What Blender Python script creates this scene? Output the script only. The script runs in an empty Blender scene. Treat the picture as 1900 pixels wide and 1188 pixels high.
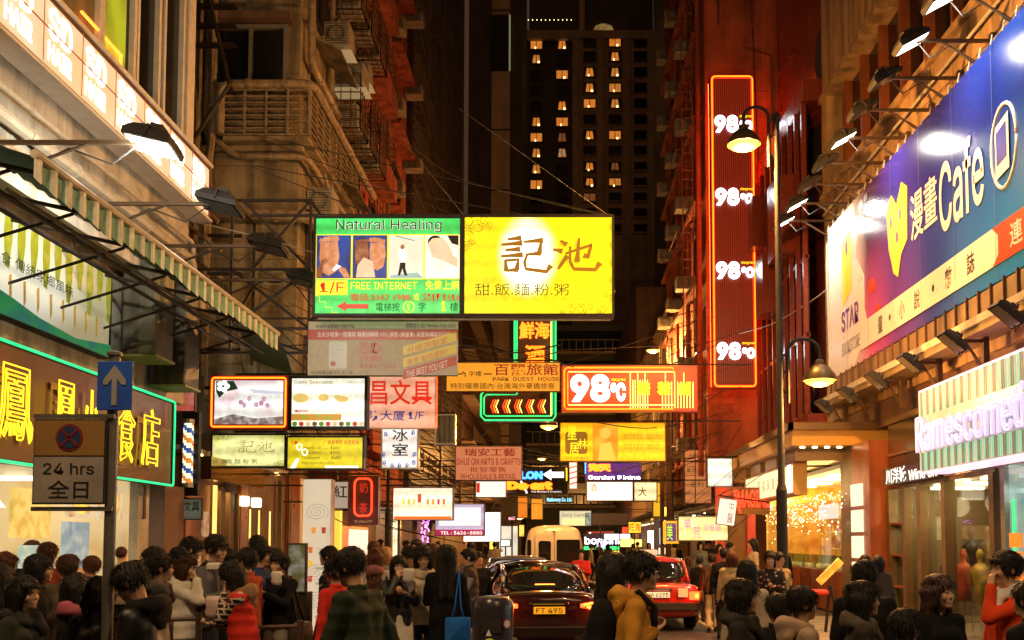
import bpy, math, random
import numpy as np
from mathutils import Vector, Matrix
random.seed(7); np.random.seed(7)
sc = bpy.context.scene
# ------------------------------------------------------------------ camera
W_, H_, F_ = 1900.0, 1188.0, 1847.0
CX, HOR, EYE, PITCH = 1035.0, 1005.0, 1.85, math.radians(3.5)
CY = HOR - F_*math.tan(PITCH)
cam_d = bpy.data.cameras.new('camera'); cam = bpy.data.objects.new('camera', cam_d)
sc.collection.objects.link(cam); sc.camera = cam
cam.location = (0, 0, EYE); cam.rotation_euler = (math.pi/2+PITCH, 0, 0)
cam_d.sensor_width = 36; cam_d.lens = 36*F_/W_
cam_d.shift_x = -(CX-W_/2)/W_; cam_d.shift_y = (CY-H_/2)/W_
cam_d.clip_start = .05; cam_d.clip_end = 1500
# ------------------------------------------------------------------ night sky, moon, exposure
world = bpy.data.worlds.new('World'); sc.world = world; world.use_nodes = True
wn = world.node_tree; wn.nodes.clear()
sky = wn.nodes.new('ShaderNodeTexSky'); sky.sky_type = 'NISHITA'; sky.sun_disc = False
sky.sun_elevation = math.radians(2); sky.sun_rotation = math.radians(200)
wb = wn.nodes.new('ShaderNodeBackground'); wb.inputs['Strength'].default_value = .0012
wc = wn.nodes.new('ShaderNodeBackground'); wc.inputs['Color'].default_value = (.85, .42, .2, 1); wc.inputs['Strength'].default_value = .052
wa = wn.nodes.new('ShaderNodeAddShader'); wo = wn.nodes.new('ShaderNodeOutputWorld')
wn.links.new(sky.outputs[0], wb.inputs['Color']); wn.links.new(wb.outputs[0], wa.inputs[0]); wn.links.new(wc.outputs[0], wa.inputs[1]); wn.links.new(wa.outputs[0], wo.inputs[0])
sc.view_settings.view_transform = 'Standard'; sc.view_settings.look = 'None'
sc.view_settings.exposure = .3; sc.view_settings.gamma = 1.0; sc.view_settings.use_curve_mapping = False
sc.cycles.use_denoising = True; sc.cycles.max_bounces = 5; sc.cycles.diffuse_bounces = 2; sc.cycles.glossy_bounces = 3
sc.cycles.transparent_max_bounces = 8; sc.cycles.sample_clamp_indirect = 4; sc.cycles.sample_clamp_direct = 0
sc.cycles.caustics_reflective = False; sc.cycles.caustics_refractive = False
LINK = sc.collection.objects.link

def ray(px, py):
    u = (px-CX)/F_; v = (CY-py)/F_
    cp, sp = math.cos(PITCH), math.sin(PITCH)
    return Vector((u, cp-v*sp, sp+v*cp))
def at(px, py, Y):                       # the point seen at that pixel on the plane y = Y
    d = ray(px, py); t = Y/d.y
    return Vector((d.x*t, Y, EYE+d.z*t))
def atX(px, py, X):                      # the same on a wall plane x = X
    d = ray(px, py); t = X/d.x
    return Vector((X, d.y*t, EYE+d.z*t))

# ------------------------------------------------------------------ materials
def nodes(m):
    m.use_nodes = True; return m.node_tree, m.node_tree.nodes['Principled BSDF']
_mc = {}
def mat(name, col=(.5,.5,.5), rough=.6, metal=0., emit=None, es=0., nz=0., scale=3., bump=0., streak=0., col2=None, coat=0., bscale=None):
    """one procedural surface: base colour broken up by noise, vertical streaks of dirt and a fine bump"""
    if name in _mc: return _mc[name]
    m = bpy.data.materials.new(name); t, b = nodes(m); _mc[name] = m
    b.inputs['Base Color'].default_value = (*col, 1); b.inputs['Roughness'].default_value = rough
    b.inputs['Metallic'].default_value = metal; b.inputs['Coat Weight'].default_value = coat
    if emit is not None:
        b.inputs['Emission Color'].default_value = (*emit, 1); b.inputs['Emission Strength'].default_value = es
    N = t.nodes.new; L = t.links.new
    if nz or bump or streak:
        co = N('ShaderNodeTexCoord')
    if nz or streak:
        n1 = N('ShaderNodeTexNoise'); n1.inputs['Scale'].default_value = scale; n1.inputs['Detail'].default_value = 8; n1.inputs['Roughness'].default_value = .65
        L(co.outputs['Object'], n1.inputs['Vector'])
        mp = N('ShaderNodeMapping'); mp.inputs['Scale'].default_value = (scale*2.2, scale*2.2, scale*.18); L(co.outputs['Object'], mp.inputs['Vector'])
        n2 = N('ShaderNodeTexNoise'); n2.inputs['Scale'].default_value = 1; n2.inputs['Detail'].default_value = 6; L(mp.outputs[0], n2.inputs['Vector'])
        cr = N('ShaderNodeMapRange'); cr.inputs[1].default_value = .35; cr.inputs[2].default_value = .65; L(n1.outputs[0], cr.inputs[0])
        cs = N('ShaderNodeMapRange'); cs.inputs[1].default_value = .42; cs.inputs[2].default_value = .62; L(n2.outputs[0], cs.inputs[0])
        c2 = col2 or tuple(c*.35 for c in col)
        mx = N('ShaderNodeMix'); mx.data_type = 'RGBA'; mx.inputs[6].default_value = (*col, 1); mx.inputs[7].default_value = (*c2, 1)
        ma = N('ShaderNodeMath'); ma.operation = 'MULTIPLY'; ma.inputs[1].default_value = nz; L(cr.outputs[0], ma.inputs[0])
        mb = N('ShaderNodeMath'); mb.operation = 'MULTIPLY_ADD'; mb.inputs[1].default_value = streak; L(cs.outputs[0], mb.inputs[0]); L(ma.outputs[0], mb.inputs[2]); mb.use_clamp = True
        L(mb.outputs[0], mx.inputs[0]); L(mx.outputs[2], b.inputs['Base Color'])
        mr = N('ShaderNodeMath'); mr.operation = 'MULTIPLY_ADD'; mr.inputs[1].default_value = .25; mr.inputs[2].default_value = max(.04, rough-.12); L(n1.outputs[0], mr.inputs[0]); L(mr.outputs[0], b.inputs['Roughness'])
    if bump:
        n3 = N('ShaderNodeTexNoise'); n3.inputs['Scale'].default_value = bscale or scale*6; n3.inputs['Detail'].default_value = 5; L(co.outputs['Object'], n3.inputs['Vector'])
        bp = N('ShaderNodeBump'); bp.inputs['Strength'].default_value = bump; bp.inputs['Distance'].default_value = .03; L(n3.outputs[0], bp.inputs['Height']); L(bp.outputs[0], b.inputs['Normal'])
    return m
def glow(name, col, s, hot=None, hs=2., hz=(0,0,.5), hr=(.5,.5,.5), blot=0., bcol=None, bscale=3.):
    """a translucent backlit panel: emission with the uneven spots of the tubes behind (hot) or printed blotches (blot)"""
    if name in _mc: return _mc[name]
    if s < 2: s *= .84; hs *= .84
    m = bpy.data.materials.new(name); t, b = nodes(m); _mc[name] = m
    b.inputs['Base Color'].default_value = (*[c*.5 for c in col], 1); b.inputs['Roughness'].default_value = .35
    b.inputs['Emission Color'].default_value = (*col, 1); b.inputs['Emission Strength'].default_value = s
    N = t.nodes.new; L = t.links.new
    co = N('ShaderNodeTexCoord'); src = None
    n = N('ShaderNodeTexNoise'); n.inputs['Scale'].default_value = bscale; n.inputs['Detail'].default_value = 3; L(co.outputs['Object'], n.inputs['Vector'])
    mx = N('ShaderNodeMix'); mx.data_type = 'RGBA'; mx.inputs[6].default_value = (*col, 1)
    mx.inputs[7].default_value = (*(bcol or tuple(c*.75 for c in col)), 1)
    cr = N('ShaderNodeMapRange'); cr.inputs[1].default_value = .45; cr.inputs[2].default_value = .62; cr.inputs[4].default_value = blot or .25; L(n.outputs[0], cr.inputs[0]); L(cr.outputs[0], mx.inputs[0])
    src = mx.outputs[2]
    if hot:
        mp = N('ShaderNodeMapping'); mp.inputs['Location'].default_value = tuple(-hz[i]/hr[i] for i in range(3)); mp.inputs['Scale'].default_value = tuple(1/r for r in hr)
        L(co.outputs['Object'], mp.inputs['Vector'])
        g = N('ShaderNodeTexGradient'); g.gradient_type = 'SPHERICAL'; L(mp.outputs[0], g.inputs[0])
        g2 = N('ShaderNodeMapRange'); g2.interpolation_type = 'SMOOTHSTEP'; g2.inputs[2].default_value = .55; L(g.outputs['Fac'], g2.inputs[0])
        m2 = N('ShaderNodeMix'); m2.data_type = 'RGBA'; L(g2.outputs[0], m2.inputs[0]); L(src, m2.inputs[6]); m2.inputs[7].default_value = (*[c*hs/s for c in hot], 1)
        m2.clamp_result = False; src = m2.outputs[2]
    if name.endswith(('panel', 'box', 'board', 'salon_yellow', 'facing')):      # the tubes behind the film, and its dirt
        w = N('ShaderNodeTexWave'); w.bands_direction = 'Z'; w.inputs['Scale'].default_value = .95; w.inputs['Distortion'].default_value = .6; L(co.outputs['Object'], w.inputs['Vector'])
        d = N('ShaderNodeTexNoise'); d.inputs['Scale'].default_value = 9; d.inputs['Detail'].default_value = 8; L(co.outputs['Object'], d.inputs['Vector'])
        wr = N('ShaderNodeMapRange'); wr.inputs[3].default_value = .72; wr.inputs[4].default_value = 1.12; L(w.outputs[0], wr.inputs[0]); dr = N('ShaderNodeMapRange'); dr.inputs[1].default_value = .35; dr.inputs[2].default_value = .6; dr.inputs[3].default_value = .8; dr.inputs[4].default_value = 1.05; L(d.outputs[0], dr.inputs[0])
        q = N('ShaderNodeMath'); q.operation = 'MULTIPLY'; L(wr.outputs[0], q.inputs[0]); L(dr.outputs[0], q.inputs[1]); q2 = N('ShaderNodeMath'); q2.operation = 'MULTIPLY'; q2.inputs[1].default_value = s; L(q.outputs[0], q2.inputs[0]); L(q2.outputs[0], b.inputs['Emission Strength'])
    L(src, b.inputs['Emission Color'])
    return m
def pane(name, col=(.6,.75,.7), op=.15, rough=.02):
    if name in _mc: return _mc[name]
    m = bpy.data.materials.new(name); t, b = nodes(m); _mc[name] = m; N = t.nodes.new; L = t.links.new
    tr = N('ShaderNodeBsdfTransparent'); tr.inputs[0].default_value = (*[c**.3 for c in col], 1)
    gl = N('ShaderNodeBsdfGlossy'); gl.inputs['Roughness'].default_value = rough
    fr = N('ShaderNodeFresnel'); fr.inputs[0].default_value = 1.5
    ma = N('ShaderNodeMath'); ma.operation = 'MULTIPLY'; ma.inputs[1].default_value = .3; L(fr.outputs[0], ma.inputs[0])
    mx = N('ShaderNodeMixShader'); L(ma.outputs[0], mx.inputs[0]); L(tr.outputs[0], mx.inputs[1]); L(gl.outputs[0], mx.inputs[2])
    L(mx.outputs[0], t.nodes['Material Output'].inputs[0]); return m

# ------------------------------------------------------------------ mesh building
class MB:
    def __init__(s): s.v = []; s.f = []; s.m = []; s.cur = 0
    def mi(s, i): s.cur = i; return s
    def add(s, vs, fs):
        n = len(s.v); s.v += [tuple(v) for v in vs]
        for f in fs: s.f.append([i+n for i in f]); s.m.append(s.cur)
        return s
    def box(s, x0, x1, y0, y1, z0, z1):
        return s.add([(x,y,z) for z in (z0,z1) for y in (y0,y1) for x in (x0,x1)],
                     [(0,2,3,1),(4,5,7,6),(0,1,5,4),(2,6,7,3),(0,4,6,2),(1,3,7,5)])
    def cbox(s, c, d, M=None):           # centred box, optionally rotated by matrix M
        vs = [Vector((x*d[0]/2, y*d[1]/2, z*d[2]/2)) for z in (-1,1) for y in (-1,1) for x in (-1,1)]
        if M is not None: vs = [M @ v for v in vs]
        c = Vector(c)
        return s.add([c+v for v in vs], [(0,2,3,1),(4,5,7,6),(0,1,5,4),(2,6,7,3),(0,4,6,2),(1,3,7,5)])
    def bbox(s, c, d, r=.02, M=None):    # box with chamfered edges
        x, y, z = [q/2 for q in d]; r = min(r, x*.9, y*.9, z*.9); vs = []; idx = {}
        for sx in (-1,1):
            for sy in (-1,1):
                for sz in (-1,1):
                    for a in range(3):
                        p = [x-r, y-r, z-r]; p[a] += r
                        idx[(sx,sy,sz,a)] = len(vs); vs.append(Vector((sx*p[0], sy*p[1], sz*p[2])))
        fs = []
        for a in range(3):
            b_, c_ = (a+1) % 3, (a+2) % 3
            for sg in (-1, 1):
                q = []
                for (u, w) in ((-1,-1),(1,-1),(1,1),(-1,1)):
                    k = [0,0,0]; k[a] = sg; k[b_] = u; k[c_] = w; q.append(idx[(*k, a)])
                fs.append(q if sg > 0 else q[::-1])
            for u in (-1, 1):
                for w in (-1, 1):        # edge along a
                    k0 = [0,0,0]; k0[a] = -1; k0[b_] = u; k0[c_] = w; k1 = list(k0); k1[a] = 1
                    q = [idx[(*k0, b_)], idx[(*k1, b_)], idx[(*k1, c_)], idx[(*k0, c_)]]
                    fs.append(q if u*w < 0 else q[::-1])
        for sx in (-1,1):
            for sy in (-1,1):
                for sz in (-1,1):
                    q = [idx[(sx,sy,sz,a)] for a in range(3)]; fs.append(q if sx*sy*sz > 0 else q[::-1])
        if M is not None: vs = [M @ v for v in vs]
        c = Vector(c); return s.add([c+v for v in vs], fs)
    def tube(s, pts, r, n=8, cap=True):
        pts = [Vector(p) for p in pts]; rs = r if isinstance(r, (list, tuple)) else [r]*len(pts)
        rings = []; prev = None
        for i, p in enumerate(pts):
            d = (pts[min(i+1, len(pts)-1)]-pts[max(i-1, 0)]).normalized()
            if prev is None:
                a = d.orthogonal().normalized()
            else:
                a = (prev - d*prev.dot(d)).normalized() if (prev - d*prev.dot(d)).length > 1e-5 else d.orthogonal().normalized()
            prev = a; b = d.cross(a)
            rings.append([p+(a*math.cos(q)+b*math.sin(q))*rs[i] for q in [2*math.pi*k/n for k in range(n)]])
        vs = [v for rg in rings for v in rg]; fs = []
        for i in range(len(pts)-1):
            for k in range(n): fs.append((i*n+k, i*n+(k+1) % n, (i+1)*n+(k+1) % n, (i+1)*n+k))
        if cap: fs.append(tuple(range(n))[::-1]); fs.append(tuple((len(pts)-1)*n+k for k in range(n)))
        return s.add(vs, fs)
    def lathe(s, prof, c=(0,0,0), n=16, M=None):   # profile of (r, z) about the z axis
        vs = []; fs = []
        for r, z in prof:
            for k in range(n):
                q = 2*math.pi*k/n; v = Vector((r*math.cos(q), r*math.sin(q), z)); vs.append((M @ v if M is not None else v)+Vector(c))
        for i in range(len(prof)-1):
            for k in range(n): fs.append((i*n+k, i*n+(k+1) % n, (i+1)*n+(k+1) % n, (i+1)*n+k))
        return s.add(vs, fs)
    def prism(s, poly, y0, y1, M=None):  # polygon in x,z extruded along y
        n = len(poly); vs = [Vector((x, y0, z)) for x, z in poly]+[Vector((x, y1, z)) for x, z in poly]
        if M is not None: vs = [M @ v for v in vs]
        return s.add(vs, [tuple(range(n)), tuple(range(2*n-1, n-1, -1))]+[(i, i+n, (i+1) % n+n, (i+1) % n) for i in range(n)])
    def quad(s, a, b, c, d): return s.add([a, b, c, d], [(0,1,2,3)])
    def build(s, name, m, parent=None, smooth=False, loc=None):
        me = bpy.data.meshes.new(name); me.from_pydata(s.v, [], s.f)
        for mm in (m if isinstance(m, (list, tuple)) else [m]): me.materials.append(mm)
        if isinstance(m, (list, tuple)): me.polygons.foreach_set('material_index', s.m)
        if smooth:
            me.polygons.foreach_set('use_smooth', [True]*len(me.polygons))
            if smooth != 'all': me.set_sharp_from_angle(angle=math.radians(38))
        me.update()
        return obj(name, me, parent, loc)
def obj(name, me, parent=None, loc=None):
    o = bpy.data.objects.new(name, me); LINK(o)
    if parent is not None: o.parent = parent
    if loc is not None: o.location = loc
    return o
def tag(o, label=None, cat=None, group=None, kind=None):
    if label: o['label'] = label
    if cat: o['category'] = cat
    if group: o['group'] = group
    if kind: o['kind'] = kind
    return o
def thing(name, label, cat, loc=(0,0,0), rz=0, group=None):
    o = bpy.data.objects.new(name, None); LINK(o); o.location = loc; o.rotation_euler = (0,0,rz); o.empty_display_size = .1
    return tag(o, label, cat, group)
def kids(o): return [c for c in sc.objects if c.parent == o]
def copy_thing(root, loc=None, rz=None, label=None):
    tree = [(root, None)]; made = {}
    ch = {}
    for c in sc.objects:
        if c.parent is not None: ch.setdefault(c.parent.name, []).append(c)
    def rec(o, par):
        c = o.copy(); LINK(c); c.parent = par
        for k in ch.get(o.name, []): rec(k, c)
        return c
    r = rec(root, None)
    if loc is not None: r.location = loc
    if rz is not None: r.rotation_euler = (0,0,rz)
    if label: r['label'] = label
    return r

_tc = {}
try: FONT = bpy.data.fonts.load(bpy.utils.system_resource('DATAFILES')+'/fonts/Inter.woff2')   # the sans face that ships with Blender
except Exception: FONT = None
def text_mesh(body, x0, z0, x1, z1, y, bold=0., neon=0., depth=.004, fit='both'):
    """lettering laid out in the local x-z plane inside a rectangle, facing -y"""
    key = (body, bold, neon > 0, round(neon/max(z1-z0, .01), 3))
    if key not in _tc:
        c = bpy.data.curves.new('lettering', 'FONT'); c.body = body; c.size = 1; c.resolution_u = 2
        lat = ord(max(body)) < 0x250
        if lat and FONT: c.font = FONT
        c.align_x = 'LEFT'; c.offset = min(bold*.35, .018) if lat else min(bold, .011)
        if neon:
            c.fill_mode = 'NONE'; c.bevel_depth = neon/(z1-z0); c.bevel_resolution = 1; c.resolution_u = 2
        o = bpy.data.objects.new('lettering', c); LINK(o); bpy.context.view_layer.update()
        dg = bpy.context.evaluated_depsgraph_get(); me = bpy.data.meshes.new_from_object(o.evaluated_get(dg))
        bpy.data.objects.remove(o); bpy.data.curves.remove(c); _tc[key] = me
    me = _tc[key].copy(); n = len(me.vertices); co = np.empty(n*3, np.float32); me.vertices.foreach_get('co', co); co = co.reshape(-1, 3)
    mn, mx = co.min(0), co.max(0); s = (mx-mn); s[s < 1e-6] = 1
    sx = (x1-x0)/s[0]; sz = (z1-z0)/s[1]
    if fit == 'h': sx = sz
    out = np.empty_like(co); out[:, 0] = x0+(co[:, 0]-mn[0])*sx; out[:, 2] = z0+(co[:, 1]-mn[1])*sz
    if fit == 'h': out[:, 0] += ((x1-x0)-s[0]*sx)/2
    out[:, 1] = y-(co[:, 2]*sz if neon else 0)
    me.vertices.foreach_set('co', out.ravel()); me.update(); me.name = 'lettering'
    return me
class Sign:
    """a sign in its own frame: x to the reader's right, z up, face towards -y; u, v run 0..1 from the top left corner"""
    def __init__(s, name, label, cat, c, w, h, rz=0, depth=.25, face=None, frame=None, fw=.05, group=None):
        s.w, s.h, s.d = w, h, depth; s.root = thing(name, label, cat, c, rz, group); s.lay = 0; s.y = -depth/2
        if frame is not None:
            b = MB(); x, z, y0, y1 = w/2, h, -depth/2-.02, depth/2
            b.box(-x, -x+fw, y0, y1, 0, z); b.box(x-fw, x, y0, y1, 0, z); b.box(-x+fw, x-fw, y0, y1, 0, fw); b.box(-x+fw, x-fw, y0, y1, z-fw, z)
            b.build('frame', frame, s.root)
        if face is not None:
            MB().box(-w/2+fw*.98, w/2-fw*.98, -depth/2, depth/2-.01, fw*.98, h-fw*.98).build('face_panel', face, s.root)
    def xz(s, u, v): return (-s.w/2+u*s.w, s.h*(1-v))
    def text(s, body, u0, v0, u1, v1, m, bold=0., neon=0., name='lettering', up=.006, fit='both'):
        x0, z1 = s.xz(u0, v0); x1, z0 = s.xz(u1, v1); s.lay += .0006
        me = text_mesh(body, x0, z0, x1, z1, s.y-up-s.lay-neon, bold, neon, fit=fit); me.materials.clear(); me.materials.append(m)
        return obj(name, me, s.root)
    def rect(s, u0, v0, u1, v1, m, name='printed_panel', up=.003, t=.002):
        x0, z1 = s.xz(u0, v0); x1, z0 = s.xz(u1, v1); s.lay += .0006; y = s.y-up-s.lay
        return MB().box(x0, x1, y-t, y, z0, z1).build(name, m, s.root)
    def poly(s, pts, m, name='emblem', up=.004, t=.002):
        s.lay += .0006; y = s.y-up-s.lay
        return MB().prism([s.xz(*p) for p in pts], y-t, y).build(name, m, s.root)
    def tube(s, pts, m, r=.015, name='neon_tube', up=.03, n=6, closed=False):
        P = [(s.xz(u, v)[0], s.y-up, s.xz(u, v)[1]) for u, v in pts]
        if closed: P.append(P[0])
        return MB().tube(P, r, n).build(name, m, s.root, smooth='all')
    def border(s, m, r=.02, inset=.03, rad=.1, name='neon_tube', up=.03, n=6):
        x, z0, z1 = s.w/2-inset, inset, s.h-inset; rad = min(rad, x*.9, (z1-z0)*.45); P = []
        for (cx_, cz_, a0) in ((x-rad, z1-rad, 0), (-x+rad, z1-rad, 90), (-x+rad, z0+rad, 180), (x-rad, z0+rad, 270)):
            for k in range(5):
                a = math.radians(a0+k*22.5); P.append((cx_+rad*math.cos(a), s.y-up, cz_+rad*math.sin(a)))
        P.append(P[0]); return MB().tube(P, r, n, cap=False).build(name, m, s.root, smooth='all')
def sign(name, label, cat, x0, y0, x1, y1, Y, **k):       # a sign square to the street at depth Y
    a = at(x0, (y0+y1)/2, Y); b = at(x1, (y0+y1)/2, Y); t = at((x0+x1)/2, y0, Y); o = at((x0+x1)/2, y1, Y)
    return Sign(name, label, cat, ((a.x+b.x)/2, Y, o.z), b.x-a.x, t.z-o.z, **k)
def wsign(name, label, cat, X, Y0, Y1, z0, z1, **k):      # a sign along a wall plane x = X
    return Sign(name, label, cat, (X, (Y0+Y1)/2, z0), Y1-Y0, z1-z0, rz=math.pi/2 if X < 0 else -math.pi/2, **k)
def lamp(name, kind, loc, energy, col, parent=None, size=.3, rot=None, spot=None, blend=.5):
    d = bpy.data.lights.new(name, kind); d.energy = energy; d.color = col
    if kind == 'AREA': d.size = size
    else: d.shadow_soft_size = size
    if spot: d.spot_size = math.radians(spot); d.spot_blend = blend
    o = bpy.data.objects.new(name, d); LINK(o); o.location = loc
    if rot is not None: o.rotation_euler = rot
    if parent is not None: o.parent = parent
    return o
# ------------------------------------------------------------------ people: one smooth surface grown from round cones and ellipsoids
class Field:
    def __init__(s, xs, ys, zs):
        s.ax = [np.asarray(a, np.float32) for a in (xs, ys, zs)]; s.v = np.full([len(a) for a in s.ax], .2, np.float32)
    def _sl(s, lo, hi):
        return tuple(slice(max(0, int(np.searchsorted(a, l))-1), min(len(a), int(np.searchsorted(a, h))+1)) for a, l, h in zip(s.ax, lo, hi))
    def _g(s, sl): return s.ax[0][sl[0]][:, None, None], s.ax[1][sl[1]][None, :, None], s.ax[2][sl[2]][None, None, :]
    def _comb(s, sl, d, k, sub=False):
        a = s.v[sl]
        if sub: d = -d; h = np.maximum(k-np.abs(a-d), 0)/k; s.v[sl] = np.maximum(a, d)+h*h*k*.25
        else: h = np.maximum(k-np.abs(a-d), 0)/k; s.v[sl] = np.minimum(a, d)-h*h*k*.25
    def cone(s, a, b, ra, rb=None, k=.04, sub=False, flat=None):
        rb = ra if rb is None else rb; a = np.array(a, np.float32); b = np.array(b, np.float32); R = max(ra, rb)+k+.03
        sl = s._sl(np.minimum(a, b)-R, np.maximum(a, b)+R); X, Y, Z = s._g(sl); d = b-a; L = max(float(d@d), 1e-8)
        t = np.clip(((X-a[0])*d[0]+(Y-a[1])*d[1]+(Z-a[2])*d[2])/L, 0, 1)
        q = np.sqrt((X-a[0]-t*d[0])**2+(Y-a[1]-t*d[1])**2+(Z-a[2]-t*d[2])**2)-(ra+(rb-ra)*t)
        s._comb(sl, q, k, sub)
    def ell(s, c, r, k=.03, M=None, sub=False, wob=None):
        c = np.array(c, np.float32); R = max(r)+k+.03; sl = s._sl(c-R, c+R); X, Y, Z = s._g(sl); x, y, z = X-c[0], Y-c[1], Z-c[2]
        if M is not None: x, y, z = M[0][0]*x+M[1][0]*y+M[2][0]*z, M[0][1]*x+M[1][1]*y+M[2][1]*z, M[0][2]*x+M[1][2]*y+M[2][2]*z
        q0 = np.sqrt((x/r[0])**2+(y/r[1])**2+(z/r[2])**2); q1 = np.sqrt((x/r[0]**2)**2+(y/r[1]**2)**2+(z/r[2]**2)**2)+1e-6
        s._comb(sl, q0*(q0-1)/q1, k, sub)
    def folds(s, amp, f=(9, 9, 16), ph=0.):
        X, Y, Z = s.ax[0][:, None, None], s.ax[1][None, :, None], s.ax[2][None, None, :]
        s.v += amp*(np.sin(f[0]*X*2+f[2]*Z+ph)*np.sin(f[1]*Y*2-f[2]*.6*Z+ph*2)+.6*np.sin(f[2]*2.3*Z+f[0]*X+3*np.sin(5*Y+ph)))
    def strands(s, amp, c, n=34, ph=0.):
        X, Y, Z = s.ax[0][:, None, None], s.ax[1][None, :, None], s.ax[2][None, None, :]
        th = np.arctan2(Y-c[1], X-c[0]); s.v += amp*(np.sin(th*n+7*Z+ph)+.7*np.sin(th*n*.43-11*Z+ph)+.5*np.sin(th*n*1.9+ph*3))
    def mesh(s, name, m):
        v = s.v; v[0], v[-1], v[:, 0], v[:, -1], v[:, :, 0], v[:, :, -1] = .2, .2, .2, .2, .2, .2
        ins = v < 0; nx, ny, nz = v.shape; c = (slice(0, -1), slice(1, None))
        cnt = sum(ins[c[i], c[j], c[k]].astype(np.int8) for i in (0,1) for j in (0,1) for k in (0,1))
        act = (cnt > 0) & (cnt < 8); I, J, K = np.nonzero(act)
        if len(I) == 0: return None
        idx = np.full(act.shape, -1, np.int64); idx[I, J, K] = np.arange(len(I))
        P = np.zeros((len(I), 3), np.float32); n = np.zeros(len(I), np.float32)
        cor = [(i, j, k) for i in (0,1) for j in (0,1) for k in (0,1)]
        for A in cor:
            for ax in range(3):
                if A[ax]: continue
                B = list(A); B[ax] = 1
                va = v[I+A[0], J+A[1], K+A[2]]; vb = v[I+B[0], J+B[1], K+B[2]]; cr = (va < 0) != (vb < 0)
                t = np.where(cr, va/np.where(cr, va-vb, 1), 0)
                for q in range(3):
                    base = A[q]+(t if q == ax else 0); P[:, q] += np.where(cr, base, 0)
                n += cr
        P /= n[:, None]
        out = np.empty_like(P)
        for q, Q in enumerate((I, J, K)):
            a = s.ax[q]; out[:, q] = a[Q]*(1-P[:, q])+a[Q+1]*P[:, q]
        F = []
        def quads(ax):
            o = [a for a in range(3) if a != ax]
            sl0 = [slice(1, -1)]*3; sl0[ax] = slice(0, -1); sl1 = [slice(1, -1)]*3; sl1[ax] = slice(1, None)
            a, b = ins[tuple(sl0)], ins[tuple(sl1)]; E = np.argwhere(a != b)
            if not len(E): return
            inside = a[tuple(E.T)]; E = E.copy(); E[:, o[0]] += 1; E[:, o[1]] += 1
            def cell(d0, d1): e = E.copy(); e[:, o[0]] -= d0; e[:, o[1]] -= d1; return idx[tuple(e.T)]
            q = np.stack([cell(1,1), cell(0,1), cell(0,0), cell(1,0)], 1)
            flip = inside if ax != 1 else ~inside
            q[~flip] = q[~flip][:, ::-1]; F.append(q)
        for ax in range(3): quads(ax)
        F = np.concatenate(F); F = F[(F >= 0).all(1)]
        me = bpy.data.meshes.new(name); me.vertices.add(len(out)); me.vertices.foreach_set('co', out.ravel())
        me.loops.add(F.size); me.loops.foreach_set('vertex_index', F.ravel().astype(np.int32)); me.polygons.add(len(F))
        me.polygons.foreach_set('loop_start', np.arange(0, F.size, 4, dtype=np.int32)); me.polygons.foreach_set('loop_total', np.full(len(F), 4, np.int32))
        me.update(calc_edges=True); me.polygons.foreach_set('use_smooth', np.ones(len(F), bool)); me.materials.append(m); return me
def axis(lo, hi, coarse, zones, fine):
    out = [lo]
    while out[-1] < hi:
        x = out[-1]; st = fine if any(a-coarse <= x <= b for a, b in zones) else coarse; out.append(x+st)
    return out
def RM(yaw=0, pitch=0, roll=0): return (Matrix.Rotation(yaw, 3, 'Z') @ Matrix.Rotation(pitch, 3, 'X') @ Matrix.Rotation(roll, 3, 'Y'))
def ik(a, c, l1, l2, hint):
    a, c = Vector(a), Vector(c); d = c-a; L = min(d.length, (l1+l2)*.999); d.normalize(); c = a+d*L
    x = (l1*l1-l2*l2+L*L)/(2*L); h = math.sqrt(max(l1*l1-x*x, 0)); hn = Vector(hint); hn -= d*hn.dot(d)
    return a+d*x+hn.normalized()*h, c
SKIN = [mat('skin_%d' % i, c, .48, nz=.35, scale=9, col2=tuple(q*.78 for q in c)) for i, c in enumerate([(.55,.33,.21), (.48,.27,.16), (.6,.38,.26)])]
for m_ in SKIN: m_.node_tree.nodes['Principled BSDF'].inputs['Subsurface Weight'].default_value = .08
M_HAIR = mat('hair_black', (.012,.010,.009), .55, nz=.6, scale=30, bump=.25, bscale=70); M_HAIRB = mat('hair_brown', (.05,.02,.01), .55, nz=.6, scale=30, bump=.25, bscale=70)
M_HAIRR = mat('hair_reddish', (.085,.028,.012), .55, nz=.6, scale=30, bump=.25, bscale=70)
for m_ in (M_HAIR, M_HAIRB, M_HAIRR): m_.node_tree.nodes['Principled BSDF'].inputs['Specular IOR Level'].default_value = .22
M_EYE = mat('eye_dark', (.01,.008,.006), .15); M_EYEW = mat('eye_white', (.6,.56,.5), .3); M_LIP = mat('lips', (.42,.14,.11), .45); M_BROW = mat('eyebrow', (.02,.013,.01), .8)
M_ALUZ = mat('zip_metal', (.4,.38,.34), .35, .8)
_cl = {}
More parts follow.
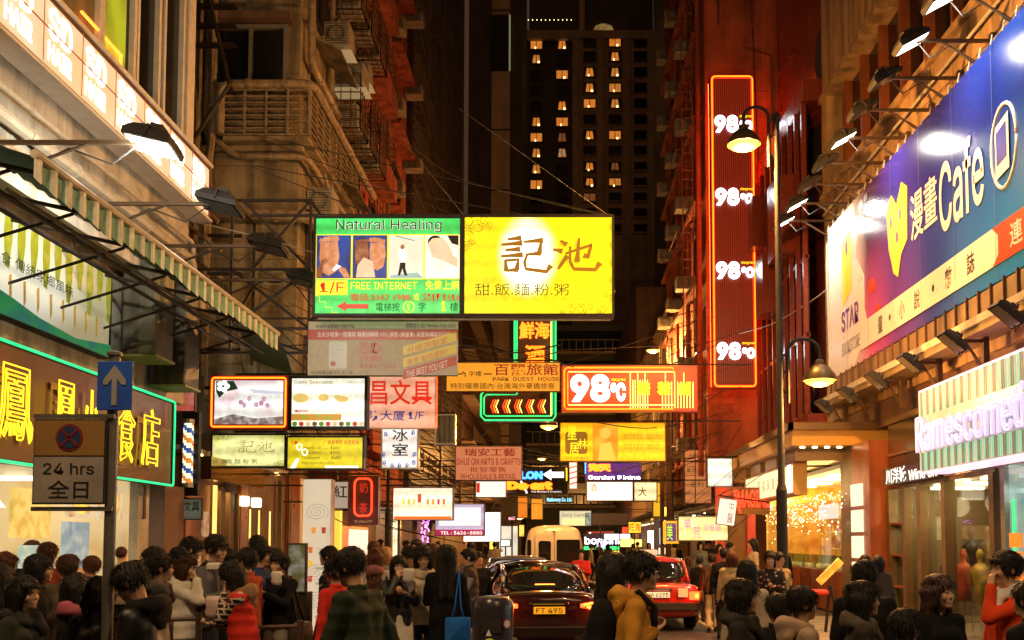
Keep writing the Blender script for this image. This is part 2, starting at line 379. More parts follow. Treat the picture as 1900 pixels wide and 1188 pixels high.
def cloth(col, kind='plain'):
    key = (col, kind)
    if key in _cl: return _cl[key]
    nm = 'cloth_%s_%d' % (kind, len(_cl)); m = mat(nm, col, .85 if kind != 'leather' else .4, nz=.4, scale=6, bump=.5, bscale=260); m.node_tree.nodes['Bump'].inputs['Distance'].default_value = .003; t = m.node_tree; b = t.nodes['Principled BSDF']; N = t.nodes.new; L = t.links.new
    b.inputs['Specular IOR Level'].default_value = .2 if kind != 'leather' else .5
    cw = N('ShaderNodeTexCoord'); wn_ = N('ShaderNodeTexNoise'); wn_.inputs['Scale'].default_value = 5; wn_.inputs['Detail'].default_value = 1.5; wn_.inputs['Distortion'].default_value = .7; L(cw.outputs['Object'], wn_.inputs['Vector'])
    wb_ = N('ShaderNodeBump'); wb_.inputs['Strength'].default_value = .6; wb_.inputs['Distance'].default_value = .02; L(wn_.outputs[0], wb_.inputs['Height']); L(wb_.outputs[0], m.node_tree.nodes['Bump'].inputs['Normal'])
    if kind in ('plaid', 'stripe', 'floral'):
        co = N('ShaderNodeTexCoord')
        if kind == 'floral':
            w = N('ShaderNodeTexVoronoi'); w.inputs['Scale'].default_value = 16; L(co.outputs['Object'], w.inputs['Vector']); o = w.outputs['Distance']; th = (.22, .3)
        else:
            w = N('ShaderNodeTexWave'); w.bands_direction = 'Z'; w.inputs['Scale'].default_value = 9 if kind == 'stripe' else 7; L(co.outputs['Object'], w.inputs['Vector']); o = w.outputs[0]; th = (.6, .7)
            if kind == 'plaid':
                w2 = N('ShaderNodeTexWave'); w2.bands_direction = 'DIAGONAL'; w2.inputs['Scale'].default_value = 6; L(co.outputs['Object'], w2.inputs['Vector'])
                q = N('ShaderNodeMath'); q.operation = 'MAXIMUM'; L(w.outputs[0], q.inputs[0]); L(w2.outputs[0], q.inputs[1]); o = q.outputs[0]; th = (.75, .85)
        mr = N('ShaderNodeMapRange'); mr.inputs[1].default_value = th[0]; mr.inputs[2].default_value = th[1]; L(o, mr.inputs[0])
        mx = N('ShaderNodeMix'); mx.data_type = 'RGBA'; mx.inputs[6].default_value = (.55,.42,.3,1) if kind == 'floral' else (*col, 1); mx.inputs[7].default_value = (*col, 1) if kind == 'floral' else (.45,.36,.28,1)
        L(mr.outputs[0], mx.inputs[0]); L(mx.outputs[2], b.inputs['Base Color'])
    _cl[key] = m; return m
BLK = (.006,.006,.008); DK = (.016,.015,.018); JEAN = (.03,.045,.09); CREAM = (.62,.58,.5); RED = (.6,.03,.02)

BAGS = []
def person(label, px, Y, rz, top=None, h=1.66, sex='m', near=True, top_col=BLK, top_kind='plain', leg_col=DK, hair='short', hair_m=None, arms=('down', 'down'), walk=0., lean=0., hy=0., hp=0.,
           hood=None, bag=None, skirt=None, vest=None, long_coat=False, cap=None, glasses=False, scarf=None, puffy=0., mask=False, seed=0, skin=0, ground=0., inner=None, X=None):
    rnd = random.Random(seed+int(px)); s = h/1.70; wx = at(px, HOR, Y).x if X is None else X
    R = thing('person', label, 'person', (wx, Y, ground), math.radians(rz), 'people in the street')
    fm = sex == 'f'; sw = (.165 if fm else .19)*s; V = lambda x, y, z: Vector((x*s, y*s, z*s))
    ln = Matrix.Rotation(math.radians(lean), 3, 'X')          # bends the upper body towards -y (forwards)
    hipc = V(0, 0, .94); up = lambda p: hipc+ln @ (Vector(p)-hipc)
    chest = up(V(0, .0, 1.27)); waist = up(V(0, 0, 1.08)); nb = up(V(0, .015, 1.43)); sh = [up(Vector((sg*sw, .01, 1.385*s))) for sg in (-1, 1)]
    HM = RM(math.radians(hy), math.radians(lean*.3+hp)); hc = nb+Vector((0, -.02, .02))*s+(Matrix.Rotation(math.radians(lean*.6+hp*.5), 3, 'X') @ Vector((0, -.015, .15)))*s
    hf = lambda x, y, z: hc+HM @ (Vector((x, y, z))*s)
    ft = []; kn = []
    for sg in (-1, 1):
        hip = V(sg*.09, 0, .91); an = V(sg*.095, sg*walk, .085+abs(walk)*.12*(sg*walk > 0)); k_, a_ = ik(hip, an, .43*s, .43*s, (0, -1, 0)); kn.append((hip, k_, a_)); ft.append(a_)
    A = []; hands = []
    for i, sg in enumerate((-1, 1)):
        a = arms[i]; S0 = sh[i]
        tg = {'down': Vector((sg*.27, -.03+rnd.uniform(-.04, .04), .80)), 'pocket': Vector((sg*.2, -.1, .93)), 'swing': Vector((sg*.26, -.2*(1 if walk*sg > 0 else -1), .85)),
              'mouth': None, 'hold': Vector((sg*.06, -.28, 1.17)), 'phone': Vector((sg*.05, -.3, 1.27)), 'strap': Vector((sg*.13, -.14, 1.25)), 'back': Vector((sg*.2, .1, .95)), 'up': Vector((sg*.12, -.3, 1.5))}[a]
        if a == 'mouth': W = hc+HM @ Vector((sg*.03*s, -.135*s, -.12*s))
        else: W = up(tg*s) if a not in ('down', 'swing') else tg*s+(up(V(0, 0, 1.2))-V(0, 0, 1.2))*.7
        E_, W = ik(S0, W, .285*s, .25*s, (sg*.6, .5, -.6)); A.append((S0, E_, W)); hands.append((a, sg, W, (W-E_).normalized()))
    fine, crs = (.0075, .020) if near else (.014, .026)
    lo = -.46*s; hx = [(hc.x-.11, hc.x+.11)]; hyz = [(hc.y-.14, hc.y+.13)]; hz = [(hc.z-.16, hc.z+.14)]
    if near:
        for (a, sg, W, d) in hands:
            if a in ('mouth', 'hold', 'phone', 'up', 'strap'): hx.append((W.x-.05, W.x+.05)); hyz.append((W.y-.09, W.y+.05)); hz.append((W.z-.06, W.z+.11))
    grid = lambda z0, z1, z=True, c=crs: (axis(-.5*s, .5*s, c, hx if z else [], fine), axis(min(-.55, hc.y-.2)*s, .42*s, c, hyz if z else [], fine), axis(z0*s, z1*s, c, hz if z else [], fine))
    # --- body
    f = Field(*grid(-.03, 1.82)); torso = [(V(0, 0, .95), waist, .105, .1), (waist, chest, .1, .12)]
    for a, b, r0, r1 in torso: f.cone(a+V(-.05, 0, 0), b+V(-.05, 0, -.03), r0*s*.8, r1*s*.74); f.cone(a+V(.05, 0, 0), b+V(.05, 0, -.03), r0*s*.8, r1*s*.74)
    f.cone(sh[0]*.8+nb*.2+V(0, 0, -.02), sh[1]*.8+nb*.2+V(0, 0, -.02), .04*s, k=.03); f.cone(nb+V(0, 0, -.05), hc+HM @ V(0, .015, -.06), (.05 if fm else .058)*s, (.045 if fm else .053)*s, k=.03)
    for (a, b, c) in kn: f.cone(a, b, .078*s, .052*s); f.cone(b, c, .052*s, .036*s)
    for (a, b, c) in A: f.cone(a+V(0, 0, -.015), b, .036*s, .03*s, k=.02); f.cone(b, c, .03*s, .024*s, k=.02)
    hw = .072 if fm else .076
    f.ell(hf(0, .012, .03), (hw*s, .095*s, .088*s), .03, HM); f.ell(hf(0, -.022, -.045), (.052*s, .062*s, .068*s), .035, HM)
    if near:
        f.cone(hf(0, -.093, .012), hf(0, -.104, -.02), .007*s, .0105*s, .012); f.ell(hf(0, -.098, -.026), (.016*s, .011*s, .008*s), .008, HM)
        for sg in (-1, 1):
            f.ell(hf(sg*.031, -.094, .018), (.017*s, .014*s, .011*s), .018, HM, sub=True); f.ell(hf(sg*.036, -.066, -.022), (.024*s, .02*s, .024*s), .03, HM)
            f.ell(hf(sg*.031, -.079, .016), (.0145*s, .013*s, .0125*s), .006, HM)
            f.ell(hf(sg*(hw+.003), .012, .0), (.009*s, .02*s, .032*s), .008, HM); f.cone(hf(sg*.018, -.086, .036), hf(sg*.048, -.074, .034), .008*s, k=.012)
        f.cone(hf(-.016, -.082, -.053), hf(.016, -.082, -.053), .009*s, k=.02); f.cone(hf(-.01, -.082, -.064), hf(.01, -.082, -.064), .009*s, k=.02); f.ell(hf(0, -.075, -.093), (.022*s, .018*s, .016*s), .02, HM)
    else:
        f.cone(hf(0, -.09, .01), hf(0, -.102, -.02), .01*s, .014*s, .016)
        for sg in (-1, 1): f.ell(hf(sg*(hw+.003), .012, .0), (.01*s, .02*s, .032*s), .008, HM)
    for (a, sg, W, d) in hands:                                # palm, four unequal fingers, a thumb leaving its side
        d = d.normalized(); side = Vector((-sg, 0, 0)); side = (side-d*side.dot(d)); side = side.normalized() if side.length > .05 else Vector((0, -1, 0))
        if a in ('down', 'swing'): side = Vector((0, -1, 0)); side = (side-d*side.dot(d)).normalized()
        nrm = d.cross(side).normalized()*(-sg)
        pc = W+d*.045*s; curl = {'hold': 1.1, 'mouth': 1.2, 'phone': 1., 'strap': 1.2}.get(a, .45)
        for o in (-.022, 0, .022): f.cone(W+side*o*.6*s, W+d*.08*s+side*o*s, .014*s, .012*s, k=.012)
        for q, (o, Lf) in enumerate(((.03, .066), (.01, .076), (-.01, .07), (-.029, .055))):
            p0 = W+d*.08*s+side*o*s; d1 = (d*math.cos(curl*.5)+nrm*math.sin(curl*.5)); d2 = (d*math.cos(curl*1.5)+nrm*math.sin(curl*1.5))
            p1 = p0+d1*Lf*.5*s; p2 = p1+d2*Lf*.5*s; kk = .004 if near else .01; f.cone(p0, p1, .0095*s, .0085*s, k=kk); f.cone(p1, p2, .0085*s, .007*s, k=kk)
        t0 = W+d*.025*s+side*.026*s; t1 = t0+(d*.6+side*.7+nrm*.2).normalized()*.035*s; t2 = t1+(d*.9+nrm*.5).normalized()*.03*s; f.cone(t0, t1, .012*s, .01*s, k=.008); f.cone(t1, t2, .01*s, .008*s, k=.004)
    obj('body', f.mesh('body', SKIN[skin]), R)
    # --- trousers or skirt, shoes
    g = Field(*grid(-.02, 1.1, False, .022 if near else .028))
    if skirt:
        for (a, b, c) in kn: g.cone(a, b, .1*s, .1*s, k=.08)
        g.cone(V(0, 0, .6), V(0, 0, .95), .2*s, .13*s, k=.03); g.v[:, :, g.ax[2] < .52*s] = .2
        obj('skirt', g.mesh('skirt', cloth(skirt)), R); g = Field(*grid(-.02, 1.0, False, .022))
    for (a, b, c) in kn: g.cone(a, b, .098*s, .07*s, k=.03); g.cone(b, c+V(0, 0, -.02), .07*s, .058*s, k=.03)
    g.ell(V(0, .01, .93), (.15*s, .105*s, .11*s), .04); g.folds(.004, (8, 8, 17), seed); g.folds(.002, (20, 18, 5), seed+2)
    obj('trousers', g.mesh('trousers', cloth(leg_col)), R)
    for a_ in ft:
        g = Field(axis(a_.x-.09, a_.x+.09, .014, [], .01), axis(a_.y-.24, a_.y+.13, .014, [], .01), axis(a_.z-.11, a_.z+.08, .014, [], .01))
        g.ell((a_.x, a_.y-.07*s, a_.z-.045*s), (.045*s, .135*s, .042*s), .02); g.ell((a_.x, a_.y+.02, a_.z-.01), (.043*s, .055*s, .06*s), .02); g.cone((a_.x, a_.y-.14*s, a_.z-.068*s), (a_.x, a_.y+.04, a_.z-.068*s), .02*s, k=.02)
        obj('shoe', g.mesh('shoe', cloth(BLK, 'leather')), R)
    # --- jacket
    hem = .62 if long_coat else .86; pf = 1+puffy
    def coat(f, e, sleeves=True):
        for a, b, r0, r1 in torso:
            for o in (-1, 1): f.cone(a+V(o*.062, 0, -.02), b+V(o*(.062 if fm else .078), 0, 0), (r0+.006+e)*s*pf, (r1-.008+e)*s*pf, k=.05)
        f.cone(V(-.075, 0, hem), V(-.07, 0, .97), (.115+e)*s*pf, (.105+e)*s, k=.06); f.cone(V(.075, 0, hem), V(.07, 0, .97), (.115+e)*s*pf, (.105+e)*s, k=.06)
        f.cone(sh[0]*.93+nb*.07+V(0, 0, -.01), nb+V(0, 0, -.03), (.056+e)*s, (.066+e)*s, k=.05); f.cone(sh[1]*.93+nb*.07+V(0, 0, -.01), nb+V(0, 0, -.03), (.056+e)*s, (.066+e)*s, k=.05); f.cone(nb+V(0, .01, -.05), nb+V(0, -.005, .022), (.07+e)*s, (.062+e)*s, k=.02)
        if sleeves:
            for (a, b, c) in A: f.cone(a+V(0, 0, -.012), b, (.06+e)*s*pf, (.05+e)*s*pf, k=.04); f.cone(b, c-(c-b)*.03, (.05+e)*s*pf, (.04+e)*s*pf, k=.02)
    j = Field(*[axis(-.52*s, .52*s, .015 if near else .024, [], .01), axis(-.6*s, .44*s, .015 if near else .024, [], .01), axis((hem-.16)*s, 1.62*s, .015 if near else .024, [], .01)])
    coat(j, .0); j.cone(nb+V(0, -.015, .045), nb+V(0, -.02, .11), .05*s, .07*s, k=.015, sub=True)
    j.folds(.0045 if not puffy else .003, (9, 9, 15), seed*1.7+px); j.folds(.003, (21, 17, 8), seed+px*.3)
    if puffy: j.v += .008*np.abs(np.sin(j.ax[2]*28))[None, None, :]-.006
    zc = j.ax[2]; j.v[:, :, zc < hem*s-.02] = .2
    obj('jacket' if not inner else 'sleeves', j.mesh('jacket', cloth(top_col if inner is None else inner, top_kind if inner is None else 'plaid')), R)
    if vest or inner:
        j = Field(*[axis(-.5*s, .5*s, .016, [], .01), axis(-.5*s, .44*s, .016, [], .01), axis((hem-.1)*s, 1.6*s, .016, [], .01)]); coat(j, .02, False)
        j.v += .01*np.abs(np.sin(j.ax[2]*30))[None, None, :]-.007; j.v[:, :, j.ax[2] < hem*s] = .2; obj('vest', j.mesh('vest', cloth(vest or top_col)), R)
    if near and top_kind != 'floral':
        cb = MB(); n_ = 12
        for i in range(n_+1):
            a0 = math.radians(-60+300*i/n_); cx_, cy_ = math.cos(a0), math.sin(a0)
            cb.v += [tuple(nb+Vector((cx_*.068*s, cy_*.066*s-.002, -.005))), tuple(nb+Vector((cx_*.074*s, cy_*.073*s-.002, .05*s)))]
        for i in range(n_): cb.f.append([2*i, 2*i+2, 2*i+3, 2*i+1]); cb.m.append(0)
        co = cb.build('collar', cloth(top_col if not vest else vest, top_kind if top_kind == 'leather' else 'plain'), R, smooth='all'); md = co.modifiers.new('thickness', 'SOLIDIFY'); md.thickness = .006
    if hood or scarf:
        q = Field(axis(-.24, .24, .013, [], .01), axis(nb.y-.24, nb.y+.26, .013, [], .01), axis(nb.z-.16, nb.z+.2, .013, [], .01)); n_ = 14
        for i in range(n_):
            a0, a1 = 2*math.pi*i/n_, 2*math.pi*(i+1)/n_; rr0 = .1 if hood else .08; P = lambda a: nb+Vector((math.cos(a)*rr0*s, math.sin(a)*rr0*s+.015, .025-.03*math.sin(a+math.pi)*1.)); r_ = (.02 if hood else .026)*s; q.cone(P(a0), P(a1), r_, k=.03); q.cone(P(a0)*.5+nb*.5+Vector((0, .01, 0)), P(a1)*.5+nb*.5+Vector((0, .01, 0)), r_*1.3, k=.04); q.cone(P(a0)+Vector((0, 0, -.035)), P(a1)+Vector((0, 0, -.035)), r_*1.2, k=.05)
        if hood: q.ell(nb+V(0, .115, -.05), (.115*s, .05*s, .12*s), .06); q.cone(nb+V(-.07, .12, .03), nb+V(.07, .12, .03), .03*s, k=.04)
        else: q.cone(nb+V(.05, -.1, 0), nb+V(.08, -.15, -.12), .04*s, .035*s, k=.03)
        q.folds(.006, (17, 14, 26), seed); obj('hood' if hood else 'scarf', q.mesh('hood', cloth(hood or scarf)), R)
    # --- hair
    hm = hair_m or M_HAIR; long_ = hair in ('long', 'bob', 'wavy'); res = .0085 if near else .015
    q = Field(axis(hc.x-.2, hc.x+.2, res, [], res), axis(hc.y-.22, hc.y+.26, res, [], res), axis(hc.z-(.62 if hair in ('long', 'wavy') else .3), hc.z+.2, res, [], res))
    hr = .01 if hair == 'bald' else (.026 if near else .022)
    q.ell(hf(0, .022, .038), ((hw+hr)*s, (.095+hr)*s, (.09+hr*.9)*s), .02, HM)
    if near and hair != 'bald':
        for _ in range(14): a_ = rnd.uniform(0, 6.28); e_ = rnd.uniform(.2, 1.4); q.ell(hf(math.cos(a_)*math.cos(e_)*(hw+.012), .02+math.sin(a_)*math.cos(e_)*.1, .04+math.sin(e_)*.09), (.03*s, .03*s, .022*s), .02, HM)
    if long_:
        z1 = {'bob': -.13, 'long': -.34, 'wavy': -.36}[hair]
        q.ell(hf(0, .04, -.02), (.098*s, .085*s, .12*s), .04, HM)
        for sg in (-1, 1):
            e = nb+V(sg*.085, .03, z1*.55-.02) if hair != 'bob' else hf(sg*.075, .02, z1)
            q.cone(hf(sg*.075, .0, .01), e, .034*s, (.036 if hair != 'bob' else .03)*s, k=.03)
            e2 = nb+V(sg*.05, .1, z1*.75) if hair != 'bob' else hf(sg*.04, .06, z1); q.cone(hf(sg*.05, .07, 0), e2, .055*s, .042*s, k=.04)
        if hair == 'wavy': q.folds(.006, (10, 10, 26), seed)
    if hair == 'pony': q.cone(hf(0, .1, .03), hf(0, .14, -.16), .035*s, .02*s, k=.02)
    if hair == 'bun': q.ell(hf(0, .09, .1), (.045*s, .045*s, .04*s), .02, HM)
    # the face stays free of hair
    q.ell(hf(0, -.11, -.03), ((.066 if long_ else .085)*s, (.075 if long_ else .09)*s, .092*s), .015, HM, sub=True)
    if not long_:
        q.ell(hf(0, -.02, -.11), (.16*s, .12*s, .085*s), .02, HM, sub=True); q.ell(hf(0, .06, -.13), (.12*s, .12*s, .08*s), .02, HM, sub=True)
        for sg in (-1, 1): q.ell(hf(sg*.09, .012, -.012), (.025*s, .026*s, .034*s), .01, HM, sub=True)
        q.cone(hf(-.035, -.085, .068), hf(.045, -.08, .07), .019*s, .014*s, k=.02)
    else: q.cone(hf(-.05, -.075, .07), hf(.055, -.07, .062), .02*s, .016*s, k=.02)
    q.strands(.0026 if near else .001, hc, 46, seed)
    hmesh = q.mesh('hair', hm); ho = obj('hair', hmesh, R)
    if hair != 'bald':                                        # loose locks that break the outline
        nv = len(hmesh.vertices); co_ = np.empty(nv*3, np.float32); hmesh.vertices.foreach_get('co', co_); co_ = co_.reshape(-1, 3); rs = np.random.RandomState(seed+int(px)); nb_ = 900 if near else 160
        pk = rs.randint(0, nv, nb_); P0 = co_[pk]; n_ = P0-np.array(hc, np.float32); n_[:, 2] *= np.where(n_[:, 2] > 0, 1, .15); n_ /= np.linalg.norm(n_, axis=1)[:, None]+1e-6
        dn = np.array([0, .25 if not long_ else 0, -1.]); d_ = dn-n_*(n_@dn)[:, None]; d_ = d_/(np.linalg.norm(d_, axis=1)[:, None]+1e-6)+n_*rs.uniform(-.02, .2, (nb_, 1))+rs.normal(0, .16, (nb_, 3)); d_ /= np.linalg.norm(d_, axis=1)[:, None]
        sd = np.cross(d_, n_); sd /= np.linalg.norm(sd, axis=1)[:, None]+1e-6; L_ = rs.uniform(.018, .05, (nb_, 1))*(1.3 if long_ else 1); wd = .0024 if near else .005
        A_ = P0-sd*wd; B_ = P0+sd*wd; C_ = P0+d_*L_*.6-np.array([0, 0, .002]); D_ = P0+d_*L_-np.array([0, 0, .008]); V_ = np.stack([A_, B_, C_+sd*wd*.6, D_, C_-sd*wd*.6], 1).reshape(-1, 3)
        lk = bpy.data.meshes.new('hair_locks'); lk.from_pydata(V_.tolist(), [], [(5*i, 5*i+1, 5*i+2, 5*i+3, 5*i+4) for i in range(nb_)]); lk.materials.append(hm); tag(obj('hair_locks', lk, ho), kind='stuff')
    if near:
        for sg in (-1, 1):
            e = MB(); C0 = hf(sg*.031, -.0885, .016)
            e.mi(0); e.lathe([(.0001, -.0045*s), (.009*s, -.002*s), (.012*s, 0), (.009*s, .002*s), (.0001, .0045*s)], C0, 10, M=HM)
            e.mi(1); e.lathe([(.0001, -.0052*s), (.0048*s, -.0035*s), (.006*s, 0), (.0048*s, .0035*s), (.0001, .0052*s)], hf(sg*.031, -.0945, .016), 8, M=HM)
            e.build('eye', [M_EYEW, M_EYE], R, smooth='all')
            MB().tube([hf(sg*.015, -.0955, .036), hf(sg*.03, -.0945, .041), hf(sg*.046, -.0835, .036)], [.003*s, .0035*s, .0018*s], 6).build('eyebrow', M_BROW, R)
            MB().tube([hf(sg*.019, -.0935, .0175), hf(sg*.031, -.0985, .0225), hf(sg*.045, -.0865, .018)], [.0012*s, .0022*s, .001*s], 5).build('eyelash', M_BROW, R)
        if not mask: MB().tube([hf(-.019, -.084, -.0595), hf(-.008, -.0905, -.057), hf(0, -.0915, -.0575), hf(.008, -.0905, -.057), hf(.019, -.084, -.0595)], [.0015*s, .0048*s, .005*s, .0048*s, .0015*s], 8).build('lips', M_LIP, R, smooth='all')
    if mask:
        MB().lathe([(.062*s, .0), (.058*s, .02*s), (.045*s, .034*s), (.02*s, .042*s), (.001, .044*s)], hf(0, -.068, -.055), 14, M=HM @ Matrix.Rotation(math.pi/2, 3, 'X')).build('face_mask', cloth((.75,.75,.72)), R, smooth='all')
    if glasses:
        e = MB(); 
        for sg in (-1, 1):
            e.tube([hf(sg*.034+.021*math.cos(a), -.103-.004*abs(math.cos(a)), .014+.015*math.sin(a)) for a in [k*math.pi/5 for k in range(11)]], .0022, 5, cap=False)
            e.tube([hf(sg*.055, -.1, .018), hf(sg*.078, .01, .015)], .0022, 5)
        e.tube([hf(-.013, -.107, .018), hf(.013, -.107, .018)], .002, 5); e.build('glasses', M_EYE, R)
    if cap:
        q = MB(); q.lathe([((hw+.028)*s, .02*s), ((hw+.03)*s, .06*s), ((hw+.012)*s, .1*s), (.05*s, .128*s), (.001, .137*s)], hf(0, .012, 0), 16, M=HM @ Matrix.Diagonal((1, 1.2, 1)))
        if cap[1] == 'pompom': q.lathe([(.001, -.03), (.028, -.012), (.032, .0), (.026, .016), (.001, .03)], hf(0, .012, .155), 10)
        q.build('woolly_hat' if cap[1] == 'pompom' else 'cap', cloth(cap[0]), R, smooth='all')
    if bag:
        kind, col = bag[0], bag[1]
        if kind == 'pack':
            q = Field(axis(-.2, .2, .014, [], .01), axis(0, .5, .014, [], .01), axis(.85*s, 1.6*s, .014, [], .01)); b0 = up(V(0, .2, 1.0)); b1 = up(V(0, .2, 1.3)); q.cone(b0+V(-.06, 0, 0), b1+V(-.05, 0, 0), .11*s, .09*s, k=.05); q.cone(b0+V(.06, 0, 0), b1+V(.05, 0, 0), .11*s, .09*s, k=.05); q.ell(b0+V(0, .1, .05), (.11, .06, .1), .03); q.folds(.004)
            R2 = thing('backpack', bag[2], 'backpack', R.location, math.radians(rz)); BAGS.append(R2); obj('bag_body', q.mesh('bag_body', cloth(col)), R2)
            for sg in (-1, 1): MB().tube([up(V(sg*.1, .13, 1.38)), up(V(sg*.105, .0, 1.485)), up(V(sg*.11, -.12, 1.4)), up(V(sg*.13, -.15, 1.2)), up(V(sg*.17, .05, 1.05))], .02, 6).build('strap', cloth(col), R2, smooth='all')
        else:                                                  # shoulder bag hanging at the side
            sg = bag[3] if len(bag) > 3 else 1; w_, h_ = (.3, .34) if kind == 'tote' else (.34, .24); zt = .98 if kind == 'tote' else .92
            R2 = thing('tote_bag' if kind == 'tote' else 'shoulder_bag', bag[2], 'bag', R.location, math.radians(rz)); BAGS.append(R2); y_ = bag[4] if len(bag) > 4 else 0.
            q = Field(axis(-.5, .5, .014, [], .01), axis(-.5, .5, .014, [], .01), axis(.4, 1.2, .014, [], .01)); c0 = V(sg*.25, y_, zt-h_/2)
            if kind == 'tote': c0 = V(sg*.13, .2, zt-h_/2)
            q.ell(c0, (.05, w_*.62, h_*.62) if kind != 'tote' else (w_*.66, .035, h_*.66), .02)
            if kind != 'tote': q.v[:, (q.ax[1] < c0.y-w_/2) | (q.ax[1] > c0.y+w_/2)] = .05
            else: q.v[(q.ax[0] < c0.x-w_/2) | (q.ax[0] > c0.x+w_/2)] = .05
            q.v[:, :, (q.ax[2] < c0.z-h_/2) | (q.ax[2] > c0.z+h_/2)] = .05; q.folds(.003)
            obj('bag_body', q.mesh('bag_body', cloth(col, 'leather' if kind != 'tote' else 'plain')), R2)
            for o in (-.07, .07): MB().tube([c0+Vector((0, o, h_*.42)), up(V(sg*.2, o*.6+y_*.5, 1.2)), up(V(sg*.15, o*.3, 1.47)), up(V(sg*.13, .1+o*.3, 1.3)), c0+Vector((-sg*.02, o, h_*.4))] if kind != 'tote' else [c0+Vector((o, 0, h_*.46)), c0+Vector((o*.5, -.01, h_*.8)), up(V(sg*.14, .08, 1.43)), up(V(sg*.14, -.02, 1.46)), up(V(sg*.18, -.06, 1.38))], .008 if kind == 'tote' else .013, 6).build('handle', cloth(col), R2, smooth='all')
    RW = Matrix.Translation(R.location) @ Matrix.Rotation(math.radians(rz), 4, 'Z')
    return R, [RW @ (h_[2]+h_[3]*.09) for h_ in hands], RW @ hc
# ------------------------------------------------------------------ palette
SOD = (1, .43, .10); WARM = (1, .72, .38); WHT = (1, .93, .82)
M_conc = mat('concrete_tan', (.34,.26,.15), .9, nz=.55, scale=1.3, streak=.75, bump=.5, bscale=14)
M_grey = mat('plaster_pale', (.6,.56,.46), .85, nz=.5, scale=1.2, streak=.6, bump=.35, bscale=12)
M_terr = mat('plaster_neon_red', (.42,.09,.04), .9, nz=.55, scale=1.5, streak=.7, bump=.6, bscale=9)  # the neon's glow on the wall is put into this red
M_rough = mat('render_rough', (.46,.11,.05), .92, nz=.6, scale=.9, streak=.5, bump=.9, bscale=5)  # red neon glow is mixed into the base colour of the render
M_oran = mat('plaster_ochre', (.48,.31,.15), .85, nz=.45, scale=1.1, streak=.7, bump=.3, bscale=18)
M_dark = mat('dark_cladding', (.17,.09,.055), .6, nz=.5, scale=1, streak=.4, bump=.3)
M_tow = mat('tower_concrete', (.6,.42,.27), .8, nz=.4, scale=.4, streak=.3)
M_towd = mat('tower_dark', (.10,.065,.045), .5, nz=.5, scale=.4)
M_glass = mat('window_glass_dark', (.008,.009,.01), .07, nz=.3, scale=.7)
M_alu = mat('aluminium_frame', (.4,.38,.34), .4, .7, nz=.4, scale=5)
M_alud = mat('bronze_frame', (.12,.08,.05), .4, .6, nz=.4, scale=5)
M_iron = mat('black_iron', (.02,.018,.016), .55, .4, nz=.5, scale=8, col2=(.06,.03,.015))
M_rust = mat('rusty_steel', (.09,.05,.03), .75, .3, nz=.6, scale=7, col2=(.2,.07,.02))
M_pipe = mat('painted_pipe', (.36,.27,.16), .55, nz=.55, scale=5, streak=.3, col2=(.1,.06,.035))
M_pipeg = mat('pale_pipe', (.5,.47,.38), .4, nz=.5, scale=5, col2=(.2,.17,.12))
M_ac = mat('air_conditioner_shell', (.38,.34,.26), .6, nz=.5, scale=5, streak=.4); M_acg = mat('air_conditioner_grille', (.06,.05,.04), .7)
M_asph = mat('asphalt', (.05,.047,.044), .55, nz=.5, scale=1.2, bump=.5, bscale=60, col2=(.02,.02,.02))
M_slab = mat('paving_slab', (.24,.2,.16), .7, nz=.5, scale=2, bump=.3, bscale=30); M_grout = mat('paving_joint', (.07,.06,.05), .9, nz=.4)
M_kerb = mat('kerb_stone', (.3,.28,.25), .8, nz=.5, scale=3, bump=.3); M_ypaint = mat('yellow_road_paint', (.62,.4,.04), .6, nz=.5, scale=12, col2=(.2,.13,.05))
M_wood = mat('copper_panel', (.36,.11,.04), .3, .3, nz=.4, scale=2, streak=.3); M_bronze = mat('bronze_post', (.2,.14,.07), .35, .6, nz=.4, scale=3)
M_black = mat('black_gloss', (.012,.011,.01), .2, nz=.3); M_blackm = mat('black_matt', (.018,.016,.015), .75, nz=.4, scale=6)
M_white = mat('white_paint', (.72,.7,.64), .55, nz=.3, scale=5); M_cream = mat('cream_wall', (.78,.68,.46), .7, nz=.25, scale=2)
M_pane = pane('clear_glass')
# ------------------------------------------------------------------ ground
MB().quad((-300,-60,0),(300,-60,0),(300,420,0),(-300,420,0)).build('road', M_asph).__setitem__('kind', 'structure')
def pavement(name, x0, x1, y0, y1, sx, rows, cols, ya):
    o = MB().box(x0, x1, y0, y1, -.02, .115).build(name, M_grout); tag(o, kind='structure')
    w = (x1-x0-.02)/cols; me = None
    for j in range(rows):
        for i in range(cols):
            if me is None:
                s_ = MB().bbox((0,0,.012), (w-.012, w-.012, .03), .004).build('paving_slab', M_slab, o); me = s_.data
            else: s_ = obj('paving_slab', me, o)
            s_.location = (x0+.01+w*(i+.5), ya+w*(j+.5), .112+random.uniform(-.002, .002)); s_.rotation_euler = (random.uniform(-.003,.003), random.uniform(-.003,.003), 0)
    k = MB(); n = int((y1-y0)/1.0); xx = x1 if sx > 0 else x0
    k.box(xx-(.0 if sx > 0 else .15), xx+(.15 if sx > 0 else 0), y0, y1, -.02, .13); kb = k.build('kerb', M_kerb); tag(kb, kind='structure')
pavement('pavement_left', -7.6, -1.75, 8.2, 150, 1, 20, 10, 9.0)
pavement('pavement_right', 3.9, 8.2, 11.5, 150, -1, 18, 7, 12.0)
y = MB(); y.box(3.45, 3.55, 6, 150, .003, .005); y.box(3.25, 3.35, 6, 150, .003, .005); tag(y.build('road_markings', M_ypaint), kind='structure')

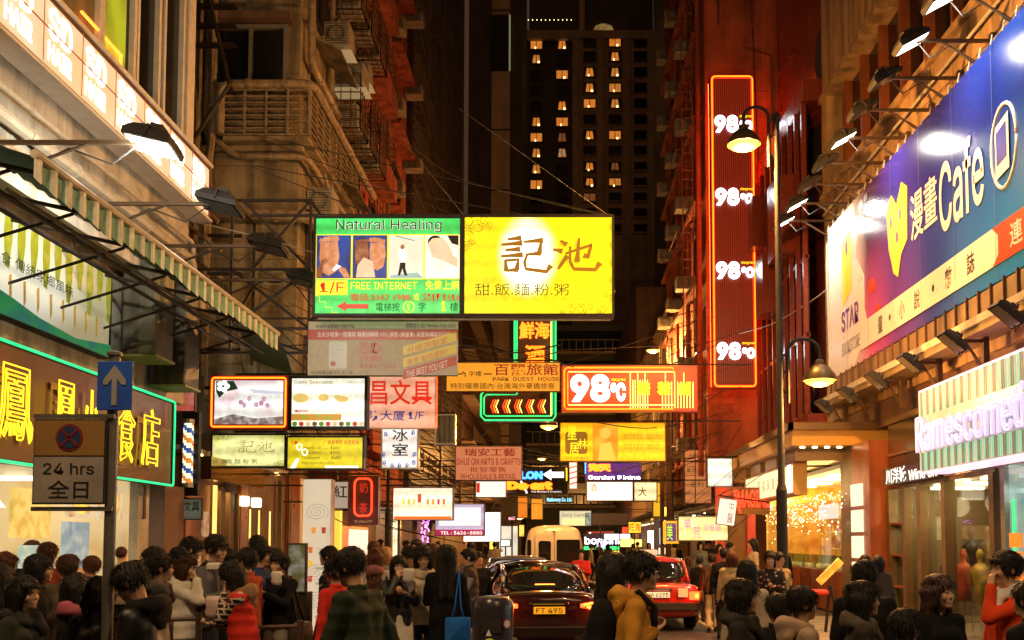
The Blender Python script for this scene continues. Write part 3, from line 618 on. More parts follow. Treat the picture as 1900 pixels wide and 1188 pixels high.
# ------------------------------------------------------------------ building pieces
def louvre(b, x, y0, y1, z0, z1, n=8, d=.05, ax='x'):
    for i in range(n):
        z = z0+(z1-z0)*(i+.5)/n; h = (z1-z0)/n*.35
        if ax == 'x': b.box(x-d, x+d, y0, y1, z-h, z+h)
        else: b.box(y0, y1, x-d, x+d, z-h, z+h)
def ac_unit(root, c, d=(.6,.8,.5), face='-y', tray=True):
    o = MB().bbox(c, d, .02).build('air_conditioner', M_ac, root); b = MB(); cx, cy, cz = c
    if face == '-y':
        for i in range(9): b.box(cx-d[0]*.42, cx+d[0]*.42, cy-d[1]/2-.012, cy-d[1]/2+.0, cz-d[2]*.4+i*d[2]*.1-.006, cz-d[2]*.4+i*d[2]*.1+.012)
        b.lathe([(d[2]*.3, 0), (d[2]*.33, .02), (d[2]*.3, .03)], (cx, cy-d[1]/2-.01, cz), 14, M=Matrix.Rotation(math.pi/2, 3, 'X'))
    else:
        sx = 1 if face == '+x' else -1
        for i in range(9): b.box(cx+sx*d[0]/2-.008, cx+sx*d[0]/2+.008, cy-d[1]*.42, cy+d[1]*.42, cz-d[2]*.4+i*d[2]*.1-.006, cz-d[2]*.4+i*d[2]*.1+.012)
    b.build('grille', M_acg, o)
    if tray: 
        t = MB(); t.box(cx-d[0]*.6, cx+d[0]*.6, cy-d[1]*.55, cy+d[1]*.55, cz-d[2]/2-.05, cz-d[2]/2-.02)
        for k in (-.4, .4): t.tube([(cx-d[0]*.55, cy+k*d[1], cz-d[2]/2-.05), (cx+(d[0]*.5), cy+k*d[1], cz-d[2]/2-.04)], .02, 5); t.tube([(cx-d[0]*.5, cy+k*d[1], cz-d[2]/2-.5), (cx+(d[0]*.5), cy+k*d[1], cz-d[2]/2-.05)], .015, 5)
        t.build('bracket', M_rust, root)
    return o
def window(root, x, y, z, w, h, ax='x', sx=1, glass=None, frame=None, n=2, fr=.05, dep=.1, lit=None):
    """a framed window in a wall facing +-x (ax='x') or -y (ax='y'); the pane sits back inside the frame"""
    b = MB(); g = MB(); f = fr
    def bx(m, u0, u1, d0, d1, z0, z1):
        if ax == 'x': m.box(x+sx*min(d0,d1) if sx > 0 else x-max(d0,d1), x+sx*max(d0,d1) if sx > 0 else x-min(d0,d1), y+u0, y+u1, z+z0, z+z1)
        else: m.box(x+u0, x+u1, y-max(d0,d1), y-min(d0,d1), z+z0, z+z1)
    bx(b, -w/2-f, -w/2, -.02, dep, -f, h+f); bx(b, w/2, w/2+f, -.02, dep, -f, h+f); bx(b, -w/2, w/2, -.02, dep, h, h+f); bx(b, -w/2, w/2, -.02, dep, -f, 0)
    for i in range(1, n): u = -w/2+w*i/n; bx(b, u-f*.4, u+f*.4, -.01, dep*.8, 0, h)
    o = b.build('window', frame or M_alu, root); bx(g, -w/2, w/2, .004, dep*.25, 0, h); g.build('pane', glass or M_glass, o); return o
def pipe(root, pts, r=.07, m=None, n=8, brk=None, name='pipe'):
    P = [Vector(pts[0])]                                        # rounded corners
    for i in range(1, len(pts)-1):
        a, b, c = Vector(pts[i-1]), Vector(pts[i]), Vector(pts[i+1]); q = min(r*2.2, (b-a).length*.4, (c-b).length*.4)
        P += [b+(a-b).normalized()*q, b+(a-b).normalized()*q*.3+(c-b).normalized()*q*.3, b+(c-b).normalized()*q]
    P.append(Vector(pts[-1])); m_ = MB().tube(P, r, n)
    for i in range(len(P)-1):
        L_ = (P[i+1]-P[i]).length
        if L_ > 1.: 
            for k in range(int(L_/1.4)+1):
                t = (k+.5)/(int(L_/1.4)+1); p = P[i].lerp(P[i+1], t); d = (P[i+1]-P[i]).normalized()*.04; m_.tube([p-d, p+d], r*1.22, n)
    return m_.build(name, m or M_pipe, root, smooth=True)
def cage(root, x0, x1, y0, y1, z0, z1, nx=4, ny=4, nz=5, m=None):
    b = MB(); r = .012
    for k in range(nz+1):
        z = z0+(z1-z0)*k/nz; b.box(x0, x1, y0-r, y0+r, z-r, z+r); b.box(x0, x1, y1-r, y1+r, z-r, z+r); b.box(x1-r, x1+r, y0, y1, z-r, z+r)
    for k in range(nx+1): x = x0+(x1-x0)*k/nx; b.box(x-r, x+r, y0-r, y0+r, z0, z1); b.box(x-r, x+r, y1-r, y1+r, z0, z1); b.box(x-r, x+r, y0, y1, z0-r, z0+r)
    for k in range(ny+1): y = y0+(y1-y0)*k/ny; b.box(x1-r, x1+r, y-r, y+r, z0, z1); b.box(x0, x1, y-r, y+r, z0-r, z0+r)
    return b.build('window_cage', m or M_rust, root)
def building(name, label, c, cat='building'): return thing(name, label, cat, c)

def goods(b, x0, x1, y0, y1, z0, z1, n, seed, ncol):
    rr = random.Random(seed)
    for i in range(n):
        w = rr.uniform(.06, .22); h = rr.uniform(.08, .3); b.mi(rr.randrange(ncol)); y = rr.uniform(y0, y1-w); x = rr.uniform(x0, x1)
        zz = z0+(z1-z0)*rr.randrange(5)/5; b.box(x, x+.1, y, y+w, zz, zz+h)
PROD = [mat('goods_%d' % i, c, .4) for i, c in enumerate([(.7,.5,.1), (.6,.1,.05), (.7,.65,.5), (.1,.3,.45), (.15,.35,.1), (.4,.2,.35)])]
def shop(name, label, sx, X, Y0, Y1, z1, depth, wall, lightcol, ls, n=60, seed=1, floor=None, watts=0, lit_wall=None):
    """an open shop front in the wall plane x = X: side walls, back wall with goods on shelves, ceiling with lamps"""
    r = building(name, label, (X, (Y0+Y1)/2, .13), 'shop'); o = Vector(r.location); x0, x1 = (X+sx*depth, X) if sx < 0 else (X, X+sx*depth)
    L0 = lambda b: b
    def put(nm, m, fn, **k): b = MB(); fn(b); q = b.build(nm, m, r, **k); q.location = -o; return q
    xb = X+sx*depth
    put('back_wall', lit_wall or wall, lambda b: b.box(min(xb, xb+sx*.1), max(xb, xb+sx*.1), Y0, Y1, .13, z1))  # a lit_wall glows by itself, room light painted on as emission
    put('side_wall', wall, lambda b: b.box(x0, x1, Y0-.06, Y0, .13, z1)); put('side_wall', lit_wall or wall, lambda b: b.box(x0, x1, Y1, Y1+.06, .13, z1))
    put('floor', M_slab, lambda b: b.box(x0, x1, Y0, Y1, .125, .145)); put('ceiling', M_white, lambda b: b.box(x0, x1, Y0, Y1, z1, z1+.1))
    m = glow('ceiling_tube_%s' % name, lightcol, ls)
    k = max(1, int((Y1-Y0)/1.6))
    for i in range(k):
        yc = Y0+(Y1-Y0)*(i+.5)/k; xc = X+sx*depth*.4; put('ceiling_lamp', m, lambda b: b.box(xc-.5, xc+.5, yc-.12, yc+.12, z1-.05, z1-.005))
        if watts: lamp('lamp_%s' % name, 'POINT', (xc-o.x, yc-o.y, z1-.4-o.z), watts*.45/k, lightcol, r, size=.2)
    if n:
        def sh(b):
            for q in range(5): zz = .6+q*(z1-1.)/5; b.box(xb-(.35 if sx > 0 else 0), xb+(0 if sx > 0 else .35), Y0+.1, Y1-.1, zz-.03, zz)
        put('shelf', M_white, sh); b = MB(); goods(b, xb-sx*.2-.05, xb-sx*.2+.05, Y0+.15, Y1-.15, .6, z1-.4, n, seed, 6); q = b.build('goods', PROD, r); q.location = -o; q['kind'] = 'stuff'
    return r, put

# ------------------------------------------------------------------ left building with the hair salon
L1 = building('corner_building', 'pale building at the left edge with a glazed upper floor over its snack shop', (-7, 13.5, 0))
def PB(root):
    o = Vector(root.location)
    def put(nm, m, fn, **k): b = MB(); fn(b); q = b.build(nm, m, root, **k); q.location = -o; return q
    return put
p1 = PB(L1); off = lambda root, q: setattr(q, 'location', Vector(q.location)-Vector(root.location))
p1('wall', M_grey, lambda b: b.box(-12, -7, 7, 18.55, 4.4, 9.2)); p1('wall', M_dark, lambda b: b.box(-12, -7.5, 7, 18.5, 9.2, 22)); p1('pillar', M_grey, lambda b: b.box(-7.6, -7, 16.6, 17.05, .1, 2.85)); p1('pillar', M_dark, lambda b: b.box(-7.5, -6.95, 17.6, 18.5, .1, 2.85))
p1('wall', M_grey, lambda b: b.box(-12, -7.62, 16.6, 18.5, .1, 2.86)); p1('ledge', M_pipeg, lambda b: b.box(-7.5, -6.82, 7, 18.55, 8.98, 9.06))
p1('pillar', M_white, lambda b: b.box(-7.5, -6.95, 18.2, 18.55, 9.06, 22))
M_curt = mat('brown_curtain', (.2,.12,.035), .6, nz=.5, scale=2, streak=.8, emit=(.25,.13,.03), es=.22)
for y0, y1, m_, lb in ((8, 13.2, M_curt, 0), (13.3, 14.8, M_curt, 0), (14.85, 16.0, M_glass, 0), (16.1, 17.0, M_glass, 0), (17.2, 18.1, M_glass, 0)):
    w_ = p1('window', M_white, lambda b: (b.box(-7.12, -6.98, y1-.07, y1+.03, 9.06, 15), b.box(-7.12, -6.98, y0-.03, y0+.05, 9.06, 15), b.box(-7.1, -7.0, y0, y1, 9.06, 9.16)))
    g_ = p1('pane', m_, lambda b: b.box(-7.1, -7.07, y0+.05, y1-.07, 9.16, 15)); g_.parent = w_; g_.location = (0,0,0)
w_ = p1('window', M_white, lambda b: (b.box(-7.05, -6.9, 12.2, 13.6, 10.6, 10.7), b.box(-7.05, -6.9, 13.5, 13.6, 10.7, 13), b.box(-7.05, -6.9, 12.2, 12.3, 10.7, 13)))
g_ = p1('pane', mat('green_grey_glass', (.06,.09,.07), .1, emit=(.2,.28,.2), es=.12), lambda b: b.box(-7.0, -6.96, 12.3, 13.5, 10.7, 13)); g_.parent = w_; g_.location = (0,0,0)
M_ygp = glow('yellow_green_poster', (.5,.62,.03), .55, blot=.8, bcol=(.05,.12,.02), bscale=1.3)
p1('window_poster', M_ygp, lambda b: b.box(-7.055, -7.04, 15.05, 15.75, 9.5, 15)); p1('window_tube', glow('orange_tube', (1,.18,.02), 4), lambda b: (b.box(-7.03, -6.99, 14.2, 15.55, 9.62, 9.65), b.box(-7.03, -6.99, 15.5, 15.54, 9.1, 9.62)))
for z_, r_, m_ in ((7.1, .09, M_pipeg), (6.75, .05, M_pipe), (7.45, .04, M_pipeg)):
    q = pipe(L1, [(-6.85, 7, z_), (-6.85, 18.4, z_), (-6.85, 18.5, z_-.9)], r_, m_); off(L1, q)
p1('ledge', M_grey, lambda b: b.box(-7, -6.6, 7, 18.5, 6.15, 6.3))
def wavy(b):
    import math as mm
    y0, y1, n = 9.3, 17.6, 220
    for i in range(n):
        a = y0+(y1-y0)*i/n; c = y0+(y1-y0)*(i+1)/n; fx = lambda y: -5+.03*mm.sin(y*2*mm.pi/.3); fz = lambda y: 5.28-.035*mm.sin(y*2*mm.pi/.3)-.03*mm.sin(y*1.9)-.015*mm.sin(y*5.3)
        b.mi(int(((a/.3) % 1) > .5)); b.add([(fx(a), a, 5.52), (fx(c), c, 5.52), (fx(c), c, fz(c)), (fx(a), a, fz(a))], [(0,1,2,3)])
AW = building('awning', 'long green and white striped awning with a scalloped valance over the snack shop', (-5.9, 13.4, 5.5), 'awning'); pa = PB(AW)
pa('valance', [mat('valance_white', (.62,.68,.6), .6, nz=.4, scale=6, streak=.4), mat('valance_green', (.16,.42,.34), .6, nz=.4, scale=6, streak=.4)], wavy, smooth=False)
def corr(b):
    n = 60
    for i in range(n):
        a, c = 9.3+8.3*i/n, 9.3+8.3*(i+1)/n; za, zc = (.03 if i % 2 else 0), (0 if i % 2 else .03)
        b.add([(-5, a, 5.52+za), (-5, c, 5.52+zc), (-5.85, c, 5.8+zc), (-5.85, a, 5.8+za)], [(0,1,2,3)])
    for i in range(10): b.add([(-5.05, 17.6+i*.12, 5.5-.012*i*i*.4), (-5.05, 17.72+i*.12, 5.5-.012*(i+1)**2*.4), (-5.85, 17.72+i*.12, 5.78-.012*(i+1)**2*.4), (-5.85, 17.6+i*.12, 5.78-.012*i*i*.4)], [(0,1,2,3)])
pa('roof_sheet', mat('corrugated_green', (.05,.1,.06), .6, .3, nz=.5, scale=4), corr)
pa('front_rail', M_pipeg, lambda b: b.tube([(-5, 9.3, 5.55), (-5, 17.6, 5.55)], .045))
for y_ in [9.6+i*1.3 for i in range(7)]:
    pa('strut', M_iron, lambda b: (b.tube([(-5.03, y_, 5.45), (-7, y_, 5.9)], .025), b.tube([(-5.4, y_, 5.5), (-7, y_, 5.0)], .02)))
pa('rail', M_iron, lambda b: (b.tube([(-5.6, 9.3, 5.35), (-5.6, 17.9, 5.35)], .03), b.tube([(-6.3, 9.3, 5.6), (-6.3, 17.6, 5.6)], .03), b.tube([(-5.25, 9.3, 5.2), (-5.25, 17.6, 5.2)], .02)))
for i, (y0, y1, z0, z1, lbs) in enumerate(((15.5, 16.2, 4.78, 6.4, 'upper grey metal air duct beside the snack poster'), (16.75, 17.4, 4.5, 6.4, 'lower dark metal air duct at the end of the awning'))):
    D_ = building('air_duct', lbs, (-6.6, (y0+y1)/2, z0), 'air duct'); pd = PB(D_)
    pd('duct_body', mat('galvanised_steel', (.16,.16,.13), .5, .5, nz=.5, scale=4, streak=.4), lambda b: b.bbox((-6.6, (y0+y1)/2, (z0+z1)/2), (.56, y1-y0, z1-z0), .03)); pd('duct_lit_bottom', mat('duct_lit_green', (.3,.36,.12), .5, nz=.3), lambda b: b.box(-6.9, -6.3, y0-.03, y1+.03, z0-.03, z0+.01))  # light on the duct's bottom is put into the plate's colour

# snack shop below
def shopfront_left():
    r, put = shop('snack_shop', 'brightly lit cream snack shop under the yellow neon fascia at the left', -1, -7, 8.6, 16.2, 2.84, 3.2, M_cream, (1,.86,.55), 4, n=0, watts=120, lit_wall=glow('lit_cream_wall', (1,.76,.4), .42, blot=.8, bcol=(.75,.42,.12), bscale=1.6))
    rr = random.Random(3); PM = [glow('menu_%d' % i, c, s_, blot=.9, bcol=c2, bscale=5) for i, (c, s_, c2) in enumerate([((1,.42,.05), .8, (1,.8,.35)), ((.95,.7,.2), .75, (.55,.4,.05)), ((.3,.45,.55), .5, (.7,.8,.75)), ((.8,.7,.45), .65, (.45,.2,.05)), ((.4,.62,.55), .6, (.9,.9,.7))])]
    for (y0, y1, z0, z1, k, x) in ((8.9, 12.2, 1.9, 2.7, 0, -6.98), (12.75, 13.7, 1.9, 2.55, 1, -6.98), (14.2, 15.05, 2.2, 2.72, 3, -6.98), (15.15, 15.95, 2.2, 2.72, 3, -6.98), (14.95, 15.75, 1.2, 2.15, 2, -7.4), (13.0, 13.6, 1.5, 1.8, 4, -6.98), (12.3, 12.7, .2, 2.8, 3, -7.2)):
        put('menu_board', PM[k], lambda b: b.box(x-.05, x, y0, y1, z0, z1))
    for x, y in ((14.55, 2.45), (15.55, 2.45)):
        put('dish_picture', glow('dish_yellow', (1,.8,.12), .9, blot=.7, bcol=(.9,.4,.05), bscale=9), lambda b: b.lathe([(.0, -.01), (.2, -.01), (.2, 0), (0, 0)], (-6.96, x, y), 16, M=Matrix.Rotation(math.pi/2, 3, 'Y')))
    for i in range(26):
        y = rr.uniform(9, 16); z = rr.uniform(1.2, 2.6); put('price_card', PM[rr.randrange(5)], lambda b: b.box(-10.15, -10.12, y, y+rr.uniform(.2, .6), z, z+rr.uniform(.12, .35)))
    for i in range(9): y = 9.3+i*.75; put('pendant_lamp', glow('pendant', (1,.8,.4), 3), lambda b: b.lathe([(.02, .12), (.05, .08), (.11, 0), (.001, -.01)], (-8.2, y, 2.35), 10)); put('serving_tray', M_alu, lambda b: b.bbox((-7.2, 12.6+i*.37, 1.1), (.3, .3, .08), .02))
    for i in range(6): put('food_heap', mat('fried_food', (.5,.28,.06), .7, nz=.6, scale=20, bump=.6), lambda b: b.lathe([(.13, 0), (.11, .05), (.05, .09), (.001, .1)], (-7.2, 12.6+i*.37, 1.13), 9))
    put('counter', M_alu, lambda b: b.box(-7.35, -7, 12.4, 16.1, .13, 1.05)); put('bain_marie', mat('steam_cover', (.6,.45,.25), .4, .3), lambda b: b.add([(-7.35,14.0,1.05),(-7,14.0,1.05),(-7,15.5,1.05),(-7.35,15.5,1.05),(-7.3,14.25,1.45),(-7.1,14.25,1.45),(-7.1,15.25,1.45),(-7.3,15.25,1.45)], [(0,1,5,4),(1,2,6,5),(2,3,7,6),(3,0,4,7),(4,5,6,7)]))
    put('light_slot', glow('slot_white', (1,.9,.65), 1.6), lambda b: b.box(-7.5, -7.45, 16.3, 16.55, .3, 2.8)); put('light_slot', glow('slot_white', (1,.9,.65), 1.6), lambda b: b.box(-7.3, -7.25, 17.1, 17.35, .3, 2.7))
shopfront_left()

# ------------------------------------------------------------------ second left building: side wall along the street, front wall facing the camera
L2 = building('concrete_building', 'tan concrete building with pipes, window cages and air conditioners beyond the salon', (-7, 25, 0)); p2 = PB(L2); FY = 21.6; SX = -5.75
p2('wall', M_conc, lambda b: b.box(-12, SX, FY, 28.6, 4.2, 34)); p2('wall', M_dark, lambda b: b.box(-12, -7.2, FY-.1, 28.6, .1, 4.2))
for zf in (7.6, 10.45, 13.6, 16.7, 19.8): p2('ledge', M_conc, lambda b: b.box(-9.5, SX+.12, FY-.14, 28.6, zf, zf+.12))
def xy(px, py, Y=FY): q = at(px, py, Y); return q.x, q.z
for (a, b_, c, d) in ((402, 58, 532, 158),):
    x0, z1 = xy(a, b_); x1, z0 = xy(c, d); w = window(L2, (x0+x1)/2, FY, z0, x1-x0-.1, z1-z0, ax='y', n=2, fr=.09, dep=.14); off(L2, w)
    p2('lintel', M_dark, lambda b: b.box(x0-.1, x1+.15, FY-.35, FY, z1+.12, z1+.28))
w = window(L2, -8.0, FY, 15.2, 1.3, 1.4, ax='y', n=2, fr=.07); off(L2, w)
x0, zt = xy(425, 175); x1, zb = xy(545, 262)
def lv(b):
    for i in range(8):
        z = zb+(zt-zb)*i/7.5; b.box(x0, SX+.32, FY-.34, FY-.30, z, z+.035); b.box(SX+.28, SX+.32, FY-.3, 26.6, z, z+.035)
    for i in range(5): x = x0+(SX+.3-x0)*i/4; b.box(x-.02, x+.02, FY-.36, FY-.31, zb, zt)
    for i in range(9): y = FY-.3+(26.6-FY)*i/8; b.box(SX+.3, SX+.34, y-.02, y+.02, zb, zt)
p2('louvre', M_pipe, lv); p2('balcony_slab', M_conc, lambda b: b.box(x0, SX+.3, FY-.34, 26.6, zb-.12, zb-.02))
zc = xy(430, 175)[1]
for pts, r in (([(x0-.05, FY-.4, zb), (x0-.05, FY-.4, zc+.05), (SX+.4, FY-.4, zc+.05), (SX+.4, 28.4, zc+.05)], .095),
               ([(-7.9, FY-.2, 14), (-7.9, FY-.2, 11), (-7.1, FY-.2, 10.3), (SX+.25, FY-.3, 10.25), (SX+.25, 28.3, 10.25)], .07),
               ([(-8.0, FY-.25, 9.4), (-7.6, FY-.25, 9.0), (SX+.1, FY-.25, 8.95), (SX+.3, FY-.1, 8.95), (SX+.3, 28.5, 8.95)], .13),
               ([(SX+.2, FY+.2, 34), (SX+.2, FY+.2, 12.6), (SX+.2, 28, 12.6)], .09), ([(SX+.15, 24.0, 34), (SX+.15, 24.0, 4.5)], .07), ([(SX+.15, 26.6, 34), (SX+.15, 26.6, 4.5)], .06),
               ([(SX+.5, FY+.3, 10.1), (SX+.5, 25, 8.4), (SX+.15, 25.4, 6)], .05), ([(SX+.15, 23, 9.9), (SX+.2, 24.3, 7.9)], .06)):
    off(L2, pipe(L2, pts, r))
for i, px in enumerate((336, 347, 358, 370, 382, 394)):        # the bundle of drain pipes in the gap
    x, _ = xy(px, 300, FY-.25); z0 = 4.6+(i % 3)*.4; off(L2, pipe(L2, [(x, FY-.25-.08*(i % 2), 26), (x, FY-.25-.08*(i % 2), 13-i*.5), (x+.1*(-1)**i, FY-.3, 12.4-i*.5), (x+.1*(-1)**i, FY-.3, z0)], .045+.02*(i % 3)))
for i in range(5):
    x, z = xy(360+i*6, 330+i*55, FY-.4); off(L2, pipe(L2, [(x-.5, FY-.5, z+.5), (x-.1, FY-.5, z+.1), (x+.5, FY-.5, z-.35)], .04+.015*(i % 2)))
for (px, py, w, h, d, Y) in ((588, 62, .62, .62, .7, 24.0), (598, 135, .8, .55, .7, 25.0), (640, 132, .6, .5, .6, 26.6), (560, 372, .6, .6, .7, 22.6), (572, 448, .6, .5, .7, 23.2)):
    q = at(px, py, Y-d/2); off(L2, ac_unit(L2, (SX+w/2+.02, Y, q.z), (w, d, h)))
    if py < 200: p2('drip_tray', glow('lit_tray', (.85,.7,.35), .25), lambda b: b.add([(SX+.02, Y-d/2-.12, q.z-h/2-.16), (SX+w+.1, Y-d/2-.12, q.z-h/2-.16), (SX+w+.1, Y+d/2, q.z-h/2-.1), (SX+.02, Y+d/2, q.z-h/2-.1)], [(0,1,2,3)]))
for k in range(3):
    for z0 in (12.3, 15.4): 
        off(L2, cage(L2, SX, SX+.75, 24.6+k*1.35, 25.6+k*1.35, z0, z0+1.4, 3, 4, 6)); off(L2, ac_unit(L2, (SX+.36, 25.1+k*1.35, z0+.4), (.6,.75,.55), tray=False))
for k in range(4):
    for z0 in (5.2, 8.1, 11.0, 14.1, 17.2):
        w = window(L2, SX, 22.8+k*1.5, z0, 1.0, 1.25, ax='x', sx=1, n=2, frame=M_alud); off(L2, w)
for z0, yy in ((10.75, 25.5), (7.75, 24.5), (13.3, 23.5), (9.6, 26.8)):
    p2('canopy', M_conc, lambda b: b.add([(SX, yy-1, z0+.35), (SX+.7, yy-1, z0), (SX+.7, yy+1, z0), (SX, yy+1, z0+.35), (SX, yy-1, z0+.3), (SX+.7, yy-1, z0-.05), (SX+.7, yy+1, z0-.05), (SX, yy+1, z0+.3)], [(0,1,2,3),(7,6,5,4),(0,4,5,1),(1,5,6,2),(2,6,7,3)]))
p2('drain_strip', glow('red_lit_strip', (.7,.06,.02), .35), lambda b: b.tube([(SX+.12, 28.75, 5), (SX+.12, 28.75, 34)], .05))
# fire escape ladder in the gap
FE = building('fire_ladder', 'black iron fire ladder and stair frame between salon and concrete building', (-7.6, 20.2, 9), 'ladder'); pf = PB(FE)
q0 = at(335, 10, 20.2); 
for k in range(7):
    z = 12.2+k*.42; pf('rung', M_iron, lambda b: b.box(-7.75, -6.75, 20.15, 20.35, z, z+.04))
pf('stringer', M_iron, lambda b: (b.tube([(-7.75, 20.1, 11.8), (-7.2, 20.1, 15.5)], .05), b.tube([(-6.8, 20.2, 11.2), (-7.3, 20.2, 13.2), (-6.6, 20.2, 15)], .045), b.tube([(-7.6, 20, 9.9), (-6.75, 20, 11.3)], .04)))
for k in range(5):
    z = 5.+k*.8; pf('rung', M_iron, lambda b: b.box(-7.3, -6.6, 20.4, 20.5, z, z+.05))
# ------------------------------------------------------------------ third left building, reflected neon's red put into its plaster
L3 = building('terracotta_building', 'narrow terracotta building glowing red behind the concrete building', (-7, 34, 0)); p3 = PB(L3); X3 = -6.15
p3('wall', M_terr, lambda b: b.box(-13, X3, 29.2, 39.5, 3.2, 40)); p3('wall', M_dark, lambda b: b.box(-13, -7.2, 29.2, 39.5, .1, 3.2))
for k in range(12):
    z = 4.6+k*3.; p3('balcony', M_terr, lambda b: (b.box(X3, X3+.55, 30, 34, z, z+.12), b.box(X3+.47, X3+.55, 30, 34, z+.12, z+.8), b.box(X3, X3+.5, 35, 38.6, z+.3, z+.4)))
    off(L3, cage(L3, X3, X3+.5, 30.1, 33.9, z+.8, z+1.9, 2, 8, 4)); off(L3, window(L3, X3, 36.8, z+.9, 1.6, 1.3, n=2, frame=M_alud)); off(L3, window(L3, X3, 32, z+.9, 2.2, 1.3, n=3, frame=M_alud))
    off(L3, ac_unit(L3, (X3+.35, 35.1, z+.9), (.55,.7,.45), tray=False)); off(L3, ac_unit(L3, (X3+.4, 38.9, z+.2), (.7,.6,.4)))
off(L3, pipe(L3, [(X3+.15, 29.5, 4), (X3+.15, 29.5, 40)], .09, mat('pipe_red', (.4,.1,.05), .5))); off(L3, pipe(L3, [(X3+.15, 34.5, 4), (X3+.15, 34.5, 40)], .07))
# banded dark block and glazed tower behind
def slab_tower(name, label, x0, x1, y0, y1, h, fl, m, ml, lb, cols, cw, wh, glass, ledge=.2, z0=0):
    r = building(name, label, ((x0+x1)/2, y0, 0), 'tower'); p = PB(r); p('wall', m, lambda b: b.box(x0, x1, y0, y1, z0, h)); n = int((h-z0)/fl)
    p('ledges', ml, lambda b: [b.box(x0-ledge*.5, x1+ledge, y0-ledge, y1, z0+k*fl, z0+k*fl+lb) for k in range(1, n)])
    return r, p, n
T1, pt, n = slab_tower('banded_block', 'tall dark brown block with fine horizontal bands behind the terracotta building', -14, -6.3, 42, 63, 62, 3.1, mat('block_dark_brown', (.06,.03,.02), .6, nz=.5, scale=1, streak=.5), M_towd, .35, 0, 0, 0, None, .12, z0=3)
pt('wall', M_dark, lambda b: b.box(-14, -7.2, 42, 63, .1, 3))
def bands(b):
    for k in range(150): z = 4+k*.38; b.box(-6.3, -6.22, 42.2, 62.8, z, z+.12)
pt('facade_ribs', M_towd, bands); pt('corner_pier', M_towd, lambda b: (b.box(-6.5, -6.1, 62.6, 63.2, 3, 62), b.box(-6.5, -6.1, 52, 52.5, 3, 62)))
for k in range(17):
    for j in range(4):
        y = 44.5+j*4.8; w = window(T1, -6.3, y, 5+k*3.1, 2.6, 1.3, n=3, frame=M_towd, dep=.12, fr=.06); off(T1, w)
a = at(868, 400, 95); c = at(968, 400, 95)
T2 = building('glazed_tower', 'dark glazed tower with slanting pale mullions left of the hotel tower', ((a.x+c.x)/2, 95, 0), 'tower'); pt = PB(T2)
pt('wall', M_towd, lambda b: b.box(a.x, c.x, 95, 110, 0, 90)); xm0, xm1 = at(912, 300, 95).x, at(946, 300, 95).x
for k in range(14):
    z = 6+k*6.; pt('cladding_panel', M_tow, lambda b: b.box(xm0, xm1, 94.7, 95, z, z+5.8))
    pt('mullion', M_alud, lambda b: (b.tube([(a.x+.5, 94.85, z+5.8), (a.x+1.3, 94.85, z)], .07, 4), b.tube([(a.x+1.6, 94.85, z+5.8), (a.x+2.2, 94.85, z)], .07, 4), b.tube([(xm1+.3, 94.85, z+5.8), (xm1+.9, 94.85, z)], .05, 4)))
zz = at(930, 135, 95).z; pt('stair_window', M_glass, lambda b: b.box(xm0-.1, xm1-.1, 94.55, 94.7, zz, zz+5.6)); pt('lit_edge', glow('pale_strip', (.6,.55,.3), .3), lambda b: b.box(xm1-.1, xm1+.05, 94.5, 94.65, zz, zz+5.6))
W_OR = [glow('hotel_window_%d' % i, c, s_, blot=.6, bcol=(.7,.2,.03), bscale=1.5) for i, (c, s_) in enumerate([((1,.3,.035), .62), ((1,.36,.06), .5), ((.75,.25,.07), .2), ((.9,.45,.2), .4)])]
M_bul = glow('bedside_lamp', (1,.8,.35), 2.5)
# hotel tower
TY = 150; a = at(968, 300, TY); c = at(1242, 300, TY); xm = at(1066, 300, TY).x
T3 = building('hotel_tower', 'tall dark hotel tower with scattered orange lit windows above the street end', ((a.x+c.x)/2, TY, 0), 'tower'); pt = PB(T3)
ztop = at(1100, 62, TY).z
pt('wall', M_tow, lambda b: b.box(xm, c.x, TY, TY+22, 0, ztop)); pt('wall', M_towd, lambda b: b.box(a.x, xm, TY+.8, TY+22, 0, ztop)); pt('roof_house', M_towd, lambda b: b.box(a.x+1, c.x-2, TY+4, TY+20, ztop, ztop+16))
pt('parapet', M_tow, lambda b: b.box(a.x, c.x, TY-.4, TY+.5, ztop-1., ztop+.3)); pt('pier', M_tow, lambda b: b.box(at(1076, 300, TY).x, at(1086, 300, TY).x, TY+2, TY+3, ztop, ztop+14))
pt('terrace_glow', glow('terrace_light', (.8,.5,.15), .28, blot=.8, bcol=(.2,.1,.03), bscale=.6), lambda b: b.lathe([(1.6, 0), (1.9, 1.5), (1.5, 2.6)], (at(1120, 40, TY+3).x, TY+4, ztop+.3), 16)); 
pt('terrace_lights', M_bul, lambda b: [b.cbox((at(980+i*8, 30, TY).x, TY+1, at(980, 31, TY).z), (.12,.1,.12)) for i in range(11)])
pt('terrace_lights', M_bul, lambda b: [b.cbox((at(1108+i*8, 30, TY).x, TY+1, at(980, 57, TY).z), (.15,.1,.15)) for i in range(4)])
cols_ = (995, 1043, 1094, 1141, 1188); rows_ = (79.5, 106, 135, 164, 193, 223, 252, 281, 311, 340, 368, 397, 426)
LIT = {(0,0):0, (0,1):1, (0,5):0, (0,6):0, (0,7):1, (0,8):1, (0,9):0, (1,0):0, (1,2):0, (1,4):0, (1,5):0, (1,6):2, (1,7):3, (2,2):0, (2,3):0, (2,4):0, (2,6):0, (2,8):0, (2,9):0, (2,10):2, (3,0):0, (3,1):0, (3,2):1, (3,3):1, (3,4):1, (3,6):0, (3,8):2, (3,9):1}
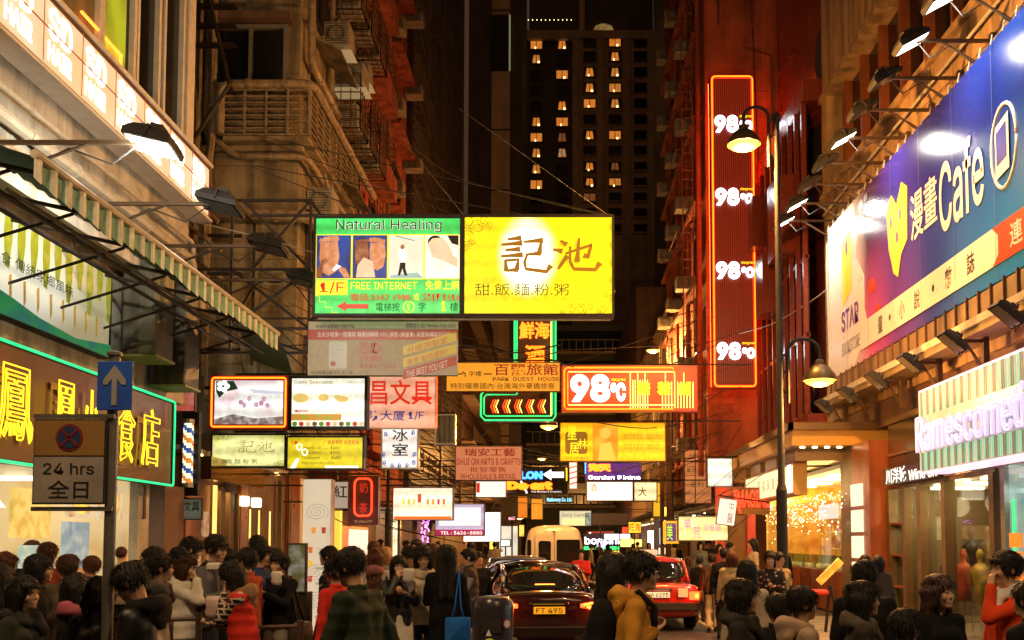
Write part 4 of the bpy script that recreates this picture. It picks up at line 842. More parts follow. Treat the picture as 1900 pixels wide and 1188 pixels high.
for i, cx in enumerate(cols_):
    for j, ry in enumerate(rows_):
        q = at(cx, ry, TY); yy = TY+(.8 if cx < 1066 else 0); hot = LIT.get((i, j)); w_, h_ = 1.75, 1.35
        w = window(T3, q.x, yy, q.z-h_/2, w_, h_, ax='y', n=1 if hot is None else 2, frame=M_towd, glass=M_glass if hot is None else W_OR[hot], fr=.12, dep=.25); off(T3, w)
        if hot is not None:
            if (i+j) % 3: 
                s_ = MB(); s_.add([(q.x-w_/2, yy-.2, q.z-h_/2), (q.x-w_/2+.25, yy-.2, q.z-h_/2), (q.x-w_/2+.45, yy-.2, q.z+h_/2), (q.x-w_/2, yy-.2, q.z+h_/2)], [(0,1,2,3)]); s_.add([(q.x+w_/2, yy-.2, q.z-h_/2), (q.x+w_/2-.25, yy-.2, q.z-h_/2), (q.x+w_/2-.45, yy-.2, q.z+h_/2), (q.x+w_/2, yy-.2, q.z+h_/2)], [(3,2,1,0)]); s_.build('curtain', M_towd, w)
            if hot < 2: MB().cbox((q.x+(.35 if (i+j) % 2 else -.1), yy-.1, q.z-h_/2+.22), (.3,.1,.3)).build('bedside_lamp', M_bul, w)
for j in range(26): z = 8+j*2.42; pt('floor_band', M_tow, lambda b: b.box(xm, c.x, TY-.15, TY, z-.35, z+.1)) if z < ztop else None
for i in range(5): x = at(1068+i*47, 300, TY).x; pt('pier', M_tow, lambda b: b.box(x-.5, x+.5, TY-.25, TY, 0, ztop))
# dark tower on the right with four small lit windows
a = at(1244, 300, 120); T4 = building('dark_tower', 'dark slab tower at the right of the hotel with a few pale lit windows', (a.x+5, 120, 0), 'tower'); pt = PB(T4)
pt('wall', M_towd, lambda b: b.box(a.x, a.x+20, 120, 140, 0, 110))
for py, wd, m_ in ((58, 1.9, 3), (86, 1.1, 3), (114, .9, 3), (140, .5, 3)):
    q = at(1268, py, 120); w = window(T4, q.x, 120, q.z-.5, wd, 1.1, ax='y', n=2, frame=M_tow, glass=glow('pale_window', (.9,.75,.4), .9), fr=.1); off(T4, w)
# low office block closing the street with balcony rows
OB = building('office_block', 'grey office block with rows of railed balconies closing the end of the street', (2, 108, 0), 'building'); pt = PB(OB)
pt('wall', mat('office_grey', (.13,.13,.11), .7, nz=.4, scale=.5), lambda b: b.box(-12, 14, 110, 135, 0, 26))
for k in range(6):
    z = 5.5+k*3.4; pt('balcony_slab', M_tow, lambda b: b.box(-10, 13, 108.6, 110, z, z+.3)); pt('glazing', M_glass, lambda b: b.box(-10, 13, 109.85, 109.95, z+.5, z+2.8)); 
    pt('balustrade', mat('pale_baluster', (.3,.3,.26), .6), lambda b: [b.box(-10+i*.8, -10+i*.8+.09, 108.6, 108.7, z+.3, z+1.5) for i in range(29)]+[b.box(-10, 13, 108.58, 108.72, z+1.5, z+1.62)])

# ------------------------------------------------------------------ right: ochre wall with the billboard
R1 = building('ochre_building', 'ochre plastered building at the right edge carrying the blue billboard', (7, 17, 0)); q1 = PB(R1)
q1('wall', M_oran, lambda b: b.box(7, 14, 7, 25.7, 4.9, 10.9)); q1('wall', M_oran, lambda b: b.box(7, 14, 7, 25.7, 13.4, 26)); q1('recess_wall', M_black, lambda b: b.box(7.45, 14, 7, 25.68, 10.85, 13.45))
q1('wall', M_dark, lambda b: b.box(7.1, 14, 7, 25.68, 4.35, 4.9)); q1('corner_pier', M_oran, lambda b: (b.box(6.98, 7.5, 25.2, 25.72, 10.9, 13.4)))
q1('ledge', M_oran, lambda b: (b.box(6.9, 7, 7, 25.75, 10.75, 10.9), b.box(6.9, 7, 7, 25.75, 13.4, 13.55)))
for k in range(13):
    y = 8.2+k*1.35; q1('window_mullion', M_wood, lambda b: b.box(7.2, 7.42, y-.06, y+.06, 10.9, 13.4)); q1('window_pane', M_glass, lambda b: b.box(7.4, 7.43, y+.06, y+1.29, 10.9, 13.4))
off(R1, pipe(R1, [(6.9, 8, 10.3), (6.9, 25.4, 10.3)], .03, M_pipeg))
# red glass building and its canopy
R2 = building('red_glass_building', 'dark red glazed building with tall mullions beside the vertical neon sign', (7, 29, 0)); q2 = PB(R2); M_redw = mat('dark_red_panel', (.2,.035,.02), .28, nz=.4, scale=1.2, streak=.4, coat=.3)
q2('wall', M_redw, lambda b: b.box(7.3, 15, 25.75, 32.2, 4.4, 40)); q2('wall', M_redw, lambda b: b.box(6.55, 7.3, 25.9, 32.2, 4.4, 5.2)); q2('wall', M_redw, lambda b: b.box(6.55, 7.3, 25.9, 32.2, 13.6, 14.2))
for k in range(9):
    y = 26+k*.77; q2('mullion', M_redw, lambda b: b.box(6.5, 6.62, y-.05, y+.05, 5.2, 13.6))
    if k < 8:
        for j in range(4): z = 5.2+j*2.1; q2('window_pane', mat('red_black_glass', (.02,.008,.006), .05), lambda b: b.box(6.64, 6.68, y+.05, y+.72, z, z+2.04)); 
for j in range(5): z = 5.2+j*2.1; q2('transom', M_redw, lambda b: b.box(6.56, 6.66, 25.95, 32.15, z-.05, z+.05))
for y0, z0, y1, z1 in ((27, 9.8, 28.2, 12), (29, 8.6, 30, 10.4), (30.4, 11, 31.4, 12.6)): q2('window_box', M_redw, lambda b: b.box(6.05, 6.6, y0, y1, z0, z1))
for z in (12.6, 15.2): q2('round_vent', M_blackm, lambda b: b.lathe([(.001, .12), (.75, .12), (.85, 0)], (7.3, 27.2 if z < 14 else 26.3, z), 28, M=Matrix.Rotation(-math.pi/2, 3, 'Y')))
M_cano = mat('canopy_ochre', (.55,.33,.08), .45, nz=.3, scale=1.5)
CN = building('entrance_canopy', 'wide ochre canopy with small downlights over the jewellery shop', (6.2, 27, 4), 'canopy'); qc = PB(CN)
qc('canopy_slab', M_cano, lambda b: b.box(5.25, 7.4, 22.2, 33.2, 4.0, 4.42)); qc('canopy_edge', M_bronze, lambda b: (b.box(5.15, 7.4, 22.05, 22.2, 4.34, 4.5), b.box(5.15, 5.25, 22.05, 33.2, 4.34, 4.5)))
for k in range(5): qc('soffit_step', mat('soffit_bronze', (.3,.2,.1), .4, .2), lambda b: b.box(5.5, 6.8, 23+k*2, 24.3+k*2, 3.72, 4.0))
M_dl = glow('downlight', (1,.75,.35), 9)
for k in range(6): qc('downlight', M_dl, lambda b: b.lathe([(.001, 0), (.06, 0), (.06, -.02), (.001, -.02)], (5.55+k*.28, 22.5, 3.99), 8))
# R3: rough building, neon red mixed into its render, carrying the vertical sign, pipes along its street side
R3 = building('rough_render_building', 'rough rendered neon-reddened building with pipes and scaffold behind the vertical neon sign', (6.5, 36, 0)); q3 = PB(R3)
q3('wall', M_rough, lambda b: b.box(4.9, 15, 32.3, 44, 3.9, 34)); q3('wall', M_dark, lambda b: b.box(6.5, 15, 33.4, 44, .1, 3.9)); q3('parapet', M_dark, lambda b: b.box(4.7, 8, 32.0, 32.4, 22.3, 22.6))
def netting(b):
    for i in range(26):
        for j in range(8):
            f = lambda u, v: (4.8+u*.13, 31.9-.12*math.sin(u*1.3+v*2.2), 20.2+v*.3+.08*math.sin(u*.9+v))
            b.add([f(i, j), f(i+1, j), f(i+1, j+.7), f(i, j+.7)], [(0,1,2,3)])
q3('scaffold_net', mat('brown_net', (.16,.08,.05), .8, nz=.5, scale=4), netting)
for x in (5.3, 6.4, 7.5): q3('scaffold_pole', M_rust, lambda b: (b.tube([(x, 31.85, 18.9), (x, 31.85, 24)], .035), b.tube([(x, 31.8, 19.9), (x, 32.3, 19.9)], .03)))
q3('scaffold_pole', M_rust, lambda b: (b.tube([(4.8, 31.8, 20.1), (8, 31.8, 20.15)], .035), b.tube([(5.6, 31.75, 20.0), (7.2, 31.75, 21.2)], .03)))
for k in range(7):
    z = 4.6+k*2.9
    for j in range(3):
        y = 34+j*3.2; off(R3, window(R3, 4.9, y, z+.9, 1.5, 1.2, sx=-1, n=2, frame=M_alud)); off(R3, ac_unit(R3, (4.55, y+1.4, z+.7), (.6,.6,.45), face='-y'))
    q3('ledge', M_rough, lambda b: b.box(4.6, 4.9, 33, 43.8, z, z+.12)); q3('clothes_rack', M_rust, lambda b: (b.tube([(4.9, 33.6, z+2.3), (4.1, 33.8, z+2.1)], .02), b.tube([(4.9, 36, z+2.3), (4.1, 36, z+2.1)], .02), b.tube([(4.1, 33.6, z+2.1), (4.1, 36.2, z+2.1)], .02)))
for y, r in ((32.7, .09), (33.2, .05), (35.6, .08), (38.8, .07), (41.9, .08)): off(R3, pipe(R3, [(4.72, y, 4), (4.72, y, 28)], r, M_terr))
for k in range(9): z = 6+k*1.65; x = 5.2+(k*1.37) % 2.2; q3('repair_patch', mat('red_patch', (.3,.08,.04), .9, nz=.6, scale=3), lambda b: b.box(x, x+.5+(k % 3)*.3, 32.285, 32.3, z, z+.35+(k % 2)*.4))
q3('conduit', M_rust, lambda b: (b.tube([(7.1, 32.22, 4.5), (7.1, 32.22, 18), (6.2, 32.22, 18.3)], .04))); q3('conduit', M_blackm, lambda b: b.tube([(6.6, 32.25, 5), (6.65, 32.25, 14), (6.5, 32.25, 19)], .02))
q3('render_seam', M_dark, lambda b: [b.box(4.92, 8, 32.29, 32.3, z, z+.03) for z in (7.2, 10.4, 13.6, 16.8)])
def ladder(b):
    for x in (4.15, 4.5): b.tube([(x, 32.5, 3), (x, 32.5, 22)], .018, 5)
    for k in range(64): b.tube([(4.15, 32.5, 3.1+k*.3), (4.5, 32.5, 3.1+k*.3)], .012, 4)
q3('wall_ladder', M_rust, ladder)
R4 = building('far_right_building', 'low dark building with lit balconies beyond the rough rendered building', (6, 60, 0)); q4 = PB(R4)
q4('wall', M_oran, lambda b: b.box(5.2, 15, 44.1, 70, 3.5, 13)); q4('wall', M_dark, lambda b: b.box(6.5, 15, 44.1, 96, .1, 3.5)); q4('wall', M_dark, lambda b: b.box(5.6, 15, 70.1, 96, 3.5, 20))
for k in range(3):
    for j in range(7): off(R4, window(R4, 5.2, 46+j*3.4, 4.6+k*2.9, 1.8, 1.4, sx=-1, n=2, frame=M_alud, glass=glow('amber_window', (1,.5,.1), .8) if (j+k) % 3 == 0 else None))
L4 = building('far_left_building', 'dark low block with balconies on the far left side of the street', (-7, 80, 0)); q5 = PB(L4)
q5('wall', M_dark, lambda b: b.box(-14, -6.2, 63.5, 100, 3.4, 22)); q5('wall', M_dark, lambda b: b.box(-14, -7.2, 63.5, 100, .1, 3.4))
for k in range(5):
    q5('balcony', M_tow, lambda b: b.box(-6.2, -5.4, 64, 98, 5.2+k*3, 5.35+k*3)); q5('balcony_rail', M_alud, lambda b: [b.box(-5.45, -5.4, 64+i*.7, 64.06+i*.7, 5.35+k*3, 6.3+k*3) for i in range(48)]+[b.box(-5.47, -5.38, 64, 98, 6.3+k*3, 6.36+k*3)])
# near wall behind the camera's right and left edges continue past the frame

# loose wiring on the facades
rc = random.Random(12)
for root, X, sx, y0, y1, za, zb, n in ((L1, -6.95, 1, 10, 18.4, 6.2, 7.7, 6), (L2, SX+.03, 1, 21.8, 28.3, 5, 16, 16), (R1, 6.95, -1, 9, 25.3, 9.6, 10.7, 6), (R3, 4.86, -1, 32.5, 43.5, 5, 20, 16), (L3, X3+.03, 1, 29.4, 39.2, 5, 20, 12)):
    for k in range(n):
        a, b_ = sorted((rc.uniform(y0, y1), rc.uniform(y0, y1))); z = rc.uniform(za, zb); vert = rc.random() < .4; r_ = rc.choice((.008, .012, .02)); P = []
        for i in range(9):
            t = i/8; P.append((X+sx*rc.uniform(.0, .03), a+(b_-a)*t, z-.25*math.sin(math.pi*t)*rc.uniform(.8, 1.1)) if not vert else (X+sx*rc.uniform(0, .03), a+.06*math.sin(t*5), z-rc.uniform(.28, .3)*i))
        q = MB().tube(P, r_, 5).build('wire', rc.choice((M_blackm, M_pipe, M_pipeg)), root); off(root, q)
for k in range(9):                                     # formwork joints and patches on the concrete front
    z = 4.9+k*1.05; p2('joint', M_dark, lambda b: b.box(-9.4, SX-.02, FY-.006, FY, z, z+.018))
for k in range(7): x = -8.6+rc.uniform(0, 2.6); z = rc.uniform(5, 10); p2('repair_patch', mat('cement_patch', (.28,.26,.2), .9, nz=.5, scale=4), lambda b: b.box(x, x+rc.uniform(.3, .8), FY-.01, FY, z, z+rc.uniform(.2, .6)))
# ------------------------------------------------------------------ sign materials
N_YEL = glow('neon_yellow', (1,.66,.02), 1.8); N_RED = glow('neon_red', (1,.035,.01), 3.2); N_ORG = glow('neon_orange', (1,.14,.006), 4); N_GRN = glow('neon_green', (.04,.85,.2), 1.5)
N_TEAL = glow('neon_teal', (.015,.8,.3), 1.25); N_WHT = glow('neon_white', (.85,.93,1), 5); N_BLU = glow('neon_blue', (.06,.3,1), 2.5); N_PUR = glow('neon_purple', (.6,.35,1), 4)
N_PYEL = glow('neon_pale_yellow', (1,.8,.15), 2.6)
I_BLK = mat('ink_black', (.01,.01,.01), .5); I_RED = mat('ink_red', (.5,.02,.015), .5); I_BRN = mat('ink_brown', (.22,.11,.02), .5); I_BLU = mat('ink_blue', (.05,.06,.3), .5); I_WHT = mat('ink_white', (.75,.72,.65), .5)
I_PUR = mat('ink_purple', (.16,.05,.3), .4); I_GREY = mat('ink_grey', (.2,.2,.2), .5); I_YEL = mat('ink_yellow', (.75,.55,.03), .5)
L_WHT = glow('lit_white', (1,.97,.9), 1.4); L_YEL = glow('lit_yellow_ink', (1,.85,.02), 1.0); L_BRN = glow('lit_brown_ink', (.35,.17,.01), .6); L_RED = glow('lit_red_ink', (.75,.03,.01), .7); L_BLKB = glow('lit_olive_ink', (.1,.09,.005), .5)
M_fr = mat('sign_frame', (.015,.014,.012), .5, .3, nz=.4)
def hang(S, x_wall, z_off=0, up=.25):
    """the steel arms that carry a sign from the building at its side"""
    o = S.root.location; dx = x_wall-o.x; e = S.w/2*(1 if dx > 0 else -1); b = MB()
    b.tube([(-e*.98, 0, S.h+.05), (dx, 0, S.h+.05)], .02, 6); b.tube([(e*.9, 0, -.04), (e+(dx-e)*.5, 0, S.h*.5)], .012, 5); b.tube([(e*.2, 0, S.h+.06), (dx, 0, S.h+1.0)], .01, 5); b.tube([(-e*.9, 0, S.h+.06), (dx, 0, S.h+1.6)], .008, 4)
    return b.build('bracket', M_iron, S.root)
DRED = glow('dark_red_ink', (.28,.012,.006), .6)
CHI = [[(1035,186),(1098,178)],[(1004,213),(1103,204)],[(1024,240),(1092,235)],[(1003,271),(1106,262)],[(1022,288),(1028,346)],[(1020,292),(1086,287),(1080,340)],[(1028,343),(1082,336)],[(1116,199),(1206,190)],[(1201,190),(1192,258)],[(1124,263),(1196,255)],[(1132,258),(1118,300),(1124,334),(1226,347),(1246,316)],[(1298,193),(1326,213)],[(1262,237),(1303,246)],[(1284,336),(1300,310),(1328,268)],[(1322,258),(1452,213),(1440,250),(1434,277),(1412,268)],[(1388,180),(1380,300)],[(1344,222),(1344,296),(1362,334),(1470,337),(1490,303)]]
def brush(S, pts, m, box=(0, 0, 1, 1), k=1.):
    """a brush stroke: thin at its start, pressed wide at its end"""
    P = []; n = len(pts)
    for i in range(n-1):
        for t in (0, .5): P.append((pts[i][0]+(pts[i+1][0]-pts[i][0])*t, pts[i][1]+(pts[i+1][1]-pts[i][1])*t))
    P.append(pts[-1]); a, b_ = [], []
    for i, p in enumerate(P):
        q, r = P[max(i-1, 0)], P[min(i+1, len(P)-1)]; dx, dy = r[0]-q[0], r[1]-q[1]; L_ = math.hypot(dx, dy); w = (6.5+6*i/(len(P)-1))*k*(1.25 if i == len(P)-1 else 1)
        ex = (dx/L_*3*(1 if i == len(P)-1 else (-1 if i == 0 else 0))); a.append((p[0]+ex-dy/L_*w, p[1]+dx/L_*w)); b_.append((p[0]+ex+dy/L_*w*.8, p[1]-dx/L_*w*.8))
    f = lambda p: (box[0]+(p[0]-807)/756*(box[2]-box[0]), box[1]+(p[1]-65)/502*(box[3]-box[1]))
    x = MB(); S.lay += .0003; y = S.y-.006-S.lay; A = [S.xz(*f(p)) for p in a]; B = [S.xz(*f(p)) for p in b_]
    for i in range(len(A)-1): x.prism([A[i], A[i+1], B[i+1], B[i]], y-.002, y)
    return x.build('brush_stroke', m, S.root)
def perforated():
    m = glow('mesh_peach', (1,.62,.34), .8, blot=.5, bcol=(1,.8,.6), bscale=1.1); t = m.node_tree; N = t.nodes.new; L = t.links.new; b = t.nodes['Principled BSDF']
    co = N('ShaderNodeTexCoord'); v = N('ShaderNodeTexVoronoi'); v.inputs['Scale'].default_value = 26; v.inputs['Randomness'].default_value = 0; L(co.outputs['Object'], v.inputs['Vector']); r = N('ShaderNodeMapRange'); r.inputs[1].default_value = .25; r.inputs[2].default_value = .45; r.inputs[3].default_value = 1.15; r.inputs[4].default_value = .4; L(v.outputs['Distance'], r.inputs[0]); L(r.outputs[0], b.inputs['Emission Strength']); return m
GS = 'signs hanging over the street'
# ---- the two big lightboxes
S = sign('hanging_lightbox', 'green lightbox with four massage photographs and a red arrow', 'sign', 585, 406, 859, 590, 18.3, face=glow('green_panel', (.05,.72,.13), .95, blot=.3, bcol=(.12,.85,.25), bscale=1.2), frame=M_fr, fw=.045, group=GS, depth=.3); hang(S, -5.75)
S.text('Natural Healing', .15, .035, .86, .165, I_WHT, bold=.035, up=.004).data.materials[0] = L_WHT; S.text('Natural Healing', .15, .035, .86, .165, I_BLK, bold=.006, up=.008)
PH = [glow('photo_blue', (.02,.08,.45), .6, blot=.9, bcol=(.01,.02,.1), bscale=3), glow('photo_blue', (0,0,0), 1), glow('photo_pale', (.8,.83,.68), .9, blot=.5, bcol=(.6,.6,.45), bscale=2), glow('photo_towel', (.95,.9,.75), 1.1, blot=.4, bcol=(.75,.6,.4), bscale=2)]
FLESH = glow('photo_skin', (.62,.24,.1), .8, blot=.9, bcol=(.85,.45,.25), bscale=6); FLESH2 = glow('photo_skin_dark', (.3,.09,.04), .7, blot=.8, bcol=(.6,.28,.14), bscale=7)
for i in range(4):
    u0 = .022+i*.243; S.rect(u0-.006, .185, u0+.236, .635, L_YEL, 'photo_border', up=.003); S.rect(u0, .195, u0+.23, .625, PH[i], 'photo', up=.006)
def ovl(S, u, v, ru, rv, m, name='emblem', up=.012, n=14, a0=0, t=.002): return S.poly([(u+ru*math.cos(a0)*math.cos(k*2*math.pi/n)-rv*math.sin(a0)*math.sin(k*2*math.pi/n), v+ru*math.sin(a0)*math.cos(k*2*math.pi/n)+rv*math.cos(a0)*math.sin(k*2*math.pi/n)) for k in range(n)], m, name, up=up, t=t)
def foot(u, v, s, fl=1, m=FLESH):
    S.poly([(u-.05*s, v-.1*s), (u+.05*s, v-.11*s), (u+.062*s, v+.02*s), (u+.045*s, v+.15*s), (u, v+.19*s), (u-.045*s, v+.15*s), (u-.055*s, v+.03*s)], m, 'photo_foot', up=.01)
    for k in range(5): ovl(S, u+fl*(-.046+k*.022)*s, v-(.115+.012*k-.002*k*k)*s, (.0105+.002*k)*s, .026*s, m, 'photo_toe', up=.012+.0005*k, n=10)
foot(.105, .385, 1.15); S.poly([(.025, .56), (.06, .44), (.09, .43), (.1, .46), (.07, .5), (.06, .62), (.025, .62)], FLESH2, 'photo_hand', up=.016); S.poly([(.25, .62), (.22, .53), (.17, .5), (.17, .54), (.21, .62)], FLESH, 'photo_hand', up=.016); S.poly([(.13, .54), (.16, .49), (.19, .51), (.14, .56)], L_WHT, 'photo_card', up=.02)
foot(.325, .36, .8, 1, FLESH2); foot(.43, .37, .95, -1, FLESH); S.poly([(.29, .62), (.3, .5), (.34, .42), (.4, .46), (.42, .62)], glow('photo_skin_pale', (.85,.62,.42), .9, blot=.5), 'photo_hand', up=.018)
S.poly([(.58, .34), (.61, .33), (.625, .4), (.62, .47), (.585, .47)], L_WHT, 'photo_figure', up=.012); S.poly([(.585, .47), (.62, .47), (.62, .53), (.635, .6), (.615, .6), (.6, .53), (.585, .6), (.57, .6), (.58, .52)], I_BLK, 'photo_figure', up=.012); ovl(S, .6, .315, .014, .025, FLESH2); S.tube([(.55, .2), (.68, .25)], I_BLK, .006, 'photo_bar', up=.012); S.poly([(.52, .6), (.7, .57), (.74, .625), (.52, .625)], glow('photo_teal', (.35,.6,.6), .7), 'photo_bed', up=.01)
S.poly([(.77, .28), (.8, .23), (.87, .22), (.91, .3), (.94, .4), (.97, .43), (.97, .52), (.85, .44), (.8, .42)], glow('photo_skin_pale', (.85,.62,.42), .9), 'photo_figure', up=.012); ovl(S, .82, .27, .052, .07, I_BLK, 'photo_hair', up=.011); ovl(S, .835, .335, .04, .065, glow('photo_skin_pale', (1,1,1), 1), 'photo_face', up=.014, a0=-.3); S.poly([(.9, .2), (.975, .2), (.975, .3), (.93, .28)], I_BLK, 'photo_shadow_panel', up=.01)
S.rect(.02, .65, .235, .795, L_YEL, up=.004); S.text('1/F', .05, .665, .21, .78, L_RED, bold=.01, up=.008); S.text('FREE INTERNET', .255, .665, .7, .74, L_YEL, bold=.02); S.text('免費上網', .755, .65, .98, .745, L_YEL, bold=.02)
S.text('電話:2367 1988', .255, .78, .655, .85, L_RED, bold=.015); S.text('或', .675, .78, .715, .85, L_YEL); S.text('2317 1616', .74, .78, .985, .85, L_RED, bold=.015); S.poly([(.16, .905), (.225, .86), (.225, .885), (.375, .885), (.375, .93), (.225, .93), (.225, .955)], L_RED, 'arrow')
S.text('電梯按', .425, .87, .585, .955, I_BLK); S.text('字', .71, .87, .76, .955, I_BLK); S.text('樓', .92, .87, .975, .955, I_BLK); S.text('1', .635, .88, .655, .945, L_YEL, bold=.01); S.text('1', .865, .855, .895, .955, L_YEL, bold=.05)
S.tube([(.645+.036*math.cos(k*math.pi/8), .912+.055*math.sin(k*math.pi/8)) for k in range(17)], L_YEL, .008, 'ring', up=.012); S.tube([(.01, .8), (.045, .8), (.045, .86), (.085, .86), (.085, .915), (.13, .915), (.13, .965), (.17, .965)], L_YEL, .006, 'stair_line', up=.01)
S = sign('hanging_lightbox', 'bright yellow lightbox with large brown characters and cloud scrolls over the street', 'sign', 859, 404, 1139, 590, 18.3, face=glow('yellow_panel', (1,.86,.006), 1.02, hot=(1,1,.75), hs=2.6, hz=(-.2,-.15,1.12), hr=(.62,1,.85), blot=.2, bcol=(.95,.78,.0), bscale=1.), frame=M_fr, fw=.045, group=GS, depth=.3); hang(S, -5.75)
[brush(S, p_, L_BRN) for p_ in CHI]; S.text('甜.飯.麵.粉.粥', .085, .68, .7, .8, L_BLKB, bold=.0)
def curl(u, v, r, a0=0, tn=1.6, fl=1): return [(u+fl*r*(1-k/26)*math.cos(a0+k*tn*2*math.pi/18)*.66, v+r*(1-k/26)*math.sin(a0+k*tn*2*math.pi/18)) for k in range(19)]
for (u, v, r, a0, fl) in ((.04, .07, .07, 1, 1), (.1, .12, .08, 2, 1), (.14, .06, .06, 0, -1), (.18, .1, .04, 1, 1), (.03, .22, .07, 3, -1), (.02, .33, .05, 1, 1), (.07, .27, .04, 2, 1), (.72, .93, .05, 3, 1), (.78, .93, .06, 2, -1), (.85, .9, .04, 1, 1), (.93, .93, .05, 3, -1), (.975, .76, .06, 2, 1), (.66, .96, .03, 0, 1), (.9, .96, .03, 0, 1)): S.tube(curl(u, v, r, a0, 1.6, fl), L_BRN, .005, 'cloud_scroll', up=.008, n=4)
b = MB(); b.tube([at(590, 401, 18.2), at(1133, 403, 18.2)], .008, 5); b.tube([at(850, 200, 24), at(1133, 403, 18.2)], .006, 4); b.tube([at(862, 401, 18.2), at(740, 250, 26)], .006, 4); b.tube([at(590, 592, 18.2), at(1133, 594, 18.2)], .02, 5)
tag(b.build('stay_wires', M_pipeg), 'thin stay wires holding the two large lightboxes', 'cable')
# black steel truss on the left that carries them
TR = thing('sign_truss', 'black diagonal braced steel truss left of the green lightbox', 'steel frame', (-5.3, 19.2, 6)); o = Vector(TR.location)
def tt(nm, pts, r=.035): q = MB().tube(pts, r, 4).build(nm, M_iron, TR); q.location = -o
x0, z0 = at(432, 372, 19.2).x, at(432, 372, 19.2).z; x1 = at(577, 372, 19.2).x; zb = at(432, 500, 19.2).z; zc = at(432, 610, 19.2).z; zd = at(432, 655, 19.2).z
for pts in (((x0, 19.2, z0), (x1, 19.2, z0)), ((x0-1., 19.2, zb), (x1, 19.2, zb)), ((x1, 19.2, z0), (x1, 19.2, zd)), ((x0, 19.2, z0), (x0, 19.2, zd)), ((x0, 19.2, zc), (x1, 19.2, zc)), ((x0-1, 19.2, zd), (x1, 19.2, zd)), ((x0+.2, 19.2, z0), (x1, 19.2, zb)), ((x1, 19.2, z0), (x0+.4, 19.2, zb)), ((x0, 19.2, zb), (x1, 19.2, zc)), ((x1, 19.2, zb), (x0, 19.2, zc)), ((x0, 19.2, zc), (x1, 19.2, zd)), ((x0, 20.6, z0), (x0, 20.6, zd)), ((x1, 20.6, z0), (x1, 20.6, zd)), ((x0, 19.2, z0), (x0, 20.6, z0)), ((x1, 19.2, z0), (x1, 20.6, z0)), ((x0, 19.2, zc), (x0, 20.6, zb)), ((x1, 19.2, zc), (x1, 20.6, zb))): tt('strut', pts)
# ---- salon banner under it
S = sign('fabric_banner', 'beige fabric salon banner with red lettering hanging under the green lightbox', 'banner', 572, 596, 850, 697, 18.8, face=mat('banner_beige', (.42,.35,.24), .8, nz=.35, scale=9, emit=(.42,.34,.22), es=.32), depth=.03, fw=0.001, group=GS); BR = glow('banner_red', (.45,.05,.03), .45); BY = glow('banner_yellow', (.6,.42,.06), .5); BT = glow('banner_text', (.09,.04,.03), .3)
S.rect(0, .16, 1, .35, BR); S.text('www.sdhair.com.hk', .05, .06, .31, .13, BT, bold=.02); S.text('跟蹤加入 SD  Member Club 2010', .65, .04, .98, .13, BT); S.text('全尖沙咀第一間獲取 職業訓練局 VTC 頒發 (美髮業) 資歷架構認可証明', .06, .2, .95, .31, glow('banner_cream', (.8,.7,.5), .5))
S.text('SD', .345, .4, .49, .6, BR, bold=.06); S.text('Hair', .345, .61, .5, .74, BR, bold=.05); S.text('美髮薈萃 捨我其誰', .345, .78, .59, .87, BR)
S.rect(.14, .38, .26, .88, glow('banner_paper', (.5,.44,.32), .5)); ovl(S, .17, .79, .018, .045, BR); S.text('........\n.........\n.......', .16, .45, .24, .6, BT)
for k, (m_, tx) in enumerate(((BY, '升呢洞型室'), (BY, '專攻‧髮綫最好!'), (BR, 'THE BEST YOU GET'))):
    v = .47+k*.22; S.poly([(.635, v), (.99, v-.27), (.99, v-.1), (.635, v+.17)], m_, 'printed_strip'); q = S.text(tx, .66, v+.02, .93, v+.14, BR if m_ is BY else glow('banner_cream', (1,1,1), 1)); co = [v_.co.copy() for v_ in q.data.vertices]
    for v_ in q.data.vertices: v_.co.z += (v_.co.x-S.xz(.66, 0)[0])*.27/(.355)*(S.h/S.w)+.0
S.text('尖沙咀漢口道 地下 及 1 樓', .02, .92, .3, .98, BT); MB().tube([(-S.w/2, 0, S.h), (S.w/2, 0, S.h)], .02).build('rail', M_iron, S.root); MB().tube([(-S.w/2, 0, 0), (S.w/2, 0, 0)], .015).build('rail', M_iron, S.root); hang(S, -5.75)
# ---- left cluster, lower
S = sign('neon_framed_lightbox', 'flower poster lightbox framed in orange neon above the yellow boxes', 'sign', 393, 699, 538, 798, 20.2, face=glow('flower_panel', (.9,.95,.88), 1.15, blot=.8, bcol=(.75,.55,.62), bscale=2.2), frame=mat('red_frame', (.3,.02,.01), .5), fw=.1, group=GS); S.border(N_ORG, .018, .05, .05); hang(S, -6.6)
S.poly([(.08, .1), (.3, .1), (.36, .25), (.2, .3), (.12, .42), (.08, .3)], glow('leaf_dark', (.02,.08,.04), .4), 'printed_leaf', up=.002)
for k in range(5): ovl(S, .17+.05*math.cos(k*1.257), .2+.07*math.sin(k*1.257), .035, .05, L_WHT, 'printed_petal', up=.008)
[ovl(S, .4+k*.06+.02*math.sin(k*5), .5+.07*math.sin(k*2.3), .03, .05, glow('plum_ink', (.62,.3,.5), .75, blot=.9, bcol=(.9,.8,.9), bscale=12), 'printed_blossom', up=.006) for k in range(7)]; S.poly([(.05, .82), (.3, .72), (.6, .8), (.95, .76), (.95, .93), (.05, .93)], glow('reed_ink', (.3,.22,.2), .6, blot=.9, bcol=(.8,.75,.7), bscale=9), 'printed_reeds', up=.004); S.poly([(.5, .25), (.95, .3), (.95, .36), (.55, .33)], glow('mist_ink', (.7,.72,.85), .9), 'printed_mist', up=.004)
S = sign('lightbox_sign', 'white lightbox with pictures of curry dishes beside the orange neon frame', 'sign', 539, 699, 684, 798, 20.2, face=glow('curry_panel', (.95,.95,.8), 1.25, blot=.3, bcol=(.85,.82,.6), bscale=2), frame=M_fr, fw=.06, group=GS)
